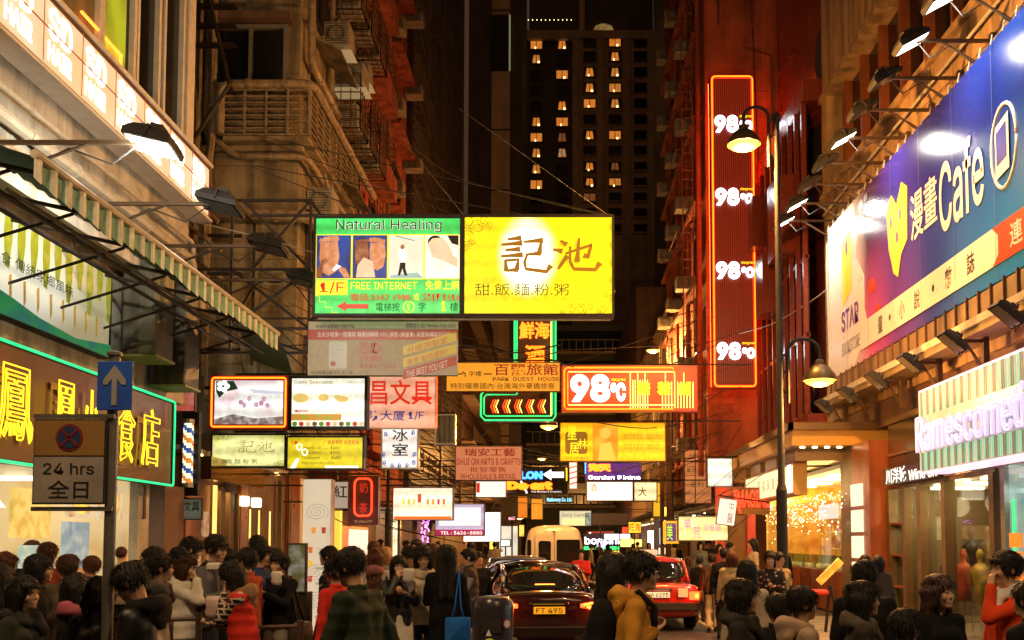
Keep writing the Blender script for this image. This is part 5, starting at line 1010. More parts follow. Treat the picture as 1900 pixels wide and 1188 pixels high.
S.text('Curry Specialist', .06, .09, .56, .17, glow('mustard_ink', (.3,.25,.03), .4), bold=.02, up=.004); S.text('مطعم الهند', .74, .09, .94, .16, glow('mustard_ink', (1,1,1), 1), up=.004); S.poly([(.06, .66), (.11, .635), (.11, .65), (.24, .65), (.24, .67), (.11, .67), (.11, .685)], L_RED, 'arrow', up=.004)
for u, v, ru, rv in ((.15, .42, .1, .09), (.44, .41, .07, .07), (.68, .44, .08, .06), (.62, .4, .05, .04)): ovl(S, u, v, ru, rv, glow('bread_picture', (.85,.55,.15), .9, blot=.8, bcol=(.6,.65,.2), bscale=8), 'printed_dish', up=.006); 
S.rect(.04, .72, .67, .84, glow('dish_strip', (.7,.3,.04), .8, blot=1, bcol=(.2,.5,.05), bscale=9), up=.006); [ovl(S, .08+k*.085, .9, .033, .045, glow('bowl_%d' % (k % 4), [(.1,.3,.02), (.6,.06,.02), (.8,.6,.3), (.2,.08,.02)][k % 4], .8), 'printed_bowl', up=.008) for k in range(11)]; hang(S, -5.75)
YB = glow('dim_yellow_panel', (.72,.72,.06), .72, hot=(.95,.95,.4), hs=1.0, hz=(0,-.1,.32), hr=(1.2,1,.5))
S = sign('lightbox_sign', 'dim yellow lightbox with thin brown characters, left of the price list box', 'sign', 395, 806, 534, 869, 20.2, face=YB, frame=M_fr, fw=.035, group=GS); [brush(S, p_, L_BRN, (.16, -.02, .92, 1.0), .5) for p_ in CHI]; S.text('甜 飯 麵 粉 粥', .1, .74, .62, .88, L_BLKB); [S.tube(curl(u, v, .08, a, 1.5), L_BLKB, .004, 'cloud_scroll', up=.008, n=4) for u, v, a in ((.06, .12, 0), (.13, .12, 2), (.2, .1, 1), (.95, .85, 2), (.88, .9, 1))]; hang(S, -6.6)
S = sign('lightbox_sign', 'yellow hair salon price list lightbox with printed scissors', 'sign', 534, 810, 678, 873, 20.2, face=glow('salon_yellow', (.85,.72,.02), .85, blot=.3, bcol=(.7,.5,.02)), frame=M_fr, fw=.035, group=GS)
S.text('SD', .06, .15, .15, .25, L_RED); S.text('美髮薈萃 捨我其誰', .53, .13, .93, .25, L_RED); S.text('Organic oil  .....  $180\nCut & blow  .....  $100\nTreatment  .......  $480\nHighlights & colour', .2, .3, .7, .85, L_BLKB); [S.tube([(.17+dx+.035*math.cos(k*.63), .33+dy+.09*math.sin(k*.63)) for k in range(11)], L_WHT, .012, 'printed_scissors', up=.01) for dx, dy in ((0, 0), (.07, .15))]; S.poly([(.05, .95), (.14, .65), (.17, .68), (.12, .95)], L_WHT, 'printed_scissors'); S.rect(.5, .88, .93, .94, L_WHT); hang(S, -5.75)
S = sign('hanging_signboard', 'pink signboard with large red characters and 1/F beside the curry lightbox', 'sign', 683, 699, 810, 796, 21, face=glow('pink_board', (.85,.42,.28), .85, blot=.35, bcol=(.9,.55,.4), bscale=.8), frame=mat('pale_edge', (.6,.45,.35), .5), fw=.02, depth=.12, group=GS); S.text('昌文具', .04, .07, .94, .55, L_RED, bold=.03); S.text('防大厦', .01, .66, .55, .85, glow('navy_ink', (.05,.05,.3), .5), bold=.015); S.text('1/F', .6, .67, .82, .84, glow('navy_ink', (0,0,0), 1), bold=.02); hang(S, -5.75)
S.tube([(1.015, .02), (1.015, .98)], N_RED, .012, 'red_tube')
S = sign('hanging_signboard', 'white and blue signboard with two black characters below the pink board', 'sign', 709, 795, 778, 871, 22.5, face=glow('iced_panel', (.82,.86,.85), .95, blot=.2), frame=M_alu, fw=.03, group=GS); S.text('冰', .3, .03, .72, .33, I_BLK, bold=.01); S.text('室', .3, .38, .72, .68, I_BLK, bold=.01); [S.tube(curl(u, v, .07, a, 1.4), glow('china_blue', (.05,.1,.5), .6), .01, 'printed_scroll', up=.008, n=4) for u, v, a in ((.12, .15, 0), (.86, .12, 2), (.1, .85, 1), (.3, .92, 0), (.5, .93, 2), (.7, .92, 1), (.88, .85, 3), (.08, .65, 1), (.9, .65, 2))]; hang(S, -6.1)
S = sign('hanging_lightbox', 'dark framed grey mesh panel right of the pink signboard', 'sign', 808, 770, 846, 826, 24, face=mat('mesh_grey', (.1,.1,.08), .7, nz=.6, scale=14), frame=M_alu, fw=.035, group=GS); [S.tube([(u, .05), (u, .95)], M_alud, .008, 'bar') for u in (.25, .5, .75)]; hang(S, -6.1)
S = sign('neon_sign', 'red neon rounded frame around dark vertical characters over the tea shop', 'sign', 649, 884, 704, 974, 22, face=mat('maroon', (.08,.008,.005), .4), frame=mat('maroon', (0,0,0)), fw=.03, group=GS); MB().tube([(x*.52*S.w/2*1.3, -.17, S.h*(.55+z)) for x, z in [(.62*math.cos(a)+(.0), .36*math.sin(a) if True else 0) for a in []] or []] or [(0,-.17,.1),(0,-.17,.11)], .001).build('spacer', M_fr, S.root)
S.tube([(.5+.29*min(1, max(-1, 1.35*math.cos(a))), .44+.38*min(1, max(-1, 1.15*math.sin(a)))) for a in [k*2*math.pi/32 for k in range(33)]], N_RED, .022, up=.05); S.text('奶', .36, .14, .64, .35, L_RED); S.text('茶', .36, .55, .64, .76, L_RED); S.text('TEL:2366 0777', .2, .91, .8, .96, I_WHT); hang(S, -6.9)
S = sign('hanging_signboard', 'white drinks sign with a row of coloured cups', 'sign', 730, 905, 842, 966, 23, face=glow('drinks_panel', (1,.86,.68), 1.15, blot=.2), frame=M_alud, fw=.02, group=GS); S.rect(.03, .88, .97, .97, glow('orange_ink', (.9,.16,.02), .9))
for k, c in enumerate(((.8,.75,.05), (.6,.6,.05), (.8,.6,.1), (.55,.08,.02), (.8,.3,.02), (.8,.35,.02), (.6,.05,.05), (.6,.15,.02))): u = .18+k*.088+(.05 if k > 3 else 0); S.poly([(u-.022, .36), (u+.022, .36), (u+.016, .52), (u-.016, .52)] if k != 3 else [(u-.03, .2), (u+.03, .2), (u+.03, .46), (u-.03, .46)], glow('cup_%d' % k, c, .9), 'printed_cup')
hang(S, -6.9)
S = sign('hanging_signboard', 'pale lilac signboard with a crimson strip reading TEL', 'sign', 808, 935, 900, 995, 25, face=glow('lilac_panel', (.5,.48,.7), .85, blot=.2), frame=M_alud, fw=.02, group=GS); S.rect(.08, .12, .92, .68, glow('lilac_white', (.8,.8,.88), 1.0)); S.rect(.0, .8, 1, 1, glow('crimson_ink', (.45,.02,.1), .7)); S.text('TEL : 3426-8880', .12, .85, .95, .95, L_WHT, bold=.01); hang(S, -6.9)
S = sign('lightbox_sign', 'small bright white lightbox behind the lilac signboard', 'sign', 860, 950, 930, 1006, 27, face=glow('hot_white', (1,.98,.9), 1.8), frame=M_alud, fw=.02, group=GS); hang(S, -6.9)
# ---- centre cluster
S = sign('hanging_signboard', 'orange guest house signboard across the green neon sign', 'sign', 828, 673, 1040, 728, 24.5, face=glow('guest_orange', (.85,.36,.03), .72, blot=.35, bcol=(.65,.25,.02), bscale=1.), frame=M_rust, fw=.02, depth=.12, group=GS); S.text('百麗旅館', .42, .05, .98, .45, DRED, bold=.02); S.text('PARK  GUEST  HOUSE', .41, .5, .99, .63, I_BLK, bold=.02); S.text('特別優惠國內‧台灣海外華僑旅客', .04, .7, .95, .9, I_BLK); S.text('字樓', .2, .3, .31, .48, I_BLK); S.rect(.04, .38, .15, .42, I_BLK); S.rect(.33, .38, .4, .42, I_BLK); S.tube([(.145, .32), (.17, .4), (.17, .5)], I_BLK, .012, 'stroke'); hang(S, -6.1)
S = Sign('neon_sign', 'tall green and red neon seafood sign with five arrows pointing left', 'sign', (at(962, 780, 27).x, 27, at(962, 783, 27).z), at(1025, 700, 27).x-at(885, 700, 27).x, at(950, 596, 27).z-at(950, 783, 27).z, depth=.25, group=GS); w_, h_ = S.w, S.h; M_sgn = mat('sign_black_red', (.05,.008,.006), .4, nz=.4)
MB().box(w_*-.07, w_*.5, -.12, .12, 0, h_).build('sign_case', M_sgn, S.root); MB().box(-w_*.5, -w_*.07, -.12, .12, 0, h_*.28).build('sign_case', M_sgn, S.root)
S.tube([(.45, 0), (.45, .7), (.06, .7), (.01, .74), (.01, .95), (.06, .99), (.95, .99), (.99, .95), (.99, 0)], N_GRN, .028, up=.04); S.tube([(.48, 0), (.48, .74), (.08, .74), (.05, .77), (.05, .93), (.08, .95), (.93, .95), (.95, .93), (.95, 0)], N_GRN, .02, up=.04)
S.tube([(.93, .02), (.93, .95)], N_PYEL, .012, up=.06); S.text('鮮海', .51, .02, .91, .19, N_ORG, neon=.014, up=.02); S.text('酒', .58, .25, .85, .45, N_ORG, neon=.016, up=.02); S.text('家', .58, .47, .85, .64, N_ORG, neon=.016, up=.02)
for k in range(5):
    for j in range(3): u = .14+k*.155+j*.032; S.tube([(u+.035, .79), (u, .855), (u+.035, .92)], (N_RED, N_ORG, N_PYEL)[j], .013, up=.04)
hang(S, -6.1)
S = sign('neon_sign', 'horizontal red neon sign with white numerals and yellow neon bars', 'sign', 1042, 680, 1293, 765, 25.5, face=glow('red_panel', (.75,.05,.008), .5, blot=.3), frame=glow('red_case', (.5,.03,.01), .45), fw=.03, group=GS)
S.tube([(.02, .1), (.04, .05), (.82, .05), (.82, .1)], N_ORG, .022); S.tube([(.82, .95), (.04, .95), (.02, .9), (.02, .1)], N_ORG, .022); S.tube([(.05, .14), (.83, .14)], N_PYEL, .012); S.tube([(.05, .86), (.83, .86)], N_PYEL, .012); S.tube([(.045, .16), (.045, .84)], N_ORG, .014)
S.text('98', .07, .22, .35, .78, glow('white_fill', (.75,.8,.85), .5), bold=.05, up=.02); S.text('98', .065, .2, .355, .8, N_WHT, neon=.018, bold=.05, up=.03); S.text('°C', .36, .38, .47, .78, N_WHT, neon=.016, bold=.02, up=.03); S.text('degree', .365, .27, .47, .35, N_YEL, bold=.01)
for k in range(8): u = .505+k*.018; S.tube([(u, .95 if k == 0 else .93), (u, .14 if k in (0,3,6) else .32)], N_PYEL, .011, up=.045)
for k in range(11): u = .74+k*.0225; S.tube([(u, .93), (u, .16 if k in (1,4,7) else .36)], N_PYEL, .011, up=.045)
for u0, t_ in ((.56, '糖'), (.71, '糖'), (.86, '舖')): S.text(t_, u0-.01, .36, u0+.09, .66, N_YEL, neon=.012, up=.07)
hang(S, 5.0)
S = sign('lightbox_sign', 'wide yellow lightbox with a dark square emblem of three characters', 'sign', 1039, 785, 1234, 857, 27, face=glow('yellow_board', (1,.68,.008), .95, blot=.25, bcol=(1,.55,.0)), frame=mat('orange_edge', (.5,.25,.02), .5), fw=.02, group=GS); S.poly([(.05, .3), (.07, .24), (.24, .24), (.26, .3), (.26, .75), (.24, .81), (.07, .81), (.05, .75)], L_BRN, 'emblem_square'); S.text('星', .07, .1, .16, .45, L_YEL, bold=.04, up=.01); S.text('林', .17, .42, .26, .68, L_YEL, bold=.03, up=.01); S.text('居', .09, .52, .18, .84, L_YEL, bold=.04, up=.01); S.rect(.31, .02, .55, .98, glow('amber_photo', (.85,.36,.01), .75, blot=.8, bcol=(1,.7,.05), bscale=2.5)); ovl(S, .43, .28, .05, .14, glow('amber_light', (1,.6,.08), .9)); S.poly([(.36, .98), (.38, .55), (.48, .5), (.53, .98)], glow('amber_light', (1,1,1), 1), 'printed_figure'); S.text('SING LUM KHUI', .04, .88, .27, .93, L_BRN)
for v in (.3, .38, .55, .63): S.text('湘菜 館 茶 飯 店', .6, v, .78, v+.06, glow('ochre_ink', (.6,.3,.01), .6)); S.text('電話 2366', .82, v, .95, v+.06, glow('ochre_ink', (.6,.3,.01), .6))
hang(S, 5.0)
S = sign('hanging_signboard', 'salmon red arts and crafts signboard with dark red lettering', 'sign', 845, 828, 969, 892, 27, face=glow('craft_red', (.6,.22,.1), .7, blot=.3), frame=M_rust, fw=.02, depth=.12, group=GS); S.text('瑞安工藝', .14, .07, .9, .3, DRED, bold=.01); S.text('SHUI ON ARTS & CRAFTS', .02, .36, .98, .55, DRED, bold=.02); S.text('批發零售', .22, .61, .76, .77, DRED); S.text('WHOLESALE & RETAIL', .08, .81, .92, .96, DRED, bold=.02); hang(S, -6.1)
S = sign('neon_sign', 'black sign with blue and orange salon lettering and a white arrow', 'sign', 938, 869, 1053, 917, 30, face=M_black, frame=M_fr, fw=.02, group=GS); S.text('SALON', .0, .13, .6, .44, N_BLU, neon=.014, up=.03); S.text('De art', .02, .52, .76, .85, N_ORG, neon=.02, bold=.01, up=.03); S.text('Hair Design & Creation', .42, .88, .9, .96, L_WHT); S.poly([(.6, .25), (.74, .05), (.74, .15), (.94, .15), (.94, .38), (.74, .38), (.74, .48)], glow('arrow_white', (1,1,1), 1.6), 'arrow'); S.tube([(.985, .0), (.985, .5)], N_YEL, .02); S.tube([(.25, .5), (.35, .98)], L_WHT, .03, 'blade'); hang(S, -6.1)
S = sign('lightbox_sign', 'small white fluorescent lightbox with a red end under the crafts board', 'sign', 883, 893, 940, 924, 28, face=glow('fluor_white', (.9,.92,.75), 1.1), frame=M_alud, fw=.02, group=GS); S.rect(.03, .12, .14, .7, L_RED); hang(S, -6.1)
S = sign('neon_sign', 'small purple neon sign with two red characters under the yellow lightbox', 'sign', 1086, 859, 1190, 894, 32, face=glow('deep_purple', (.08,.02,.3), .5), frame=M_fr, fw=.02, group=GS); S.text('海天', .04, .05, .46, .5, N_ORG, neon=.025, up=.03); S.tube([(.0, .0), (.0, .6)], N_BLU, .02); S.text('Garden Dining', .05, .68, .97, .95, N_WHT, bold=.01); hang(S, 5.2)
S = sign('lightbox_sign', 'white bulb-edged lightbox below the purple neon', 'sign', 1088, 894, 1174, 930, 31, face=glow('bulb_white', (1,.93,.72), 1.3), frame=M_rust, fw=.02, group=GS); S.text('酒', .08, .1, .22, .5, L_RED); [ovl(S, .1+k*.09, .9, .02, .05, glow('bulb', (1,.9,.6), 3), 'bulb') for k in range(10)]; hang(S, 5.2)
S = sign('lightbox_sign', 'small cream lightbox with one brush character beside the bulb-edged one', 'sign', 1175, 894, 1219, 931, 31, face=glow('cream_box', (1,.86,.5), 1.0), frame=M_rust, fw=.03, group=GS); S.text('大', .2, .28, .55, .75, L_BLKB, bold=.03); hang(S, 5.2)
S = sign('neon_sign', 'small pale blue neon lettering of the stationery shop', 'sign', 1012, 920, 1064, 934, 36, face=M_black, frame=M_fr, fw=.01, group=GS); S.text('Stationery Co. Ltd.', .05, .3, .95, .9, glow('neon_ice', (.25,.75,1), 2.5), bold=.01); hang(S, -6.1)
S = sign('lightbox_sign', 'pale green white lightbox over the white minibus', 'sign', 1037, 947, 1098, 977, 50, face=glow('pale_green', (.62,.68,.5), .8), frame=M_fr, fw=.04, group=GS); S.text('Sony Centre', .08, .2, .9, .45, L_BLKB); S.rect(.1, .5, .78, .95, glow('window_yellow', (.85,.8,.35), 1.0)); hang(S, 5.2)
for (x0, y0, x1, y1, Y, c, s_, lb) in ((1086, 952, 1165, 975, 50, (.05,.03,.02), .3, 'dark brown signboard right of the green white lightbox'), (1210, 895, 1232, 960, 36, (.85,.5,.02), .8, 'narrow amber vertical lightbox beside the dark posts'), (985, 925, 1008, 965, 42, (.9,.35,.02), .7, 'narrow orange vertical panel left of the pale green lightbox'), (960, 920, 980, 962, 44, (.75,.25,.02), .6, 'narrow red orange vertical panel above the parked cars')):
    S = sign('hanging_signboard', lb, 'sign', x0, y0, x1, y1, Y, face=glow('board_%d' % x0, c, s_, blot=.4), frame=M_fr, fw=.03, group=GS); hang(S, 5.2 if x0 > 1035 else -6.1)
# ---- the far end of the street, bright small signs
FAR = [(1088, 985, 1140, 1006, 85, (.35,.03,.02), .8, 'far red awning sign with short white letters', 'bos'), (1120, 990, 1170, 1003, 80, (1,.9,1), 2.2, 'far white and purple neon lettering', None), (1165, 968, 1190, 990, 72, (1,.6,.03), 1.6, 'far yellow diamond patterned sign', '旺角'), (1150, 1000, 1192, 1016, 76, (1,.75,.15), 2.0, 'far yellow strip sign over the crowd', None), (1200, 983, 1222, 1025, 66, (1,.97,.9), 2.4, 'far tall white lit panel', None), (1222, 978, 1236, 1012, 60, (.9,.95,1), 1.8, 'far narrow bluish white panel', None), (1220, 1015, 1252, 1030, 58, (1,.9,.6), 1.8, 'far low cream lit panel', None), (895, 990, 918, 1005, 50, (.9,.95,1), 1.6, 'far pale panel left of the minibus', None), (925, 975, 962, 1050, 60, (.95,.9,.7), .9, 'far lit shop panel behind the first car', None)]
for (x0, y0, x1, y1, Y, c, s_, lb, t_) in FAR:
    S = sign('shop_sign', lb, 'sign', x0, y0, x1, y1, Y, face=glow('far_%d' % x0, c, s_, blot=.5, bcol=tuple(q*.5 for q in c), bscale=1.5), frame=M_fr, fw=.05, group='far shop signs at the end of the street'); b = MB(); b.tube([(0, .1, 0), (0, .1, S.h), ], .04); zz = S.root.location.z; b.tube([(0, .1, 0), (0, .1, -zz)], .04); b.build('post', M_iron, S.root)
    if t_: S.text(t_, .1, .15, .9, .85, N_WHT if t_ == 'bos' else L_RED, bold=.03)
S = sign('shop_sign', 'far white neon lettering over a green and purple shop front', 'sign', 1082, 990, 1152, 1022, 84, face=glow('boss_black', (.03,.01,.04), .4), frame=M_fr, fw=.05, group='far shop signs at the end of the street'); S.text('bossini', .04, .2, .96, .62, N_WHT, bold=.03); S.rect(0, .75, 1, .95, N_GRN); S.poly([(.35, .62), (.62, .62), (.49, .98)], N_PUR, 'emblem'); b = MB(); b.tube([(0, .1, 0), (0, .1, -S.root.location.z)], .05); b.build('post', M_iron, S.root)
FS = ('with a post', 'under the amber panel', 'near the diamond sign', 'under the red blue lights', 'beside the tall panel', 'lowest of all', 'low at the centre', 'beside the white panel', 'by the salmon board', 'above the silver car', 'highest there', 'beside the lit shop panel', 'over the vendor', 'next to the orange panel', 'by the dark posts', 'between red and yellow', 'above the strip sign', 'above the red awning', 'over the diamond sign', 'under the amber lightbox')
rf = random.Random(4); cn = (('white', (1,.97,.9)), ('amber', (1,.55,.08)), ('red', (.9,.06,.02)), ('pale blue', (.6,.8,1)), ('yellow', (1,.8,.1)), ('pink', (1,.4,.5)), ('green', (.2,.8,.25)))
for k, (x, y, w, h, Y, ci) in enumerate(((1104, 1010, 36, 16, 92, 1), (1150, 968, 22, 12, 64, 0), (1172, 1004, 30, 14, 88, 4), (1196, 992, 16, 26, 78, 5), (1208, 1012, 24, 12, 90, 0), (1132, 1024, 40, 10, 98, 4), (1180, 1024, 30, 10, 96, 0), (1224, 1000, 14, 20, 70, 3), (1242, 1018, 18, 14, 62, 1), (968, 985, 12, 24, 58, 1), (950, 962, 16, 10, 48, 5), (938, 1008, 20, 14, 56, 0), (915, 1012, 16, 22, 47, 4), (1000, 955, 14, 12, 54, 6), (1246, 985, 12, 24, 52, 2), (1160, 985, 14, 16, 86, 2), (1190, 975, 18, 10, 82, 6), (1114, 968, 26, 9, 72, 3), (1212, 968, 12, 14, 68, 1), (1236, 950, 14, 22, 46, 4))):
    S = sign('shop_sign', 'far small %s %s sign %s' % (cn[ci][0], ('narrow' if h > w else 'wide'), ('right beside the minibus roof', 'above the dense crowd', 'over the far pavement stalls')[k % 3] if x > 1085 else 'left of the minibus')+' '+FS[k], 'sign', x-w/2, y-h/2, x+w/2, y+h/2, Y, face=glow('far_lit_%d' % ci, cn[ci][1], 1.5, blot=.8, bcol=tuple(q*.35 for q in cn[ci][1]), bscale=2.5), frame=M_fr, fw=.05, group='far shop signs at the end of the street'); MB().tube([(0, .1, 0), (0, .1, -S.root.location.z)], .04).build('post', M_iron, S.root)
# ---- the vertical 98 degree sign
a = at(1317, 145, 31.3); c = at(1402, 722, 31.3)
S = Sign('vertical_neon_sign', 'tall vertical red neon sign repeating the same white numerals four times', 'sign', (at(1359, 430, 31.3).x, 31.3, c.z), at(1400, 430, 31.3).x-at(1319, 430, 31.3).x, a.z-c.z, depth=.35, face=mat('ribbed_red', (.14,.012,.006), .35, nz=.5, scale=1, emit=(.35,.02,.005), es=.22), frame=mat('red_frame2', (.4,.03,.01), .5), fw=.03, group=GS)
S.border(N_ORG, .022, .05, .12, up=.06); S.border(glow('red_halo', (1,.04,.008), 1.0), .05, .06, .1, up=.0)  # the wide dim red tube is added as the halo around the neon
for k in range(17): u = .12+k*.0475; MB().box(*(S.xz(u, 0)[0]-.008, S.xz(u, 0)[0]+.008), -.2, -.175, .2, S.h-.2).build('rib', mat('rib_red', (.22,.03,.015), .3, emit=(.5,.06,.02), es=.25), S.root)
for v in (.165, .4, .635, .89):
    S.text('98', .1, v-.033, .62, v+.022, glow('white_fill2', (.95,.95,1), 1.3), bold=.07, up=.04); S.text('98', .09, v-.033, .63, v+.022, N_WHT, neon=.014, bold=.05, up=.06); S.text('°C', .66, v-.016, .95, v+.018, N_WHT, neon=.018, bold=.01, up=.06); S.text('degree', .66, v-.035, .97, v-.025, N_YEL, bold=.02, up=.05)
b = MB(); [b.tube([(x, .17, z), (x, 1.0, z)], .03) for x in (-.4, .4) for z in (.5, S.h*.5, S.h-.5)]; [b.tube([(x, 0, S.h), (x, 0, S.h+.15)], .015) for x in (-.3, .35)]; b.build('bracket', M_rust, S.root)
# back face also glows onto the wall behind
S.y = .17; q = MB(); q.tube([(-S.w/2+.03, .22, .1), (-S.w/2+.03, .22, S.h-.1)], .03); q.tube([(S.w/2-.03, .22, .1), (S.w/2-.03, .22, S.h-.1)], .03); q.build('neon_tube', glow('neon_red_back', (1,.06,.012), 32), S.root)
# ---- right cluster of small signs
S = sign('hanging_signboard', 'tall salmon signboard with small dark lines of writing, 150 in the second line', 'sign', 1268, 835, 1320, 935, 33, face=glow('salmon_board', (.62,.24,.08), .6, blot=.3), frame=M_rust, fw=.02, depth=.1, group=GS); S.text('怡麗按工人', .2, .08, .85, .15, I_BLK); S.text('150米', .3, .18, .8, .25, I_BLK, bold=.02); S.text('華苑酒樓', .1, .33, .85, .42, I_BLK); S.text('永利', .25, .58, .7, .7, I_BLK); hang(S, 5.3)
S = sign('lightbox_sign', 'pale blue white lightbox at the tip of the ochre canopy', 'sign', 1311, 851, 1358, 904, 29, face=glow('pale_blue_box', (.75,.85,.8), .95, hot=(1,.95,.8), hs=1.2, hz=(-.1,-.15,.6), hr=(.5,1,.5), blot=.4, bcol=(.3,.55,.6)), frame=M_alud, fw=.02, group=GS); hang(S, 5.4)
S = sign('lightbox_sign', 'wide pale yellow lightbox with pink characters above the taxi', 'sign', 1257, 958, 1350, 1004, 28, face=glow('pale_yellow_box', (.95,.86,.32), 1.0, blot=.4, bcol=(1,.95,.7)), frame=M_rust, fw=.02, group=GS); S.text('華', .12, .12, .26, .5, glow('pink_ink', (.9,.3,.5), .8), bold=.02); S.text('苑', .3, .4, .45, .9, glow('pink_ink', (0,0,0), 1), bold=.02); S.text('茶餐廳', .5, .3, .85, .6, glow('pink_ink', (0,0,0), 1)); hang(S, 5.3)
S = sign('lightbox_sign', 'orange framed purple lightbox with a green character, left of the pale yellow one', 'sign', 1231, 967, 1258, 1009, 30, face=glow('purple_box', (.16,.06,.25), .6), frame=glow('amber_frame', (1,.5,.02), .8), fw=.07, group=GS); S.text('美', .2, .15, .6, .85, glow('lime_ink', (.5,.85,.05), 1.0), bold=.05, up=.004); hang(S, 5.3)
S = sign('hanging_signboard', 'small tilted white and purple signboard in front of the pink lettered lightbox', 'sign', 1327, 925, 1362, 975, 26.5, face=glow('white_purple', (1,.88,.62), 1.1, blot=.6, bcol=(.5,.3,.6), bscale=3), frame=M_alud, fw=.02, depth=.1, group=GS); S.root.rotation_euler.y = math.radians(8); S.text('中\n醫', .55, .1, .85, .9, I_PUR); hang(S, 5.5)
S = sign('neon_sign', 'slanted red neon lettering above the red door', 'sign', 1357, 905, 1427, 955, 27.5, face=mat('ochre_board', (.2,.1,.03), .6), depth=.2, fw=.001, group='shop signs on the right side'); S.text('IMAGINE', .03, .1, .97, .75, N_RED, bold=.06, up=.08); S.tube([(.05, .15), (.2, .95)], N_RED, .03, up=.08)
S = wsign('shop_sign', 'large warm white backlit shop sign under the ochre canopy', 'sign', 5.7, 23.3, 29.4, 2.95, 3.72, depth=.3, face=glow('warm_backlit', (1,.8,.46), 1.1, blot=.4, bcol=(1,.7,.35), bscale=1.5), frame=M_cano, fw=.06, group='shop signs on the right side')
for k, t_ in enumerate('周福珠寶金行'): S.text(t_, .3+k*.1, .3, .35+k*.1, .7, glow('bronze_ink', (.4,.22,.05), .7))
for k in range(12): S.rect(.9, .06+k*.075, .97, .1+k*.075, L_WHT, 'flame_bar', up=.03)
# ---- the bookstore billboard
def vinyl():
    m = bpy.data.materials.new('printed_vinyl'); t, b = nodes(m); N = t.nodes.new; L = t.links.new; b.inputs['Roughness'].default_value = .2; b.inputs['Coat Weight'].default_value = .3
    co = N('ShaderNodeTexCoord'); sp = N('ShaderNodeSeparateXYZ'); L(co.outputs['Object'], sp.inputs[0]); n = N('ShaderNodeTexNoise'); n.inputs['Scale'].default_value = .7; L(co.outputs['Object'], n.inputs['Vector'])
    def rng(o, a, c): r = N('ShaderNodeMapRange'); r.inputs[1].default_value = a; r.inputs[2].default_value = c; L(o, r.inputs[0]); return r.outputs[0]
    def add(a, c, k): q = N('ShaderNodeMath'); q.operation = 'MULTIPLY_ADD'; L(c, q.inputs[0]); q.inputs[1].default_value = k; L(a, q.inputs[2]); return q.outputs[0]
    def ramp(f, st):
        r = N('ShaderNodeValToRGB'); e = r.color_ramp.elements
        while len(e) < len(st): e.new(.5)
        for q, (p, c) in zip(e, st): q.position = p; q.color = (*c, 1)
        L(f, r.inputs[0]); return r.outputs[0]
    u = add(rng(sp.outputs[0], -6.95, 6.95), n.outputs[0], .06)
    top = ramp(u, [(.0, (.75,.73,.7)), (.19, (.66,.6,.6)), (.24, (.02,.015,.07)), (.42, (.03,.025,.25)), (.7, (.006,.01,.16)), (1, (.01,.03,.28))])
    low = ramp(u, [(.0, (.7,.66,.58)), (.18, (.65,.5,.5)), (.26, (.6,.1,.28)), (.36, (.16,.05,.32)), (.5, (.04,.06,.36)), (.75, (.02,.2,.58)), (1, (.03,.3,.6))])
    mx = N('ShaderNodeMix'); mx.data_type = 'RGBA'; L(add(rng(sp.outputs[2], 2.6, .7), n.outputs[0], .15), mx.inputs[0]); L(top, mx.inputs[6]); L(low, mx.inputs[7]); L(mx.outputs[2], b.inputs['Base Color']); return m
BX, BY0, BY1, BZ0, BZ1 = 6.72, 10.2, 24.1, 5.78, 9.5
S = wsign('billboard', 'huge blue and white bookstore and cafe billboard under the flood lamps', 'billboard', BX, BY0, BY1, BZ0, BZ1, depth=.12, fw=.001, face=vinyl(), group=None)
U = lambda Y: (BY1+.33-Y)/(BY1-BY0); Vz = lambda z: (BZ1-z)/(BZ1-BZ0); V_WHT = mat('vinyl_white', (.7,.66,.58), .3, nz=.1); V_RED = mat('vinyl_red', (.55,.06,.02), .3); V_SKY = mat('vinyl_sky', (.06,.25,.6), .25, nz=.6, scale=.6, col2=(.12,.12,.45)); V_PINK = mat('vinyl_pink', (.5,.08,.3), .3, nz=.7, scale=.7, col2=(.2,.1,.5)); V_CRM = mat('vinyl_cream', (.6,.5,.45), .3, nz=.3, scale=.8)
S.poly([(0, 0), (.15, 0), (.17, .2), (.16, .35), (.2, .5), (.2, .7), (.22, .85), (.17, .93), (.14, 1), (0, 1)], V_WHT, 'printed_shape', up=.003, t=.001)
for (u, v, r, m_) in ((.235, .6, .018, V_RED), (.262, .76, .012, V_RED), (.262, .86, .008, V_RED), (.19, .07, .012, mat('vinyl_grey', (.2,.17,.2), .3)), (.215, .06, .01, mat('vinyl_grey', (0,0,0)))): ovl(S, u, v, r, r*2.4, m_, 'printed_button', up=.004, t=.002)
S.poly([(.085, .2), (.135, .13), (.135, .52), (.085, .59)], I_YEL, 'emblem', up=.006); S.poly([(.088, .36), (.132, .3), (.132, .315), (.088, .375)], I_PUR, 'emblem_bar'); S.poly([(.088, .4), (.132, .34), (.132, .355), (.088, .415)], I_PUR, 'emblem_bar'); S.poly([(.108, .36), (.113, .36), (.133, .5), (.125, .53), (.11, .42), (.095, .57), (.088, .57)], I_PUR, 'emblem_star'); ovl(S, .111, .24, .005, .05, I_PUR)
S.text('STAR', .075, .62, .17, .75, I_PUR, bold=.05); S.text('BOOKSTORE', .075, .82, .175, .9, I_GREY); VW = V_WHT
S.text('漫畫', U(18.75), Vz(8.35), U(17.45), Vz(7.45), VW, bold=.04); S.text('Cafe', U(17.35), Vz(8.4), U(15.55), Vz(7.15), VW, bold=.03)
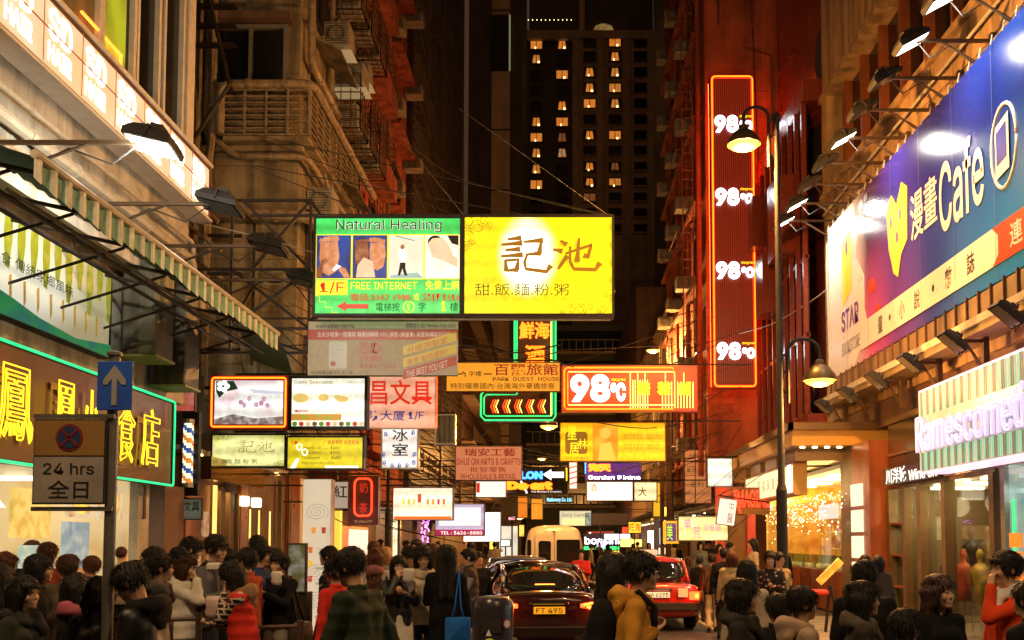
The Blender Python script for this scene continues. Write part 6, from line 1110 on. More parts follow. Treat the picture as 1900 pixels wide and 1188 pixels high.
S.poly([(U(20.1), Vz(8.5)), (U(19.8), Vz(8.75)), (U(19.5), Vz(8.45)), (U(19.2), Vz(8.8)), (U(18.9), Vz(8.6)), (U(18.95), Vz(7.6)), (U(19.3), Vz(7.4)), (U(19.5), Vz(7.0)), (U(19.75), Vz(7.15)), (U(20.0), Vz(7.7))], I_YEL, 'printed_figure'); [ovl(S, U(y), Vz(z), .004, .03, I_PUR, up=.01) for y, z in ((19.85, 8.2), (19.3, 8.2), (19.5, 7.8))]
vb0, vb1 = Vz(6.62), Vz(6.03); S.rect(U(21.9), vb0, 1, vb1, V_RED, 'printed_band', up=.0045, t=.001); S.poly([(U(21.9), vb0), (U(15.3), vb0), (U(15.1), (vb0+vb1)/2-.04), (U(15.1), (vb0+vb1)/2+.04), (U(15.3), vb1), (U(21.9), vb1)], V_WHT, 'printed_band', up=.006, t=.001)
for t_, y in (('漫', 21.3), ('畫', 20.6), ('•', 20.0), ('小', 19.3), ('說', 18.5), ('•', 17.7), ('雜', 17.0), ('誌', 16.1)): S.text(t_, U(y+.15) if t_ != '•' else U(y+.06), vb0+(.03 if t_ != '•' else .06), U(y-.15) if t_ != '•' else U(y-.06), vb1-(.03 if t_ != '•' else .06), I_BLK, bold=.02)
for t_, y in (('連', 14.5), ('鎖', 13.6), ('店', 12.7)): S.text(t_, U(y+.2), vb0+.03, U(y-.2), vb1-.03, VW, bold=.03)
S.tube([(U(14.85)+.03*math.cos(k*math.pi/12), Vz(7.75)+.17*math.sin(k*math.pi/12)) for k in range(25)], VW, .03, 'emblem_ring', up=.0); S.poly([(U(15.1), Vz(8.1)), (U(14.65), Vz(8.2)), (U(14.65), Vz(7.35)), (U(15.1), Vz(7.3))], VW, 'emblem_book'); S.poly([(U(15.05), Vz(8.0)), (U(14.72), Vz(8.08)), (U(14.72), Vz(7.55)), (U(15.05), Vz(7.5))], mat('vinyl_blue', (.03,.04,.35), .25), 'emblem_book', up=.01)
for t_, y in (('書', 13.6), ('店', 12.6)): S.text(t_, U(y+.35), Vz(8.35), U(y-.35), Vz(7.45), VW, bold=.04)
x = S.w/2; b = MB(); b.tube([(-x-.35, 0, S.h*.82), (-x-.3, 0, S.h*.93), (-x, 0, S.h*.95)], .03); b.tube([(-x-.35, 0, S.h*.82), (-x-.22, 0, -.65)], .035); b.tube([(-x-.22, 0, -.65), (-x+.3, .1, -.5)], .04); b.tube([(-x-.03, 0, 0), (-x-.03, 0, S.h)], .03); b.build('frame_tube', M_pipeg, S.root)
MB().box(-x, x, -.05, .15, -.42, -.02).build('lower_panel', mat('rust_panel', (.25,.17,.09), .6, nz=.6, scale=2, streak=.5), S.root); b = MB(); [b.box(-x+k*.45, -x+k*.45+.03, -.09, -.05, -.42, .03) for k in range(31)]; b.build('lacing', M_rust, S.root)
for k in range(1, 9): S.rect(k/9, 0, k/9+.0007, 1, mat('vinyl_seam', (.05,.05,.12), .5), 'seam', up=.008, t=.0006)
b = MB(); [b.tube([(-x+k*.42, -.07, S.h-.03), (-x+k*.42+.02, -.05, S.h+.12)], .012, 5) for k in range(33)]; b.build('lacing', M_pipeg, S.root)
b = MB(); b.box(-x, x, -.28, .2, -.72, -.66); b.box(-x, x, -.32, -.26, -.74, -.56); [b.box(-x+k*.09, -x+k*.09+.03, -.26, .2, -.66, -.63) for k in range(150)]; b.build('soffit_grating', mat('grating_steel', (.42,.33,.2), .45, .6, nz=.4, scale=3), S.root); MB().box(-x-.1, x, -.36, -.3, -.62, -.5).build('gutter', M_pipeg, S.root)
# flood lamps over the billboard
def flood(X0, Y, z, arm, sx, lit, label, tilt=-.55, group='flood lamps on arms', col=(1,.93,.78), watts=300, big=1., aim=None, target=None):
    r = thing('flood_lamp', label, 'lamp', (X0, Y, z), 0, group); d = -sx                 # sx: side of the wall; arm reaches towards the street
    b = MB(); b.box(min(0, d*arm), max(0, d*arm), -.025, .025, -.025, .025); b.box(-.05 if d > 0 else -.04, .04 if d > 0 else .05, -.05, .05, -.55, .12); b.tube([(0, 0, -.5), (d*arm*.62, 0, -.02)], .022, 5); b.build('arm', M_alud, r)
    MB().tube([(d*arm*.95, 0, .03), (d*arm*.75, .05, -.25), (d*arm*.5, .05, -.05), (d*arm*.25, .04, -.32), (0, .03, -.5)], .012, 5).build('cable', M_blackm, r)
    M = Matrix.Translation((d*arm, 0, 0)) @ Matrix.Rotation(aim or 0, 4, 'X') @ Matrix.Rotation(d*tilt, 4, 'Y'); M3 = M.to_3x3(); s = big
    h = MB(); P = [(-.26,-.2,-.0), (.26,-.2,0), (.26,.2,0), (-.26,.2,0), (-.27,-.2,.07), (.26,-.2,.06), (.26,.2,.06), (-.27,.2,.07), (-.2,-.16,.15), (.2,-.16,.13), (.2,.16,.13), (-.2,.16,.15), (-.1,-.09,.2), (.1,-.09,.18), (.1,.09,.18), (-.1,.09,.2)]; P = [M @ Vector((p[0]*s, p[1]*s, p[2]*s-.06)) for p in P]
    h.add(P, [(q*4+i, q*4+(i+1) % 4, q*4+4+(i+1) % 4, q*4+4+i) for q in range(3) for i in range(4)]+[(12,13,14,15)]); h.cbox(M @ Vector((0, 0, .2*s-.06)), (.14*s, .14*s, .08*s), M3); h.tube([M @ Vector((0, -.23*s, -.03)), M @ Vector((0, -.23*s, .1)), M @ Vector((0, .23*s, .1)), M @ Vector((0, .23*s, -.03))], .014, 5); h.build('lamp_housing', M_blackm, r)
    g = MB(); g.add([M @ Vector((a*s, b_*s, -.063)) for a, b_ in ((-.23,-.17), (.23,-.17), (.23,.17), (-.23,.17))], [(0,1,2,3)])
    g.build('lamp_glass', glow('flood_white', (1,.95,.8), 8) if lit else mat('flood_glass_off', (.07,.065,.055), .15), r)
    if lit and watts: lamp('flood_light', 'SPOT', M @ Vector((0, 0, -.1)), watts, col, r, size=.15, rot=M3.to_euler() if target is None else (Vector(target)-Vector((X0+d*arm, Y, z))).to_track_quat('-Z', 'Y').to_euler(), spot=150, blend=.6)
    return r
ords = ('first', 'second', 'third', 'fourth', 'fifth', 'sixth', 'seventh', 'eighth', 'ninth', 'tenth')
for k in range(9):
    Y = 14.2+k*1.28; lit = k in (0, 1, 4, 7, 8); flood(6.95, Y, 9.85, 1.3, 1, lit, '%s flood lamp from the near end above the billboard, %s' % (ords[k], 'switched on' if lit else 'switched off'), tilt=.5, watts=260)
for k, (Y, z) in enumerate(((11.8, 6.68), (14.2, 6.75), (16.6, 6.85), (19.0, 6.9))):
    flood(-7, Y, z, 2.1, -1, k == 0, ('lit flood lamp on a long arm in front of the salon lightbox', 'second flood lamp on a long arm, dark glass with a thin glint', 'third flood lamp on a long arm beside the truss', 'farthest flood lamp on a long arm, left of the green lightbox')[k], tilt=.25, aim=-.12, watts=600, big=1.15, target=(-7, 14.6, 6.6))
for k in range(6): flood(6.72, 13.6+k*1.9, 5.0, .5, 1, False, '%s dark spotlight from the near end under the billboard' % ords[k], tilt=-.7, group='spotlights under the billboard', big=.85)
# ---- neon cosmetics sign and the fashion shop lettering on the right
S = wsign('neon_sign', 'dazzling white, purple and green neon cosmetics sign under the billboard', 'sign', 6.45, 12.2, 17.0, 3.0, 4.43, depth=.45, face=glow('neon_back', (.55,.45,.55), .4, blot=.6, bcol=(.2,.4,.25), bscale=1.2), frame=glow('pink_tube', (1,.5,.6), 1.6), fw=.03, group='shop signs on the right side')
for k in range(84):
    u = .012+k*.0118; S.tube([(u, .03), (u, .97)], (glow('neon_mint', (.3,.8,.4), .95), glow('neon_dim', (.4,.3,.14), .55), glow('neon_pale', (.65,.75,.62), .8), glow('neon_dim', (.35,.28,.1), .6), glow('neon_mint2', (.25,.75,.35), .85))[(k*3) % 5], .009, up=.03, n=5)
S.rect(.01, .33, .985, .76, glow('lilac_haze', (.42,.48,.42), .34, blot=.7, bcol=(.85,.8,.9), bscale=5), 'letter_board', up=.05); S.text('Ramescometics', .02, .32, .99, .76, glow('neon_lilac', (.72,.6,.95), 1.0), neon=.012, up=.1)
S = wsign('shop_sign', 'white lit lettering over the dark bronze fashion shop', 'sign', 6.8, 17.6, 20.6, 3.0, 3.34, depth=.1, face=M_black, frame=None, fw=.001, group='shop signs on the right side'); S.text('川洋城', .06, .05, .45, .95, glow('cool_white', (1,1,.95), 1.8), bold=.04); S.text('Wine Sh', .5, .35, .97, .95, glow('cool_white', (1,1,1), 1), bold=.02)
# ---- left wall signs
S = wsign('shop_fascia', 'brown shop fascia with large yellow neon characters outlined by a teal neon tube', 'sign', -6.85, 10.5, 17.3, 2.82, 4.28, depth=.25, face=mat('fascia_brown', (.16,.07,.03), .4, nz=.4, scale=1.5, coat=.2), frame=M_fr, fw=.03, group='shop signs on the left side'); S.border(N_TEAL, .02, .0, .05, up=.03)
FU = lambda Y: (Y-10.5)/6.8
for t_, y0, y1 in (('鳳', 11.6, 12.4), ('凰', 12.95, 13.5), ('小', 13.7, 14.2), ('食', 14.8, 15.4), ('店', 15.65, 16.35)): S.text(t_, FU(y0), .2, FU(y1), .84, N_YEL, neon=.010, up=.14); S.text(t_, FU(y0)+.004, .22, FU(y1), .86, mat('neon_letter_body', (.3,.16,.03), .4), bold=.02, up=.03)
S = wsign('menu_banner', 'lit snack poster with hanging yellow noodles above the neon fascia', 'poster', -6.9, 9.5, 15.0, 4.62, 5.95, depth=.15, face=glow('poster_cream', (.6,.58,.34), .42, hot=(.95,.95,.8), hs=.62, hz=(0,-.1,.65), hr=(2.2,1,.8), blot=.3, bcol=(.5,.5,.35), bscale=2.5), frame=M_fr, fw=.03, group='shop signs on the left side'); ST = glow('poster_green', (.02,.3,.1), .5, blot=.8, bcol=(.02,.15,.2), bscale=4); SY = glow('poster_yellow', (.3,.32,.01), .45, blot=.7, bcol=(.6,.6,.12), bscale=8)
for k in range(15): u = .2+k*.056; L_ = .3+.22*math.sin(k*1.7)**2; S.poly([(u-.014, .02), (u+.014, .02), (u+.017, L_*.6), (u+.006, L_+.1), (u-.01, L_+.08), (u-.018, L_*.5)], SY, 'printed_noodle')
for k in range(12): u = .25+k*.06; S.poly([(u-.004, .6), (u+.006, .58), (u+.009, .78), (u, .85)], glow('poster_ochre', (.5,.3,.04), .6), 'printed_leaf')
S.poly([(0, .72), (.2, .68), (.38, .74), (.5, .8), (.62, .88), (.8, .93), (1, .84), (1, .99), (0, .99)], ST, 'printed_bowl'); S.text('香港美味小食 傳統家鄉風味', .22, .4, .78, .52, I_BLK)
S = wsign('salon_lightbox', 'long glowing peach salon lightbox with repeated white letters along the upper facade', 'sign', -6.75, 10.2, 18.5, 7.92, 8.92, depth=.3, face=perforated(), frame=M_rust, fw=.05, group='shop signs on the left side'); HW = glow('hot_letter', (1,.98,.9), 3.0)
for k in range(8): u = .035+k*.122; S.text('SD', u, .1, u+.075, .52, HW, bold=.07); S.text('HAIR', u, .58, u+.075, .84, HW, bold=.05)
b = MB(); [b.box(-S.w/2+.06+k*1.03, -S.w/2+.07+k*1.03, -.2, -.19, .05, .95) for k in range(8)]; b.box(-S.w/2+.05, S.w/2-.05, -.2, -.19, .53, .545); q = b.build('screen_seam', mat('mesh_copper', (.4,.16,.05), .5, .4), S.root); b = MB(); b.box(-S.w/2, S.w/2, -.21, .15, S.h, S.h+.06); b.box(-S.w/2, S.w/2, -.21, .15, -.05, 0); b.build('rim', M_white, S.root)
# small left signs at street level
S = sign('barber_pole', 'striped barber pole lightbox in blue, orange and white on the left', 'barber pole', 337, 765, 368, 920, 18.75, face=None, frame=None, group=None); MB().box(-S.w/2, S.w/2, 0, .14, 0, S.h).build('back_plate', M_fr, S.root)
b = MB(); r = S.w*.3
for k in range(24):
    z0, z1 = S.h*.14+k*S.h*.72/24, S.h*.14+(k+1)*S.h*.72/24
    for j in range(12):
        a0, a1 = j*math.pi/6, (j+1)*math.pi/6; b.mi(int(((j/12+k/8) % 1)*4)); b.add([(r*math.cos(a0), r*math.sin(a0)-.1, z0), (r*math.cos(a1), r*math.sin(a1)-.1, z0), (r*math.cos(a1), r*math.sin(a1)-.1, z1), (r*math.cos(a0), r*math.sin(a0)-.1, z1)], [(0,1,2,3)])
b.build('striped_cylinder', [glow('pole_white', (1,.93,.65), 1.1), glow('pole_blue', (.02,.12,.5), .6), glow('pole_white', (1,1,1), 1), glow('pole_orange', (.8,.25,.02), .8)], S.root, smooth='all'); b = MB(); [b.lathe([(0, z-.04), (r*1.15, z-.04), (r*1.15, z+.04), (0, z+.04)], (0, -.1, 0), 12) for z in (S.h*.12, S.h*.88)]; b.build('end_cap', M_alu, S.root); b = MB(); b.tube([(0, 0, S.h*.5), (-1.1, .1, S.h*.5)], .03); b.build('bracket', M_iron, S.root)
S = sign('barber_pole', 'small far barber pole, pink and white, beside the salon neon', 'barber pole', 1056, 858, 1071, 908, 34, depth=.2, face=glow('pole_pink', (.95,.75,.75), 1.0), frame=M_alud, fw=.02); [S.poly([(0.05, v), (.95, v-.08), (.95, v-.03), (.05, v+.05)], L_RED, 'stripe') for v in (.2, .4, .6, .8)]; hang(S, -6.1)
for (x0, y0, x1, y1, Y, fc, lb, txt, ti) in ((322, 925, 377, 965, 18.8, glow('grey_board', (.22,.24,.16), .35), 'small grey signboard with an arrow left of the copper door', '昌文具', I_BLK), (219, 901, 270, 963, 16.8, glow('pinkish_board', (.5,.3,.2), .45), 'pinkish paper notice under the neon fascia', '售 賣', I_RED), (325, 697, 364, 765, 19.6, glow('red_poster', (.8,.12,.08), .5, blot=.9, bcol=(.85,.4,.3), bscale=3), 'red and white crumpled banner above the barber pole', None, None), (616, 893, 648, 945, 22.5, glow('hk_poster', (.6,.45,.35), .6), 'white drink poster left of the red neon frame', '紅', I_BLK), (533, 1008, 570, 1100, 12.6, glow('menu_green', (.16,.15,.05), .35, blot=.9, bcol=(.55,.5,.4), bscale=7), 'green menu stand covered with food pictures', None, None)):
    S = sign('menu_stand' if y0 > 1000 else 'notice_board', lb, 'sign', x0, y0, x1, y1, Y, face=fc, frame=M_alud, fw=.02, depth=.06, group='notice boards on the left side')
    if txt: S.text(txt, .1, .15, .9, .6, ti, bold=.01)
    if y0 > 1000: MB().box(-S.w/2, S.w/2, -.02, .3, -S.root.location.z+.13, .0).build('stand_foot', M_iron, S.root)
    elif x0 != 219: MB().tube([(0, .03, S.h), (-1.2 if x0 < 600 else -.9, .3, S.h+.05)], .02).build('bracket', M_iron, S.root)
    else: MB().tube([(0, .03, S.h), (-.8, .0, S.h+.05)], .02).build('bracket', M_iron, S.root)
# tall drinks board
a = at(566, 890, 19.5); c = at(615, 1146, 19.5); S = Sign('drinks_board', 'tall white drinks menu board with printed swirls and cups', 'sign', ((a.x+c.x)/2, 19.5, .13), c.x-a.x, a.z-.13, depth=.3, face=glow('board_cream', (.78,.68,.5), .62, blot=.15), frame=M_white, fw=.01)
for v in (.22, .62, .8): S.tube([(.5+.04*k*.3*math.cos(k*.5)*.9, v+.012*k*.12*math.sin(k*.5)*1.1) for k in range(40)], glow('swirl_grey', (.5,.42,.33), .5), .006, 'printed_swirl', up=.01, n=4)
for k, (u, v, c_) in enumerate(((.4, .34, (.85,.3,.03)), (.75, .34, (.4,.05,.03)), (.3, .47, (.6,.15,.04)), (.85, .53, (.5,.1,.04)), (.3, .56, (.85,.5,.05)), (.3, .66, (.55,.04,.03)), (.3, .76, (.6,.15,.04)))): S.poly([(u-.08, v-.02), (u+.08, v-.02), (u+.06, v+.02), (u-.06, v+.02)], glow('cupc_%d' % k, c_, .8), 'printed_cup')
S.text('~~~~~~\n~~~~', .5, .46, .9, .49, I_GREY); S.text('~~~~~~', .5, .58, .9, .6, I_GREY); S.text('~~~~~~', .5, .68, .9, .7, I_GREY)
GP = thing('column_front', 'dim front of brown columns and doors between the restaurant and the tea shop', 'shopfront', (-7.15, 27.8, .13)); o = Vector(GP.location)
for y0, y1, m_, nm in ((26.35, 26.55, M_dark, 'column'), (26.6, 27.4, M_wood, 'door_leaf'), (27.5, 28.6, M_cream, 'column'), (28.7, 30.4, mat('grey_shutter', (.3,.27,.22), .6, nz=.4, streak=.5), 'shutter')): q = MB().box(-7.4, -7.12, y0, y1, .13, 3.6).build(nm, m_, GP); q.location = -o
# ---- ground level shops
def room(name, label, sx, X, Y0, Y1, z1, d, wall, col, ls, **k): return shop(name, label, sx, X, Y0, Y1, z1, d, wall, col, ls, **k)
r, put = room('restaurant_front', 'copper panelled restaurant entrance with glowing yellow lanterns', -1, -7.15, 18.9, 26.3, 3.6, 1.2, M_wood, (1,.6,.2), 6, n=0, watts=700)
GL = glow('lantern_gold', (1,.62,.12), 1.6, blot=.5, bcol=(1,.8,.4)); put('door_panel', M_wood, lambda b: (b.box(-7.2, -7.1, 19.0, 20.3, .13, 3.2), b.box(-7.2, -7.1, 22.3, 22.8, .13, 3.6)))
for y in (23.3, 24.0, 24.9, 25.9): put('glow_column', GL, lambda b: b.lathe([(.001, .5), (.12, .5), (.13, 1.4), (.12, 2.6), (.001, 2.6)], (-7.3, y, 0), 10))
for y, z0, z1 in ((20.8, .5, 2.9), (21.4, .5, 2.9), (22.0, .5, 2.9), (25.4, .13, 3.4)): put('bronze_frame', M_bronze, lambda b: (b.box(-7.14, -7.04, y-.03, y+.03, z0, z1)))
for y, z in ((21.1, 1.6), (21.7, 1.3), (20.0, 2.2), (19.6, 1.4)): put('framed_menu', glow('menu_frame', (.8,.5,.25), .45, blot=.9, bcol=(.3,.12,.05), bscale=9), lambda b: b.box(-7.1, -7.06, y-.16, y+.16, z-.25, z+.25))
for y in (22.2, 23.1): put('wall_lantern', glow('lantern_cream', (1,.88,.55), 2.2), lambda b: b.bbox((-7.0, y, 2.75), (.18, .25, .22), .02))
put('mirror_canopy', mat('gold_mirror', (.5,.3,.08), .12, .9), lambda b: b.box(-7.4, -6.7, 19.2, 22.6, 3.05, 3.5)); put('gold_strip', GL, lambda b: b.box(-7.06, -7.02, 20.35, 20.5, .4, 3.0))
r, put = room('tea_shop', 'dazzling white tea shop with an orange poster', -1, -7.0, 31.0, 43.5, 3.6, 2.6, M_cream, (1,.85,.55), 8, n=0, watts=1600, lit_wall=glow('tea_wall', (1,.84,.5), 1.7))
put('orange_poster', glow('poster_orange', (.9,.14,.02), .9), lambda b: b.box(-6.95, -6.85, 31.2, 36.0, .9, 2.35)); put('poster_white', glow('poster_white2', (1,.85,.65), 1.1, blot=.5, bcol=(.7,.3,.2)), lambda b: b.box(-6.84, -6.82, 32.6, 35.8, 1.0, 2.25)); put('yellow_column', glow('yellow_col', (1,.72,.08), .9), lambda b: b.box(-6.9, -6.7, 30.6, 30.95, .13, 3.6)); put('steel_column', M_bronze, lambda b: b.box(-7.2, -6.9, 43.5, 44.0, .13, 3.6))
for i, (y0, y1) in enumerate(((44.2, 50), (50.3, 56), (56.4, 63), (63.5, 78))):
    room('small_shop', ('dark shop with bright vertical lamps', 'dim shop with strings of pink lights', 'small lit shop beyond the parked cars', 'far lit shop on the left side')[i], -1, -7.1, y0, y1, 3.1, 2.2, mat('shop_wall_%d' % i, [(.3,.2,.12), (.35,.25,.2), (.5,.45,.4), (.6,.5,.4)][i], .7), [(1,.8,.5), (1,.7,.6), (1,.9,.75), (1,.85,.6)][i], 6, n=90, seed=i+4, watts=(350, 300, 600, 900)[i])
b = MB(); [b.cbox((-6.9+.06*math.sin(k*3), 50.6+random.uniform(0, 2.5), .8+k*.03), (.05,.05,.05)) for k in range(80)]; tag(b.build('fairy_lights', glow('fairy_pink', (.85,.2,.9), 5)), 'pink string lights hanging in the dim shop', 'lights', kind='stuff')
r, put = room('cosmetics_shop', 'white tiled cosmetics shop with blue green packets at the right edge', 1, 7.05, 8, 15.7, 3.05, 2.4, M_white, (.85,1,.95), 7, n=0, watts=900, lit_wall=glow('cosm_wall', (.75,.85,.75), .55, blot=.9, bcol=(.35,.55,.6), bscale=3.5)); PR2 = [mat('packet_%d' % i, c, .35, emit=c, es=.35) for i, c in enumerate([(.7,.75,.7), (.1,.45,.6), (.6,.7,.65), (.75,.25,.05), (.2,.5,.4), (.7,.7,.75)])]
b = MB(); rr = random.Random(5)
for zz in (.5, .95, 1.4, 1.85, 2.3, 2.7):
    y = 8.1
    while y < 15.4: w = rr.uniform(.1, .3); b.mi(rr.randrange(6)); b.box(7.5, 7.65, y, y+w*.9, zz, zz+rr.uniform(.2, .36)); y += w
q = b.build('goods', PR2, r); q.location = -Vector(r.location); q['kind'] = 'stuff'; put('shelf', M_white, lambda b: [b.box(7.45, 7.75, 8.1, 15.5, z-.03, z) for z in (.5, .95, 1.4, 1.85, 2.3, 2.7)])
put('glass_door', M_pane, lambda b: b.box(7.0, 7.02, 12.4, 15.6, .2, 3.0)); put('door_frame', M_alu, lambda b: (b.box(6.98, 7.06, 15.55, 15.7, .13, 3.05), b.box(6.98, 7.06, 14.0, 14.08, .13, 3.05))); put('green_strip', N_GRN, lambda b: (b.tube([(7.0, 15.3, .5), (7.0, 15.3, 2.5)], .02), b.tube([(7.0, 13.6, 1.0), (7.0, 13.6, 2.6)], .02)))
put('orange_sticker', glow('sticker_orange', (.95,.25,.02), .9), lambda b: [b.box(6.97, 6.99, 15.0, 15.4, 1.2+k*.28, 1.42+k*.28) for k in range(3)]+[b.box(6.97, 6.99, 13.2, 13.4, 1.7, 2.2)])
r, put = room('fashion_shop', 'dark bronze fashion shop window with clothes behind glass under the billboard', 1, 7.05, 15.8, 21.0, 2.95, 2.6, mat('brown_wall', (.2,.12,.06), .6, nz=.4), (1,.75,.4), 6, n=0, watts=260)
put('upper_glass', M_black, lambda b: b.box(7.0, 7.1, 15.8, 21.0, 3.4, 4.35)); put('fascia', M_bronze, lambda b: (b.box(6.95, 7.1, 15.8, 21.0, 2.93, 3.02), b.box(6.93, 7.1, 15.8, 21.0, 4.3, 4.42), b.box(6.95, 7.1, 15.8, 21.0, 3.62, 3.68)))
for y in (15.9, 17.9, 19.1, 19.95, 20.9): put('bronze_post', M_bronze, lambda b: b.box(6.92, 7.12, y-.09, y+.09, .13, 2.95))
for z in (.9, 1.55, 2.2): put('window_shelf', M_wood, lambda b: b.box(6.96, 7.4, 19.95, 20.9, z, z+.04))
for y0, y1 in ((16, 17.8), (18, 19), (19.2, 19.85), (20.05, 20.8)): put('window_pane', M_pane, lambda b: b.box(7.06, 7.075, y0, y1, .25, 2.9))
for i in range(9):                                                     # mannequins wearing coats
    y = 16.3+i*.36; z = 1.15 if i % 2 else .75; m_ = [mat('coat_tan', (.45,.3,.12), .7, nz=.4), mat('coat_black', (.03,.02,.02), .6), mat('coat_gold', (.6,.42,.1), .4, .4, nz=.5), mat('coat_red', (.4,.05,.02), .6), mat('coat_blue', (.04,.08,.4), .5)][(i*3) % 5]
    f_ = lambda b: b.lathe([(.001, 0), (.14, 0), (.11, .25), (.15, .5), (.17, .6), (.1, .68), (.04, .72), (.05, .8), (.07, .87), (.04, .95), (.001, .97)], (7.5+.3*(i % 2), y, z), 12); put('garment', m_, f_, smooth='all'); put('garment_rail', M_alu, lambda b: b.tube([(7.5+.3*(i % 2), y, .15), (7.5+.3*(i % 2), y, z)], .015))
put('spotlight', M_dl, lambda b: [b.lathe([(.001, 0), (.06, 0), (.06, -.03), (.001, -.03)], (7.25, 16.2+k*.7, 2.93), 8) for k in range(6)])
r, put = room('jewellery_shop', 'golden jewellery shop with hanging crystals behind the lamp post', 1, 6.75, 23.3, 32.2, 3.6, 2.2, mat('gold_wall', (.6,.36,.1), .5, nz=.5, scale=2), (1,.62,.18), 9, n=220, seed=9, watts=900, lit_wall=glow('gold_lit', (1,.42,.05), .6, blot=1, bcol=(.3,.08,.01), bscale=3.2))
rr = random.Random(8); CR = [glow('crystal_%d' % i, c, 5) for i, c in enumerate([(1,.8,.4), (1,.9,.8), (.4,.6,1), (.3,1,.5), (1,.5,.15)])]; b = MB()
for k in range(300): b.mi(rr.choice([0,0,0,1,1,4,4,2,3])); p_ = (rr.uniform(6.3, 6.7), rr.uniform(22.6, 31), 3.0-abs(rr.gauss(0, .45))); b.cbox(p_, (rr.uniform(.01, .022),)*3, Matrix.Rotation(rr.random(), 3, 'X'))
q = b.build('crystals', CR, r); q.location = -Vector(r.location); q['kind'] = 'stuff'
for k in range(9): y = 24+k*.95; put('display_case', M_wood, lambda b: b.bbox((6.9, y, .65), (.5, .8, 1.0), .02)); put('display_glass', M_pane, lambda b: b.box(6.65, 7.15, y-.4, y+.4, 1.16, 1.5)); put('display_goods', glow('gold_goods', (1,.5,.08), .8, blot=.9, bcol=(.9,.75,.4), bscale=8), lambda b: [b.bbox((6.9+rr.uniform(-.15, .15), y+rr.uniform(-.3, .3), 1.22), (.12, .14, .1), .03) for _ in range(4)])
put('white_notice', glow('notice_cool', (.8,.8,.72), .7), lambda b: b.box(6.55, 6.6, 23.4, 25.0, 2.4, 2.75))
put('glass_wall', M_pane, lambda b: b.box(6.7, 6.72, 23.6, 31.8, 1.0, 2.9))
PW = thing('panel_pillar', 'copper pillar with four stacked white lit panels', 'pillar', (6.8, 21.9, .13)); o = Vector(PW.location); q = MB().box(6.6, 7.3, 21.05, 22.3, .13, 4.0).build('pillar_body', M_wood, PW); q.location = -o; q = MB().box(6.6, 7.3, 22.3, 23.2, .13, 4.0).build('pillar_body', M_bronze, PW); q.location = -o
for k in range(5): z = .35+k*.57; q = MB().box(6.55, 6.6, 21.5, 22.25, z, z+.48).build('lit_panel', glow('panel_white', (1,.9,.66), .95, blot=.4, bcol=(1,.75,.65), bscale=3), PW); q.location = -o
RD = thing('red_shop_door', 'red framed shop doorway left of the jewellery shop', 'door', (6.3, 32.3, .13)); o = Vector(RD.location)
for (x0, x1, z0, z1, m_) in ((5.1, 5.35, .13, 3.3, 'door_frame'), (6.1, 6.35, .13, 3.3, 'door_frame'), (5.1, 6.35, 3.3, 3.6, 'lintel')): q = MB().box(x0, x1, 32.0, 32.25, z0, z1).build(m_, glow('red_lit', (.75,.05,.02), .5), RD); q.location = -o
q = MB().box(5.35, 6.1, 32.12, 32.2, .13, 3.3).build('door_leaf', mat('brown_door', (.25,.1,.03), .4), RD); q.location = -o
for i, (y0, y1) in enumerate(((34, 40), (40.5, 50), (50.5, 62), (62.5, 80))):
    room('small_shop', ('lit clothing shop behind the taxi', 'amber shop front with racks beyond the clothing shop', 'far white lit shop on the right side', 'farthest bright shop on the right side')[i], 1, 6.0, y0, y1, 3.1, 2.2, mat('shopr_wall_%d' % i, [(.5,.35,.2), (.5,.3,.12), (.6,.55,.5), (.6,.5,.4)][i], .7), [(1,.75,.4), (1,.6,.2), (1,.92,.8), (1,.9,.7)][i], 7, n=110, seed=i+14, watts=(700, 700, 1100, 1200)[i])
# ------------------------------------------------------------------ lamps on the street
def street_lamp(name, label, x, y, h, heads, watts, zt=None, base=0.13, col=None):
    r = thing(name, label, 'street lamp', (x, y, base)); b = MB(); b.tube([(0,0,0), (0,0,.25), (0,0,.3)], [.14,.14,.1], 14); b.tube([(0,0,.3), (0,0,2.6)], .095, 14); b.tube([(0,0,2.6), (0,0,2.72), (0,0,h)], [.095, .06, .05], 12); b.lathe([(.06, 0), (.085, .03), (.085, .08), (.03, .13), (.001, .14)], (0,0,h), 12); b.build('pole', M_blackm, r, smooth=True)
    for (z, sx, R_, hs) in heads:
        a = MB(); P = []
        for k in range(13): q = math.pi*k/12; P.append((sx*(.14+R_-R_*math.cos(q)), 0, z+R_*.85*math.sin(q)))
        P = [(sx*.14, 0, z-.9)]+P; a.tube(P, .03, 8); [a.tube([(0, 0, z-dz), (sx*.14, 0, z-dz)], .022, 6) for dz in (.05, .35, .7)]; a.tube([(sx*(.14+2*R_), 0, z), (sx*(.14+2*R_), 0, z-.15)], .03, 8); a.build('arm', M_blackm, r, smooth=True)
        xc = sx*(.14+2*R_); s = MB(); s.lathe([(.03, .0), (.08, -.03), (.09, -.1), (.18, -.16), (.27, -.28), (.29, -.38), (.28, -.38), (.26, -.28), (.16, -.17), (.05, -.12)], (xc, 0, z-.12), 22); s.build('lamp_shade', mat('lamp_shade_metal', (.1,.07,.03), .4, .5), r, smooth=True)
        g = MB(); g.lathe([(.001, .03), (.15, .02), (.24, -.05), (.265, -.12), (.23, -.18), (.12, -.23), (.001, -.25)], (xc, 0, z-.36), 18); g.build('lamp_glass', glow('sodium_glass', (1,.5,.06), 3.2), r, smooth='all'); lamp('lamp_light', 'POINT', (xc, 0, z-.36-.32), watts*hs, col or SOD, r, size=.15)
    return r
LA = at(1380, 262, 17.2); LB = at(1521, 712, 17.2); px_ = at(1450, 900, 17.2).x
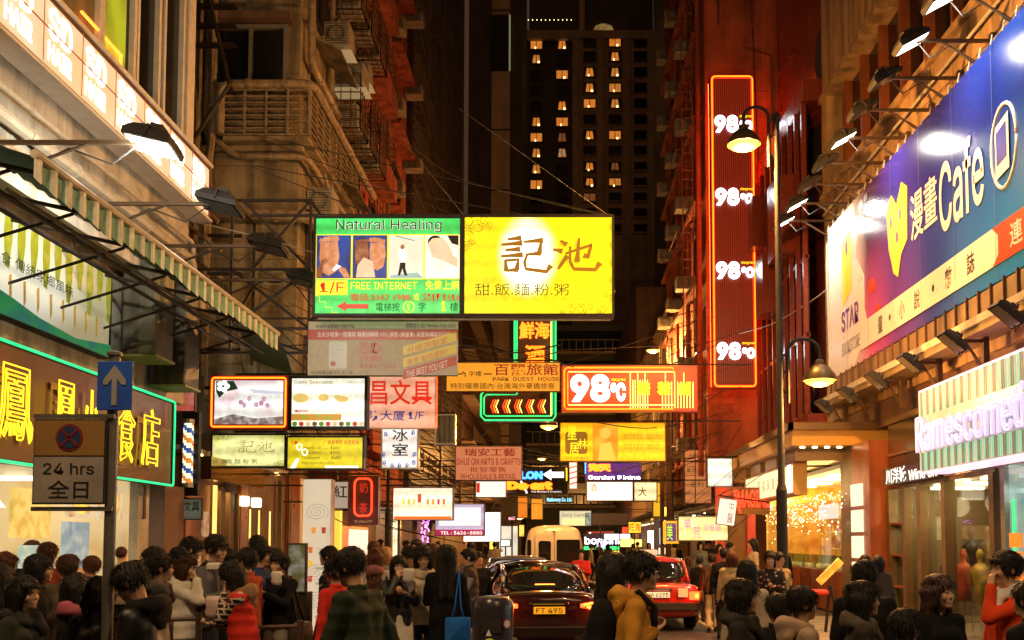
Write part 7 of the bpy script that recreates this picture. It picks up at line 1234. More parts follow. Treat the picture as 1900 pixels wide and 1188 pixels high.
street_lamp('street_lamp', 'tall black lamp post with one high and one low amber lamp', px_, 17.2, at(1444, 222, 17.2).z-.13, [(LA.z+.3, -1, (px_-LA.x-.14)/2, 1.), (LB.z+.42, 1, (LB.x-px_-.14)/2, .3)], 2600)
for i, (px, py, Y, sx, lb) in enumerate(((1218, 652, 40, -1, 'glaring amber street lamp above the horizontal red neon sign'), (1018, 793, 30.5, 1, 'small far amber lamp below the green neon sign'), (1005, 852, 62, 1, 'small far amber lamp over the salon neon'), (965, 962, 76, 1, 'lowest far amber lamp above the minibus'))):
    p = at(px, py, Y); xx = 4.6 if sx < 0 else -5.2; R_ = abs(p.x-xx)/2-.07
    street_lamp('street_lamp', lb, xx, Y, p.z+.3, [(p.z+.4, sx, max(.3, R_), 1.)], (4500, 1100, 2500, 2000)[i])
# unseen lamps added outside the frame to light the facades and the crowd
street_lamp('street_lamp', 'unseen street lamp added on the near left pavement to light the facades', -5.2, 4.0, 9.3, [(9.6, 1, .6, 1.)], 1500, col=(1,.64,.32)); street_lamp('street_lamp', 'unseen street lamp added on the near right pavement to light the facades', 5.6, 1.0, 9.3, [(9.6, -1, .6, 1.)], 1200, col=(1,.64,.32))
# ------------------------------------------------------------------ traffic signs on the left pole
P = at(206, 900, 6.75); TS = thing('traffic_sign_pole', 'grey pole with a blue arrow plate and a no stopping plate reading 24 hrs', 'traffic sign', (P.x, 6.75, 0)); zt = at(206, 663, 6.75).z
M_gal = mat('galvanised_pole', (.2,.19,.17), .45, .6, nz=.5, scale=6); MB().tube([(0,0,0), (0,0,zt)], .038, 14).build('pole', M_gal, TS, smooth=True); MB().lathe([(.038, 0), (.05, .01), (.05, .03), (.02, .045), (.001, .047)], (0,0,zt), 12).build('pole_cap', M_gal, TS, smooth=True)
a = at(180, 670, 6.68); c = at(243, 761, 6.68); w_, h_ = c.x-a.x, a.z-c.z; xc = (a.x+c.x)/2-P.x; zc = (a.z+c.z)/2
MB().bbox((xc, -.055, zc), (w_, .012, h_), .004).build('arrow_plate', mat('sign_blue', (.02,.09,.5), .4, nz=.4, scale=9), TS); RG = mat('reflective_grey', (.28,.29,.3), .5, nz=.4, scale=9)
s = w_/.62; q = MB(); q.prism([(xc+x*w_, zc+z*h_) for x, z in ((-.075, -.4), (.075, -.4), (.075, .14), (.2, .02), (.32, .02), (.32, .12), (0, .42), (-.32, .12), (-.32, .02), (-.2, .02), (-.075, .14))], -.066, -.0625); q.build('arrow', RG, TS)
a = at(62, 777, 6.68); c = at(193, 936, 6.68); x0, x1, z0, z1 = a.x-P.x, c.x-P.x, c.z, a.z
MB().bbox(((x0+x1)/2, -.055, (z0+z1)/2), (x1-x0, .012, z1-z0), .005).build('plate', mat('plate_black', (.015,.013,.012), .5), TS); zm = z1-(z1-z0)*.44; e = .012
MB().box(x0+e, x1-e, -.067, -.0625, zm+.006, z1-e).build('upper_field', mat('plate_orange', (.27,.15,.04), .5, nz=.4, scale=7, col2=(.16,.09,.03)), TS); MB().box(x0+e, x1-e, -.067, -.0625, z0+e, zm-.004).build('lower_field', mat('plate_grey', (.3,.27,.25), .5, nz=.4, scale=7), TS)
xc = (x0+x1)/2; zc = (zm+z1)/2; R_ = (z1-zm)*.36
for r_, y_, m_ in ((R_, -.069, mat('disc_red', (.16,.015,.015), .5)), (R_*.82, -.0715, mat('disc_blue', (.015,.03,.11), .5))): MB().lathe([(.0005, 0), (r_, 0), (r_, .002), (.0005, .002)], (xc, y_, zc), 28, M=Matrix.Rotation(math.pi/2, 3, 'X')).build('disc', m_, TS)
for sg in (-1, 1): MB().cbox((xc, -.075, zc), (R_*1.75, .002, R_*.17), Matrix.Rotation(sg*math.pi/4, 3, 'Y')).build('cross_bar', mat('disc_red', (0,0,0)), TS)
for body, fx0, fx1, fz0, fz1 in (('24 hrs', .15, .85, .62, .86), ('全日', .22, .78, .12, .5)):
    H2 = zm-z0; me = text_mesh(body, x0+(x1-x0)*fx0, z0+H2*fz0, x0+(x1-x0)*fx1, z0+H2*fz1, -.0685, .025 if body[0] == '2' else .012); me.materials.clear(); me.materials.append(I_BLK); obj('lettering', me, TS)
b = MB(); [b.box(x0-.01, .03, -.05, -.01, z-.014, z+.014) for z in (z1+.02, z0-.03)]; b.build('mounting_bar', M_gal, TS)
# ------------------------------------------------------------------ railings, bin, bollard
def railing(label, pa, pb, n, h=1.05, base=.13):
    a, b_ = Vector((*pa, base)), Vector((*pb, base)); r = thing('railing', label, 'railing', a, 0, 'pedestrian railings'); d = b_-a; m_ = mat('railing_brown', (.09,.055,.04), .5, .4, nz=.4, scale=8)
    for t in (0, 1): MB().tube([d*t, d*t+Vector((0, 0, h))], .03, 10).build('post', m_, r)
    for z in (h-.05, h*.75, h*.5, h*.25, .12): MB().tube([Vector((0, 0, z)), d+Vector((0, 0, z))], .018, 8).build('rail', m_, r)
    for k in range(1, n): t = k/n; MB().tube([d*t+Vector((0, 0, .12)), d*t+Vector((0, 0, h-.05))], .01, 6).build('baluster', m_, r)
railing('brown railing before the girl in the red vest', (-3.35, 9.35), (-3.95, 9.0), 3); railing('brown railing section right of the red vest', (-2.8, 9.0), (-2.35, 9.15), 1, h=1.0)
TB = thing('crowd_barrier', 'pair of dark bollards beside the woman with the blue tote', 'bollard', (at(858, 1100, 11.5).x, 11.5, .13)); MB().tube([(0,0,0), (0,0,.95), (0,0,.99)], [.06,.06,.04], 12).build('post', M_blackm, TB); 
TB2 = copy_thing(TB, (at(872, 1100, 13).x, 13, .13), 0, 'dark bollard standing behind the litter bin'); TB['label'] = 'dark bollard between the litter bin and the blue tote bag'; TB.name = 'bollard'; TB2.name = 'bollard'; TB['group'] = TB2['group'] = 'bollards at the kerb'
bp = at(915, 1100, 10.6); BN = thing('litter_bin', 'dark rounded litter bin with a yellow round sticker behind the crowd', 'litter bin', (bp.x, 10.6, .0)); s = 1.0
P = [];  zt = at(915, 1106, 10.6).z
b = MB(); b.lathe([(.001, 0), (.2, 0), (.215, .03), (.218, zt-.14), (.212, zt-.06), (.18, zt-.015), (.1, zt), (.001, zt)], (0,0,0), 28); b.build('bin_body', mat('bin_grey', (.05,.045,.06), .25, .3, nz=.3, scale=4), BN, smooth=True)
MB().cbox((0, -.2, zt-.3), (.2, .06, .14)).build('bin_opening', M_blackm, BN); MB().lathe([(.0005, 0), (.07, 0), (.07, .004), (.0005, .004)], (-.02, -.222, .78), 20, M=Matrix.Rotation(math.pi/2, 3, 'X')).build('sticker', mat('sticker_yellow', (.6,.6,.06), .4, emit=(.5,.5,.03), es=.15), BN); 
for r_, m_, y_ in ((.05, I_RED, 0), (.038, I_WHT, .004)): MB().lathe([(.0005, 0), (r_, 0), (r_, .004), (.0005, .004)], (.155+.0*y_, -.165-y_, zt-.28), 18, M=Matrix.Rotation(math.radians(44), 3, 'Z') @ Matrix.Rotation(math.pi/2, 3, 'X')).build('no_smoking_mark', m_, BN)
MB().add([(-.06, -.232, zt-.4), (0, -.232, zt-.4), (-.03, -.232, zt-.33)], [(0,1,2)]).build('printed_triangle', I_WHT, BN)
# ------------------------------------------------------------------ vehicles, built nose towards +y with the rear bumper at y = 0
def loft(b, st, mi=None, closed_ends=True, zmin=None):
    """skin over cross sections: each station is (y, [(x, z) ... half profile from the bottom up to the centre line])"""
    n = len(st[0][1]); base = len(b.v); vs = []
    for y, pr in st:
        for x, z in pr: vs.append((x, y, z))
        for x, z in pr[::-1]: vs.append((-x, y, z))
    m = 2*n; fs = []
    for i in range(len(st)-1):
        for k in range(m): fs.append((i*m+k, (i+1)*m+k, (i+1)*m+(k+1) % m, i*m+(k+1) % m))
    if closed_ends: fs.append(tuple(range(m))); fs.append(tuple((len(st)-1)*m+k for k in range(m))[::-1])
    return b.add(vs, fs)
def subd(o, n=1):
    md = o.modifiers.new('subdivision', 'SUBSURF'); md.levels = md.render_levels = n; return o
def wheel(root, x, y, r=.31, w=.2):
    t = MB(); sx = 1 if x > 0 else -1; M = Matrix.Rotation(math.pi/2, 3, 'Y'); t.lathe([(r*.62, -w/2), (r*.92, -w/2), (r, -w*.36), (r, w*.36), (r*.92, w/2), (r*.62, w/2)], (x, y, r), 26, M=M); o = t.build('wheel', mat('tyre_rubber', (.012,.012,.012), .85, nz=.3), root, smooth=True)
    q = MB(); q.lathe([(.001, sx*w*.3), (r*.2, sx*w*.34), (r*.55, sx*w*.25), (r*.64, sx*w*.45), (r*.64, -sx*w*.4)], (x, y, r), 20, M=M); q.build('rim', M_alu, o, smooth=True)
def car(name, label, x, y, rz, W, L, Hh, paint, kind, plate, plate_m, lights_on=.5, belt=.9, glassm=None):
    r = thing(name, label, 'car', (x, y, 0), rz); w = W/2; G = glassm or mat('car_glass', (.01,.012,.012), .05)
    if kind == 'sleek':
        st = [(.0, [(w*.3,.32),(w*.62,.3),(w*.78,.5),(w*.8,.78),(w*.72,.95),(w*.3,1.0)]), (.12, [(w*.4,.25),(w*.86,.24),(w*.95,.48),(w*.94,.8),(w*.82,1.02),(w*.35,1.06)]), (.6, [(w*.5,.2),(w*.96,.2),(w,.5),(w*.99,.82),(w*.84,1.03),(w*.35,1.07)]), (1.5, [(w*.5,.18),(w*.98,.2),(w*1.0,.5),(w*.98,.8),(w*.88,.97),(w*.35,1.0)]), (L-1.4, [(w*.5,.18),(w*.98,.2),(w*1.0,.5),(w*.98,.76),(w*.88,.93),(w*.35,.95)]), (L-.5, [(w*.5,.2),(w*.93,.22),(w*.96,.5),(w*.92,.68),(w*.8,.78),(w*.35,.84)]), (L, [(w*.3,.25),(w*.6,.25),(w*.72,.45),(w*.68,.6),(w*.5,.66),(w*.3,.68)])]
        gl = [(.55, [(w*.76,1.0),(w*.72,1.03),(w*.3,1.06)]), (1.15, [(w*.84,.96),(w*.68,1.27),(w*.3,1.33)]), (1.75, [(w*.86,.94),(w*.66,1.42),(w*.3,1.475)]), (2.5, [(w*.86,.93),(w*.65,1.43),(w*.3,1.49)]), (3.1, [(w*.86,.92),(w*.66,1.33),(w*.3,1.38)]), (3.8, [(w*.84,.88),(w*.7,.93),(w*.3,.95)])]
    else:
        st = [(.0, [(w*.4,.34),(w*.88,.34),(w*.92,.55),(w*.92,.85),(w*.86,.94),(w*.3,.96)]), (.1, [(w*.4,.26),(w*.95,.26),(w*.98,.52),(w*.97,.88),(w*.9,.98),(w*.3,1.0)]), (1.0, [(w*.5,.22),(w*.98,.22),(w,.52),(w*.99,.88),(w*.92,.98),(w*.3,1.0)]), (L-1.3, [(w*.5,.2),(w*.98,.22),(w,.52),(w*.98,.86),(w*.9,.95),(w*.3,.97)]), (L-.2, [(w*.5,.22),(w*.95,.24),(w*.97,.5),(w*.95,.78),(w*.86,.86),(w*.3,.88)]), (L, [(w*.4,.28),(w*.88,.3),(w*.9,.5),(w*.88,.7),(w*.8,.76),(w*.3,.78)])]
        gl = [(.85, [(w*.86,.97),(w*.84,1.0),(w*.3,1.02)]), (1.25, [(w*.9,.95),(w*.76,1.42),(w*.3,1.47)]), (1.4, [(w*.9,.95),(w*.74,1.47),(w*.3,1.51)]), (2.7, [(w*.9,.94),(w*.74,1.48),(w*.3,1.52)]), (2.95, [(w*.9,.94),(w*.75,1.43),(w*.3,1.48)]), (3.6, [(w*.86,.93),(w*.84,.96),(w*.3,.98)])]
    b = MB(); loft(b, st); subd(b.build('body', paint, r, smooth='all'), 2)
    b = MB(); loft(b, gl); gh = subd(b.build('greenhouse', G, r, smooth='all'), 1)
    R_ = [g for g in gl if g[1][1][1] > 1.3]; b = MB(); loft(b, [(y_, [(p[1][0]*.98, p[1][1]-.03), (p[1][0]*1.01, p[1][1]+.005), (p[2][0], p[2][1]+.012)]) for (y_, p) in R_]) if len(R_) > 1 else None; b.build('roof', paint, r, smooth='all')
    for sg in (-1, 1):                                         # window pillars
        for idx in ((0, 1), (1, 2), (-1, -2)) if kind == 'sleek' else ((0, 1), (-1, -2)):
            g0, g1 = gl[idx[0]], gl[idx[1]]; MB().tube([(sg*g0[1][1][0]*.99, g0[0], g0[1][1][1]), (sg*g1[1][1][0], g1[0], g1[1][1][1])], .035, 6).build('pillar', paint, r, smooth='all')
        ym = (R_[0][0]+R_[-1][0])/2; MB().tube([(sg*w*.88, ym, .95), (sg*R_[0][1][1][0]*1.0, ym, R_[0][1][1][1])], .03, 6).build('pillar', paint, r)
        tp = [(sg*gl[0][1][0][0]*1.0, gl[0][0], gl[0][1][0][1])]+[(sg*(g[1][1][0]+.008), g[0], g[1][1][1]-.0) for g in gl[1:-1]]; MB().tube(tp, .012, 5).build('chrome_trim', mat('chrome', (.6,.58,.55), .08, 1.), r, smooth='all')
        MB().bbox((sg*(w+.08), L*.62, 1.0), (.18, .1, .13), .03).build('mirror', paint, r)
        for yy in (L*.19, L*.8): wheel(r, sg*(w-.13), yy)
        MB().box(sg*w*1.003-.004, sg*w*1.003+.004, .9, L-1.2, .60, .63).build('side_strip', mat('chrome', (0,0,0)), r)
    LT = glow('tail_light', (1,.06,.01), 5); LH = glow('tail_light_core', (1,.28,.03), 3.5)
    for sg in (-1, 1):
        if kind == 'sleek':
            MB().add([(sg*w*.5,-.015,.86), (sg*w*.5,-.015,.8), (sg*w*.93,.14,.74), (sg*w*.97,.3,.8), (sg*w*.95,.25,.93), (sg*w*.9,.1,.92)], [(0,1,2,3,4,5) if sg > 0 else (5,4,3,2,1,0)]).build('tail_light', LT, r)
            MB().tube([(sg*w*.55,-.03,.845), (sg*w*.88,.05,.895), (sg*w*.93,.1,.84), (sg*w*.9,.07,.79), (sg*w*.6,-.03,.805)], .016, 6).build('light_tube', LH, r)
        else: MB().bbox((sg*w*.84,.0,.74), (w*.26,.06,.17), .015).build('tail_light', LT, r); MB().bbox((sg*w*.88,-.028,.74), (w*.1,.02,.09), .008).build('light_core', LH, r)
    for sg in (-1, 1): lamp('tail_lamp', 'POINT', (sg*w*.75, -.22, .84), 22 if kind == 'sleek' else 4, (1,.06,.01), r, size=.06)
    MB().bbox((0, -.03, .76), (.5, .02, .115), .006).build('plate', plate_m, r); me = text_mesh(plate, -.21, .72, .21, .80, -.042, .02); me.materials.clear(); me.materials.append(I_BLK); obj('lettering', me, r)
    MB().bbox((0, -.02, .5 if kind == 'sleek' else .52), (W*.9 if kind == 'sleek' else W*.98, .1, .03 if kind == 'sleek' else .16), .012).build('bumper_strip', M_blackm if kind != 'sleek' else mat('chrome', (0,0,0)), r); MB().bbox((0, -.02, .87), (.62, .04, .035), .01).build('plate_bar', mat('chrome', (0,0,0)), r)
    if kind == 'sleek': MB().bbox((0, .75, 1.13), (.34, .04, .035), .01).build('brake_light', LH, r); [MB().tube([(sg*w*.55, -.03, .3), (sg*w*.55, .2, .3)], .045, 10).build('exhaust', mat('chrome', (0,0,0)), r) for sg in (-1, 1)]
    return r
P_DK = mat('paint_black', (.02,.006,.005), .12, .3, coat=1., nz=.15); P_RED = mat('paint_taxi_red', (.5,.018,.008), .25, coat=1., nz=.15, scale=2); P_SIL = mat('paint_silver', (.25,.22,.2), .2, .6, coat=1.); PL_Y = mat('plate_yellow', (.72,.47,.02), .4, emit=(.9,.55,.02), es=.35); PL_W = mat('plate_pale', (.6,.55,.35), .4, emit=(.9,.8,.5), es=.5)
car('dark_sedan', 'glossy black sedan with glowing red tail lights and yellow plate FT 495', at(1019, 1100, 15.9).x, 15.9, math.radians(6), 2.0, 4.9, 1.49, P_DK, 'sleek', 'FT 495', PL_Y)
car('silver_sedan', 'silver car ahead of the black sedan, only its roof and side showing', at(948, 1100, 22.4).x, 22.4, math.radians(-2), 1.95, 4.6, 1.47, P_SIL, 'sleek', 'KB 2087', PL_Y)
tx = car('red_taxi', 'red taxi with a black bumper seen from behind', at(1220, 1100, 20.5).x, 20.5, math.radians(1), 1.84, 4.7, 1.52, P_RED, 'boxy', 'HA 6293', PL_W); MB().bbox((.52, -.03, .8), (.2, .015, .18), .005).build('seat_sticker', mat('taxi_sticker', (.55,.5,.35), .5, emit=(.5,.45,.25), es=.2), tx); MB().bbox((0, 2.1, 1.6), (.5, .22, .13), .03).build('roof_sign', glow('taxi_roof_sign', (.9,.85,.6), .4), tx)
# minibus
vx = at(1028, 1000, 33).x; VB = thing('minibus', 'cream white minibus seen from behind with dark rear windows', 'minibus', (vx, 33, 0)); w = .97; Pb = mat('paint_cream', (.72,.66,.56), .3, coat=.6, nz=.2, scale=2, emit=(.7,.45,.2), es=.0)
b = MB(); loft(b, [(0, [(.3,.4),(w*.93,.4),(w*.98,.9),(w*.95,1.7),(w*.86,2.45),(w*.72,2.62),(.3,2.7)]), (.15, [(.3,.35),(w*.99,.35),(w*1.02,.9),(w,1.7),(w*.92,2.5),(w*.76,2.7),(.3,2.77)]), (3, [(.3,.35),(w,.35),(w*1.02,.9),(w,1.7),(w*.93,2.52),(w*.76,2.72),(.3,2.79)]), (6.6, [(.3,.35),(w,.35),(w*1.02,.9),(w,1.7),(w*.93,2.5),(w*.76,2.68),(.3,2.74)]), (6.9, [(.3,.4),(w*.9,.4),(w*.95,.9),(w*.9,1.5),(w*.75,2.3),(w*.6,2.5),(.3,2.55)])]); subd(b.build('body', Pb, VB, smooth='all'), 2)
def rr_(b, x0, x1, z0, z1, y, r=.07): P = []; [P.append((cx+r*math.cos(math.radians(a0+k*30)), cz+r*math.sin(math.radians(a0+k*30)))) for (cx, cz, a0) in ((x1-r, z1-r, 0), (x0+r, z1-r, 90), (x0+r, z0+r, 180), (x1-r, z0+r, 270)) for k in range(4)]; b.prism(P, y, y+.04)
for x0, x1, z0, z1, nm in ((-.5, -.1, 1.35, 2.15, 'rear_door_window'), (.08, .84, 1.32, 2.2, 'rear_window'), (-.87, -.74, 1.35, 2.2, 'corner_window')): b = MB(); rr_(b, x0, x1, z0, z1, -.03); b.build(nm, mat('bus_glass', (.012,.012,.012), .06), VB)
MB().tube([(-.62, -.02, .5), (-.62, -.02, 2.35), (.02, -.02, 2.35), (.02, -.02, .5), (-.62, -.02, .5)], .01, 4).build('door_seam', M_blackm, VB); MB().bbox((0, -.04, .45), (1.9, .12, .2), .03).build('bumper', M_blackm, VB); [MB().bbox((sg*.85, -.03, .85), (.14, .04, .3), .02).build('tail_light', glow('tail_light', (1,1,1), 1), VB) for sg in (-1, 1)]; [wheel(VB, sg*.82, yy, .36) for sg in (-1, 1) for yy in (1.3, 5.5)]; MB().bbox((.0, -.035, .72), (.5, .02, .13), .005).build('plate', PL_Y, VB); MB().bbox((0,-.04,2.5),(.1,.05,.06),.02).build('camera_housing', M_blackm, VB)
VB.scale = (1.02, 1, .87)
# stacked boxes beside the bin, menu easel, overhead cables
for k, (px, py, m_, lb) in enumerate(((888, 1165, (.35,.25,.15), 'lower brown carton behind the bin'), (886, 1135, (.4,.3,.18), 'middle brown carton behind the bin'))):
    p = at(px-4, py, 12.2); o_ = MB().bbox((0,0,.19), (.42,.36,.37), .01).build('carton', mat('carton_%d' % k, m_, .8, nz=.4)); o_.location = (p.x, 12.2, .13+k*.38); tag(o_, lb, 'box', 'cartons by the litter bin')
EZ = thing('menu_easel', 'slanted yellow lit menu easel in front of the jewellery shop', 'easel', (at(1540, 1080, 19).x, 19, .13)); q = MB().cbox((0, 0, 1.15), (.14, .05, .6), Matrix.Rotation(.8, 3, 'Y')); q.build('menu_page', glow('menu_lit', (1,.5,.06), .8, blot=.9, bcol=(.5,.2,.02), bscale=7), EZ); MB().tube([(-.1,0,0), (0,0,.9)], .03).build('stand', M_iron, EZ); MB().tube([(.2,0,0), (0,0,.9)], .03).build('stand', M_iron, EZ); MB().bbox((-.3, 0, .75), (.5,.3,.12), .04).build('red_cloth', mat('red_fabric', (.5,.03,.02), .7), EZ)
CAB = [([(1545, 530, 24), (1480, 575, 27), (1400, 612, 30), (1250, 640, 36), (1030, 650, 45)], .014, M_pipeg, 'pale sagging cable from the billboard to the red building'), ([(1000, 660, 24), (1100, 690, 26), (1200, 692, 27), (1330, 640, 30)], .015, M_blackm, 'black cable sagging across the horizontal neon sign'), ([(1040, 770, 26), (1200, 795, 26.5), (1330, 770, 31)], .012, M_blackm, 'thin cable above the yellow lightbox'), ([(740, 250, 26), (850, 330, 24), (1133, 403, 18.3)], .004, M_pipeg, 'thin wire running down to the large yellow lightbox'), ([(330, 405, 18.5), (480, 440, 18.6), (585, 470, 18.3)], .01, M_pipeg, 'pale cable from the truss to the green lightbox'), ([(340, 600, 18), (450, 640, 18.4), (572, 640, 18.7)], .012, M_blackm, 'black cable left of the salon banner'), ([(1130, 880, 32), (1200, 860, 31), (1290, 850, 30)], .02, M_blackm, 'cable beside the dark posts'), ([(850, 640, 24), (950, 655, 25), (1040, 640, 26)], .02, M_blackm, 'black cables over the green neon sign'), ([(855, 650, 24.2), (950, 668, 25.2), (1042, 652, 26.2)], .015, M_blackm, 'lower black cable over the green neon sign')]
for P_, r_, m_, lb in CAB:
    V_ = [at(*p) for p in P_]; Q = []
    for i in range(len(V_)-1):
        p0, p1, p2, p3 = V_[max(i-1, 0)], V_[i], V_[i+1], V_[min(i+2, len(V_)-1)]
        for k in range(6): t = k/6; Q.append(.5*((2*p1)+(p2-p0)*t+(2*p0-5*p1+4*p2-p3)*t*t+(3*p1-p0-3*p2+p3)*t*t*t))
    tag(MB().tube(Q+[V_[-1]], r_, 5).build('cable', m_), lb, 'cable', 'overhead cables')
for px, Y, lb in ((1228, 34, 'dark steel post left of the salmon signboard'), (1240, 34.6, 'second dark steel post beside the salmon signboard')):
    x = at(px, 850, Y).x; r = thing('sign_post', lb, 'post', (x, Y, .13)); MB().box(-.07, .07, -.07, .07, 0, at(px, 700, Y).z).build('post', M_rust, r); MB().box(-.2, .2, -.2, .2, 0, .03).build('base_plate', M_rust, r)
# ------------------------------------------------------------------ the people, placed by head; height follows from the eye level
OCH = (.5,.24,.03); GRN = (.018,.03,.015); BEI = (.36,.34,.3); BRN = (.07,.05,.045)
def who(label, px, ytop, Y, rz, **k):
    x = at(px, HOR, Y).x; g = .13 if ((x < -1.75 and Y > 8.2) or (x > 3.9 and Y > 11.5)) else 0.
    h = EYE-g-(ytop-HOR)*Y/F_*math.cos(PITCH)-.01; h = min(1.86, max(1.38, h)); k.setdefault('near', Y < 13.6)
    BAGS.clear(); r, hd, hc = person(label, px, Y, rz, h=h, ground=g, X=x, **k); dx = (px-CX)/F_*hc.y-hc.x      # the head stands where it is seen, however the body leans
    for o in [r]+BAGS: o.location.x += dx
    return r, hd, hc
who('person with a round brown bun of hair at the left edge', 15, 1031, 9.7, 150, sex='f', hair='bun', hair_m=M_HAIRR, top_col=BRN)
who('person with long straight black hair cut by the left edge', 8, 1054, 8.2, 170, sex='f', hair='long', top_col=BLK, skin=1)
who('woman in profile with long black hair and dark coat near the left edge', 52, 1077, 7.1, 82, sex='f', hair='long', top_col=(.025,.03,.025), long_coat=True, arms=('down', 'down'), hy=-5, scarf=(.03,.03,.03))
who('person with a big round black hairdo behind the woman in profile', 79, 1036, 8.6, 100, sex='f', hair='bob', top_col=BLK)
who('tall person with tousled reddish hair lit by the snack shop', 62, 1008, 13.5, -160, hair='short', hair_m=M_HAIRR, top_col=DK)
who('person with smooth brown hair in front of the snack counter', 92, 1013, 11.4, 175, hair='short', hair_m=M_HAIRB, top_col=(.25,.04,.03))
who('man with brown hair and a bare neck facing the snack shop', 126, 1035, 9.5, -130, hair='short', hair_m=M_HAIRB, top_col=(.1,.08,.05), skin=1)
who('young man with brown hair and red collar looking left at the menu', 171, 1037, 11.6, -115, hair='short', hair_m=M_HAIRR, top_col=(.2,.03,.03))
who('man with closely shaved head seen behind the grey pole', 228, 1017, 14.6, 180, hair='bald', hair_m=M_HAIRB, top_col=(.3,.22,.12))
who('long haired person with a dusty pink scarf, back turned', 149, 1072, 7.6, 172, sex='f', hair='long', top_col=(.05,.03,.03), scarf=(.4,.1,.14))
who('person with loose dark hair beside the pink scarf, back turned', 193, 1078, 7.1, 165, sex='f', hair='wavy', top_col=(.04,.02,.02))
who('man in a black leather jacket bowing his head to the left', 246, 1046, 6.7, -95, hair='short', top_col=BLK, top_kind='leather', hp=28, lean=14, hood=BLK, arms=('down', 'hold'), skin=1)
who('man wearing glasses and a white face mask behind the bowing man', 284, 1022, 9.9, -70, hair='short', glasses=True, mask=True, top_col=(.08,.07,.06))
who('person with thick black hair and grey scarf right of the bowing man', 301, 1033, 8.4, 120, hair='short', top_col=DK, scarf=(.07,.06,.06))
who('woman in a cream padded coat eating with a stick, facing right', 350, 1037, 9.9, 78, sex='f', hair='bob', hair_m=M_HAIRB, top_col=CREAM, puffy=.12, hood=CREAM, arms=('mouth', 'hold'), leg_col=(.3,.25,.2), seed=3)
who('tall young man in a dark jacket looking right and down', 404, 999, 10.1, 66, hair='short', top_col=(.11,.11,.12), hp=12, bag=('pack', (.06,.055,.05), 'grey backpack on the tall young man'), arms=('hold', 'down'))
who('person with black hair half hidden left of the tall young man', 358, 1003, 11.4, 110, hair='short', top_col=DK, hp=15)
who('person with wide dark hair behind the woman in cream', 338, 1021, 11.0, 80, hair='short', top_col=BLK)
who('girl in a red padded vest with plaid sleeves, bending over her food', 432, 1046, 8.7, -78, sex='f', hair='long', vest=RED, inner=DK, top_col=RED, hp=26, lean=8, skirt=(.42,.36,.22), leg_col=(.05,.04,.04), arms=('hold', 'mouth'), hood=(.28,.16,.07), seed=4)
who('person with black hair between the red vest and the man facing right', 458, 1023, 10.4, -110, sex='f', hair='short', top_col=(.4,.07,.03))
who('person with dark hair just right of the tall young man', 428, 1024, 11.8, 130, hair='short', top_col=BLK)
who('short haired man in a dark coat facing right above the railing', 490, 1015, 11.0, 75, hair='short', top_col=(.03,.05,.14), arms=('down', 'hold'))
who('person in a dark peaked cap at the back of the left group', 482, 999, 13.0, 60, hair='short', top_col=DK, cap=((.02,.02,.02), 'cap'))
who('man in black eating from a white bag with both hands', 519, 1031, 10.9, -25, hair='short', top_col=BLK, arms=('hold', 'phone'), leg_col=(.2,.18,.16), bag=('bag', (.05,.03,.02), 'large black bag hanging at the hip of the man eating', 1, .1), seed=5)
who('person with dark hair peeping over the eating man', 512, 1022, 13.2, 160, hair='short', top_col=BLK)
who('woman in dark patterned clothes in profile facing left', 609, 1019, 12.8, -92, sex='f', hair='short', top_col=DK, top_kind='floral', long_coat=True, arms=('down', 'down'))
who('person in a bright red jacket half hidden by the man in green', 622, 1042, 9.3, -120, sex='f', hair='short', top_col=RED, arms=('down', 'down'))
who('stocky man in a dark green jacket with bowed head, walking left', 650, 1024, 7.3, -112, hair='short', top_col=GRN, hp=18, lean=8, walk=.15, puffy=.12, skin=1, leg_col=BLK, arms=('swing', 'swing'), seed=6)
who('person with reddish brown hair in front of the white tea shop', 695, 1007, 15.5, 175, hair='short', hair_m=M_HAIRR, top_col=(.1,.09,.1), near=False)
who('woman with reddish hair in a beige striped top, back turned', 698, 1022, 12.6, 180, sex='f', hair='wavy', hair_m=M_HAIRR, top_col=BEI, top_kind='stripe', scarf=(.3,.12,.12))
who('fair haired person glowing before the tea shop', 717, 1018, 15.0, 170, sex='f', hair='bob', hair_m=mat('hair_fair', (.3,.15,.05), .5), top_col=BEI, near=False)
who('girl in a black jacket and cream skirt eating from a white bag', 741, 1036, 11.4, 12, sex='f', hair='long', top_col=BLK, top_kind='leather', skirt=CREAM, leg_col=(.45,.36,.24), arms=('mouth', 'phone'), bag=('bag', (.04,.035,.03), 'dark shoulder bag of the girl in the cream skirt', -1, -.1), seed=7)
who('man bending his head behind the girl in the cream skirt', 761, 1018, 13.0, 20, hair='short', top_col=(.1,.06,.04), hp=22, skin=1)
who('woman in a cream hooded jacket and jeans facing the viewer', 786, 1018, 11.9, 8, sex='f', hair='bob', top_col=(.6,.5,.36), puffy=.08, hood=(.55,.45,.32), leg_col=JEAN, arms=('pocket', 'pocket'), hp=14, seed=8)
who('woman in black with long black hair, back turned, carrying a blue tote', 829, 1017, 11.4, 185, sex='f', hair='long', top_col=BLK, long_coat=True, leg_col=BLK, bag=('tote', (.02,.16,.6), 'bright blue tote bag on the shoulder of the woman in black', -1, .16), arms=('down', 'hold'), seed=9)
who('person with long brown hair behind the woman in black', 808, 1013, 14.2, 170, sex='f', hair='long', hair_m=M_HAIRR, top_col=BRN, near=False)
who('vendor in a brown waistcoat facing left near the parked cars', 868, 1021, 14.0, -80, hair='short', top_col=BEI, vest=BRN, arms=('hold', 'hold'))
who('person with reddish lit face behind the cream hooded jacket', 772, 1004, 16.5, -20, hair='short', top_col=(.2,.04,.03), near=False, skin=1)
who('small dark person at the back beside the vendor', 889, 1027, 17.5, 30, hair='short', top_col=BLK, near=False)
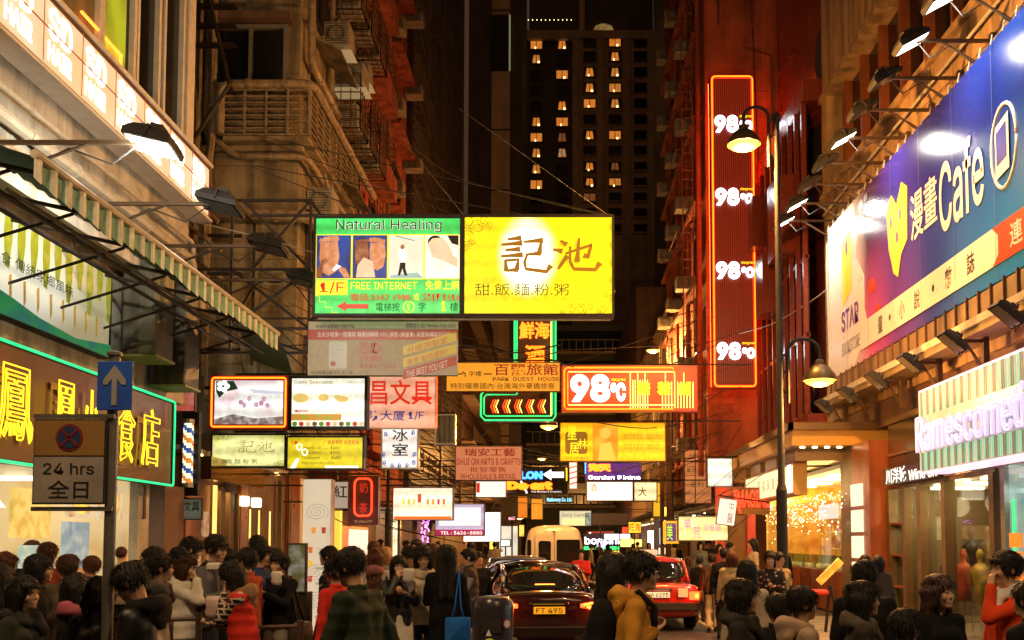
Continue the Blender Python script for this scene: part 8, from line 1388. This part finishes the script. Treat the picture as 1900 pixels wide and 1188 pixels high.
who('person in a red jacket standing between the minibus and the taxi', 1078, 1021, 24.5, 5, hair='short', top_col=(.55,.03,.02), near=False, arms=('down', 'hold'))
who('long dark haired woman in a pale blotchy coat, nearest in the middle', 1143, 1036, 7.2, 112, sex='f', hair='long', top_col=(.42,.34,.24), top_kind='plain', lean=4, walk=.12, arms=('down', 'down'), seed=10)
who('man with glasses in an ochre hooded jacket walking right', 1191, 1031, 6.8, 88, hair='short', glasses=True, top_col=OCH, hood=OCH, bag=('pack', BLK, 'black backpack of the man in the ochre jacket'), lean=10, walk=.2, arms=('strap', 'swing'), seed=11)
who('man in a dark jacket and beige trousers walking away by the taxi', 1320, 1030, 20.5, 178, hair='short', top_col=(.06,.03,.02), leg_col=(.45,.36,.24), walk=.16, near=False, arms=('swing', 'swing'), bag=('bag', (.1,.06,.03), 'brown belt bag of the man in beige trousers', 1, .05))
who('dark haired person left of the man in beige trousers', 1297, 1035, 23, 175, hair='short', top_col=BLK, near=False)
who('brown clad person close to the right side of the taxi', 1276, 1034, 26, 160, sex='f', hair='bob', hair_m=M_HAIRR, top_col=BRN, near=False)
who('person in black walking away in front of the clothing shop', 1343, 1019, 19, 182, hair='short', top_col=BLK, near=False)
who('red haired person in a pale jacket coloured by yellow light walking away', 1357, 1026, 17.5, 170, sex='f', hair='bob', hair_m=M_HAIRR, top_col=(.55,.42,.2), near=False)  # yellow light is put into the jacket colour
who('woman in a tan knitted hat with a pompom and a cream coat', 1386, 1046, 10.2, 160, sex='f', hair='long', top_col=(.5,.42,.3), cap=((.34,.24,.1), 'pompom'), seed=12)
who('woman in a dark floral blouse facing the viewer by the lamp post', 1428, 1026, 15.8, -12, sex='f', hair='bun', top_col=(.03,.02,.02), top_kind='floral', near=True, arms=('pocket', 'hold'))
who('person in yellow light behind the woman in the floral blouse', 1446, 1027, 17.0, 30, hair='short', top_col=(.4,.28,.12), near=False)
who('woman in profile facing right with a black bob, in front of the lamp post', 1378, 1082, 6.9, 74, sex='f', hair='bob', top_col=(.03,.025,.02), scarf=(.04,.035,.03), seed=13)
who('low dark haired person, back turned, at the foot of the lamp post', 1437, 1108, 7.6, 178, hair='short', top_col=BLK, sex='f')
who('person with black hair and a beige hood facing right', 1487, 1096, 6.8, 100, hair='short', glasses=True, top_col=(.42,.3,.2), hood=(.42,.3,.2), seed=14)
who('man with cropped hair in a black jacket, back turned', 1602, 1047, 8.1, 165, hair='short', top_col=BLK, skin=1, seed=15)
who('woman with a dark wavy bob facing right before the cropped haired man', 1600, 1086, 6.7, 84, sex='f', hair='bob', top_col=(.04,.03,.025), scarf=(.1,.08,.06), seed=16)
who('small person at the back by the copper pillar', 1603, 1032, 15.5, 178, hair='short', top_col=DK, near=False)
who('second small person at the back by the copper pillar, dark hair', 1627, 1034, 14.8, 165, sex='f', hair='bob', top_col=BRN, near=False)
who('lowest dark head in front, right of the wavy bob', 1676, 1137, 5.9, 130, hair='short', top_col=BLK, arms=('phone', 'hold'), seed=17)
who('woman with long reddish brown hair facing the viewer in a black coat', 1742, 1074, 7.1, 20, sex='f', hair='wavy', hair_m=mat('hair_auburn', (.03,.009,.006), .5, bump=.25, bscale=70), top_col=BLK, arms=('down', 'down'), hy=8, seed=18)
who('man in an orange red jacket with his hand at his mouth, facing left', 1862, 1031, 7.7, -82, hair='short', top_col=(.7,.06,.012), arms=('down', 'mouth'), scarf=(.6,.58,.52), seed=19, skin=0)
who('dark figure cut by the right edge of the view', 1903, 1088, 6.6, -150, hair='short', top_col=BLK)
# food and bags in their hands
def prop(name, label, cat, p, m, r=.05, sz=1.): b = MB(); b.lathe([(.001, -r*1.25), (r*.75, -r*1.2), (r, -r*.5), (r*.85, r*.1), (r*1.08, r*.7), (r*.8, r*1.2), (.001, r)], (0,0,0), 7, M=Matrix.Diagonal((1, .6, 1))); o = b.build(name, m, None, smooth='all'); o.location = p; tag(o, label, cat); return o
def hand_of(lbl, i): 
    for o in sc.objects:
        if o.get('label') == lbl: return o
FB = mat('paper_bag', (.65,.6,.55), .8, nz=.3)
p = at(757, 1068, 11.1); prop('paper_bag', 'white paper bag held by the girl in the cream skirt', 'bag', p, FB, .065); p = at(513, 1073, 10.6); prop('paper_bag', 'white food bag in the hands of the man in black', 'bag', p, FB, .06); p = at(398, 1128, 9.2); prop('paper_bag', 'crumpled pale bag in front of the woman in cream', 'bag', p, mat('plastic_bag', (.55,.42,.38), .5), .09)
p = at(401, 1052, 9.5); o = MB().bbox((0,0,0), (.17,.1,.08), .02).build('food_box', FB); o.location = p; tag(o, 'white foam food box held before the tall young man', 'box')
# people farther down the street: six figures built once, then copied
BASE = []
for i, (c, k_, lg, hr, sx) in enumerate(((BLK, 'plain', DK, 'short', 'm'), ((.3,.04,.03), 'plain', JEAN, 'long', 'f'), (BEI, 'plain', DK, 'short', 'm'), ((.2,.2,.22), 'plain', BLK, 'bob', 'f'), (BRN, 'plain', (.3,.25,.18), 'short', 'm'), ((.45,.36,.22), 'plain', JEAN, 'long', 'f'))):
    BASE.append(person('x', 950, 40+i, 0, X=0, h=1.6+.03*i, sex=sx, near=False, top_col=c, leg_col=lg, hair=hr, walk=.1*(i % 2), seed=i)[0])
cl_ = ('black', 'dark red', 'beige', 'grey', 'brown', 'tan'); rr = random.Random(21); used = set()
SP = [(-4.6,20), (-5.6,23), (-6.2,26), (-2.4,27.5), (-4.4,29), (-5.6,31.5), (-3,34), (-4.8,37), (-2.6,41), (-5.4,45), (-3.6,50), (4.6,23.5), (5.6,25), (4.4,27.2), (5.0,29), (4.5,31.5), (5.2,34.5), (4.4,38), (5.0,42), (4.3,47), (1.6,48), (2.6,52), (3.4,45), (.9,56), (2.2,60), (3.2,64), (4.4,55), (1.2,66), (2.9,70), (.2,62), (3.8,74), (-3.4,60), (-4.4,68)]
for i, (x, y) in enumerate(SP):
    b0 = BASE[i % 6]; side = 'left pavement' if x < -1.75 else ('right pavement' if x > 3.9 else 'road')
    o = b0 if i < 6 else copy_thing(b0); o.location = (x, y, 0 if side == 'road' else .13); a_ = rr.choice((0, 180, 20, 165, 90, -90)); o.rotation_euler = (0, 0, math.radians(a_+rr.uniform(-15, 15)))
    ahead = ('beyond the black sedan', 'level with the taxi', 'level with the minibus', 'beyond the minibus', 'at the far end')[min(4, int(max(0, y-18)/11))]
    o['label'] = 'distant person in %s on the %s %s, %s' % (cl_[i % 6], side, ahead, 'facing this way' if abs(a_) < 60 else ('walking away' if abs(a_) > 120 else 'in profile'))
# ------------------------------------------------------------------ parts that are several separate pieces become one object each
def islands(me):
    n = len(me.vertices); par = list(range(n))
    def fd(a):
        while par[a] != a: par[a] = par[par[a]]; a = par[a]
        return a
    for e in me.edges: a, b_ = fd(e.vertices[0]), fd(e.vertices[1]); par[a] = b_ if a != b_ else par[a]
    g = {}
    for p_ in me.polygons: g.setdefault(fd(p_.vertices[0]), []).append(p_)
    return list(g.values())
SPLIT = {'door_panel', 'lacing', 'green_strip', 'orange_sticker', 'curtain', 'fairy', 'terrace_lights', 'spotlight', 'balustrade', 'scaffold_pole', 'clothes_rack', 'strut', 'stringer', 'rail', 'door_frame', 'corner_pier', 'pier', 'ledge', 'canopy_edge', 'window_tube', 'mullion', 'display_goods', 'bronze_post', 'fascia', 'shelf', 'pillar_body', 'mounting_bar', 'facade_ribs', 'bar', 'end_cap'}
for o in list(sc.objects):
    stem_ = o.name.split('.')[0]
    if o.type != 'MESH' or stem_ not in SPLIT or o.get('kind') or o.parent is None: continue
    isl = islands(o.data)
    if not 1 < len(isl) <= 160: continue
    src = o.data; first = True
    for pl in isl:
        ids = sorted({v for p_ in pl for v in p_.vertices}); mp = {v: i for i, v in enumerate(ids)}; me = bpy.data.meshes.new(stem_); me.from_pydata([src.vertices[v].co[:] for v in ids], [], [[mp[v] for v in p_.vertices] for p_ in pl])
        for m_ in src.materials: me.materials.append(m_)
        me.polygons.foreach_set('material_index', [p_.material_index for p_ in pl]); me.polygons.foreach_set('use_smooth', [p_.use_smooth for p_ in pl])
        if first: o.data = me; first = False
        else: q = o.copy(); q.data = me; LINK(q)
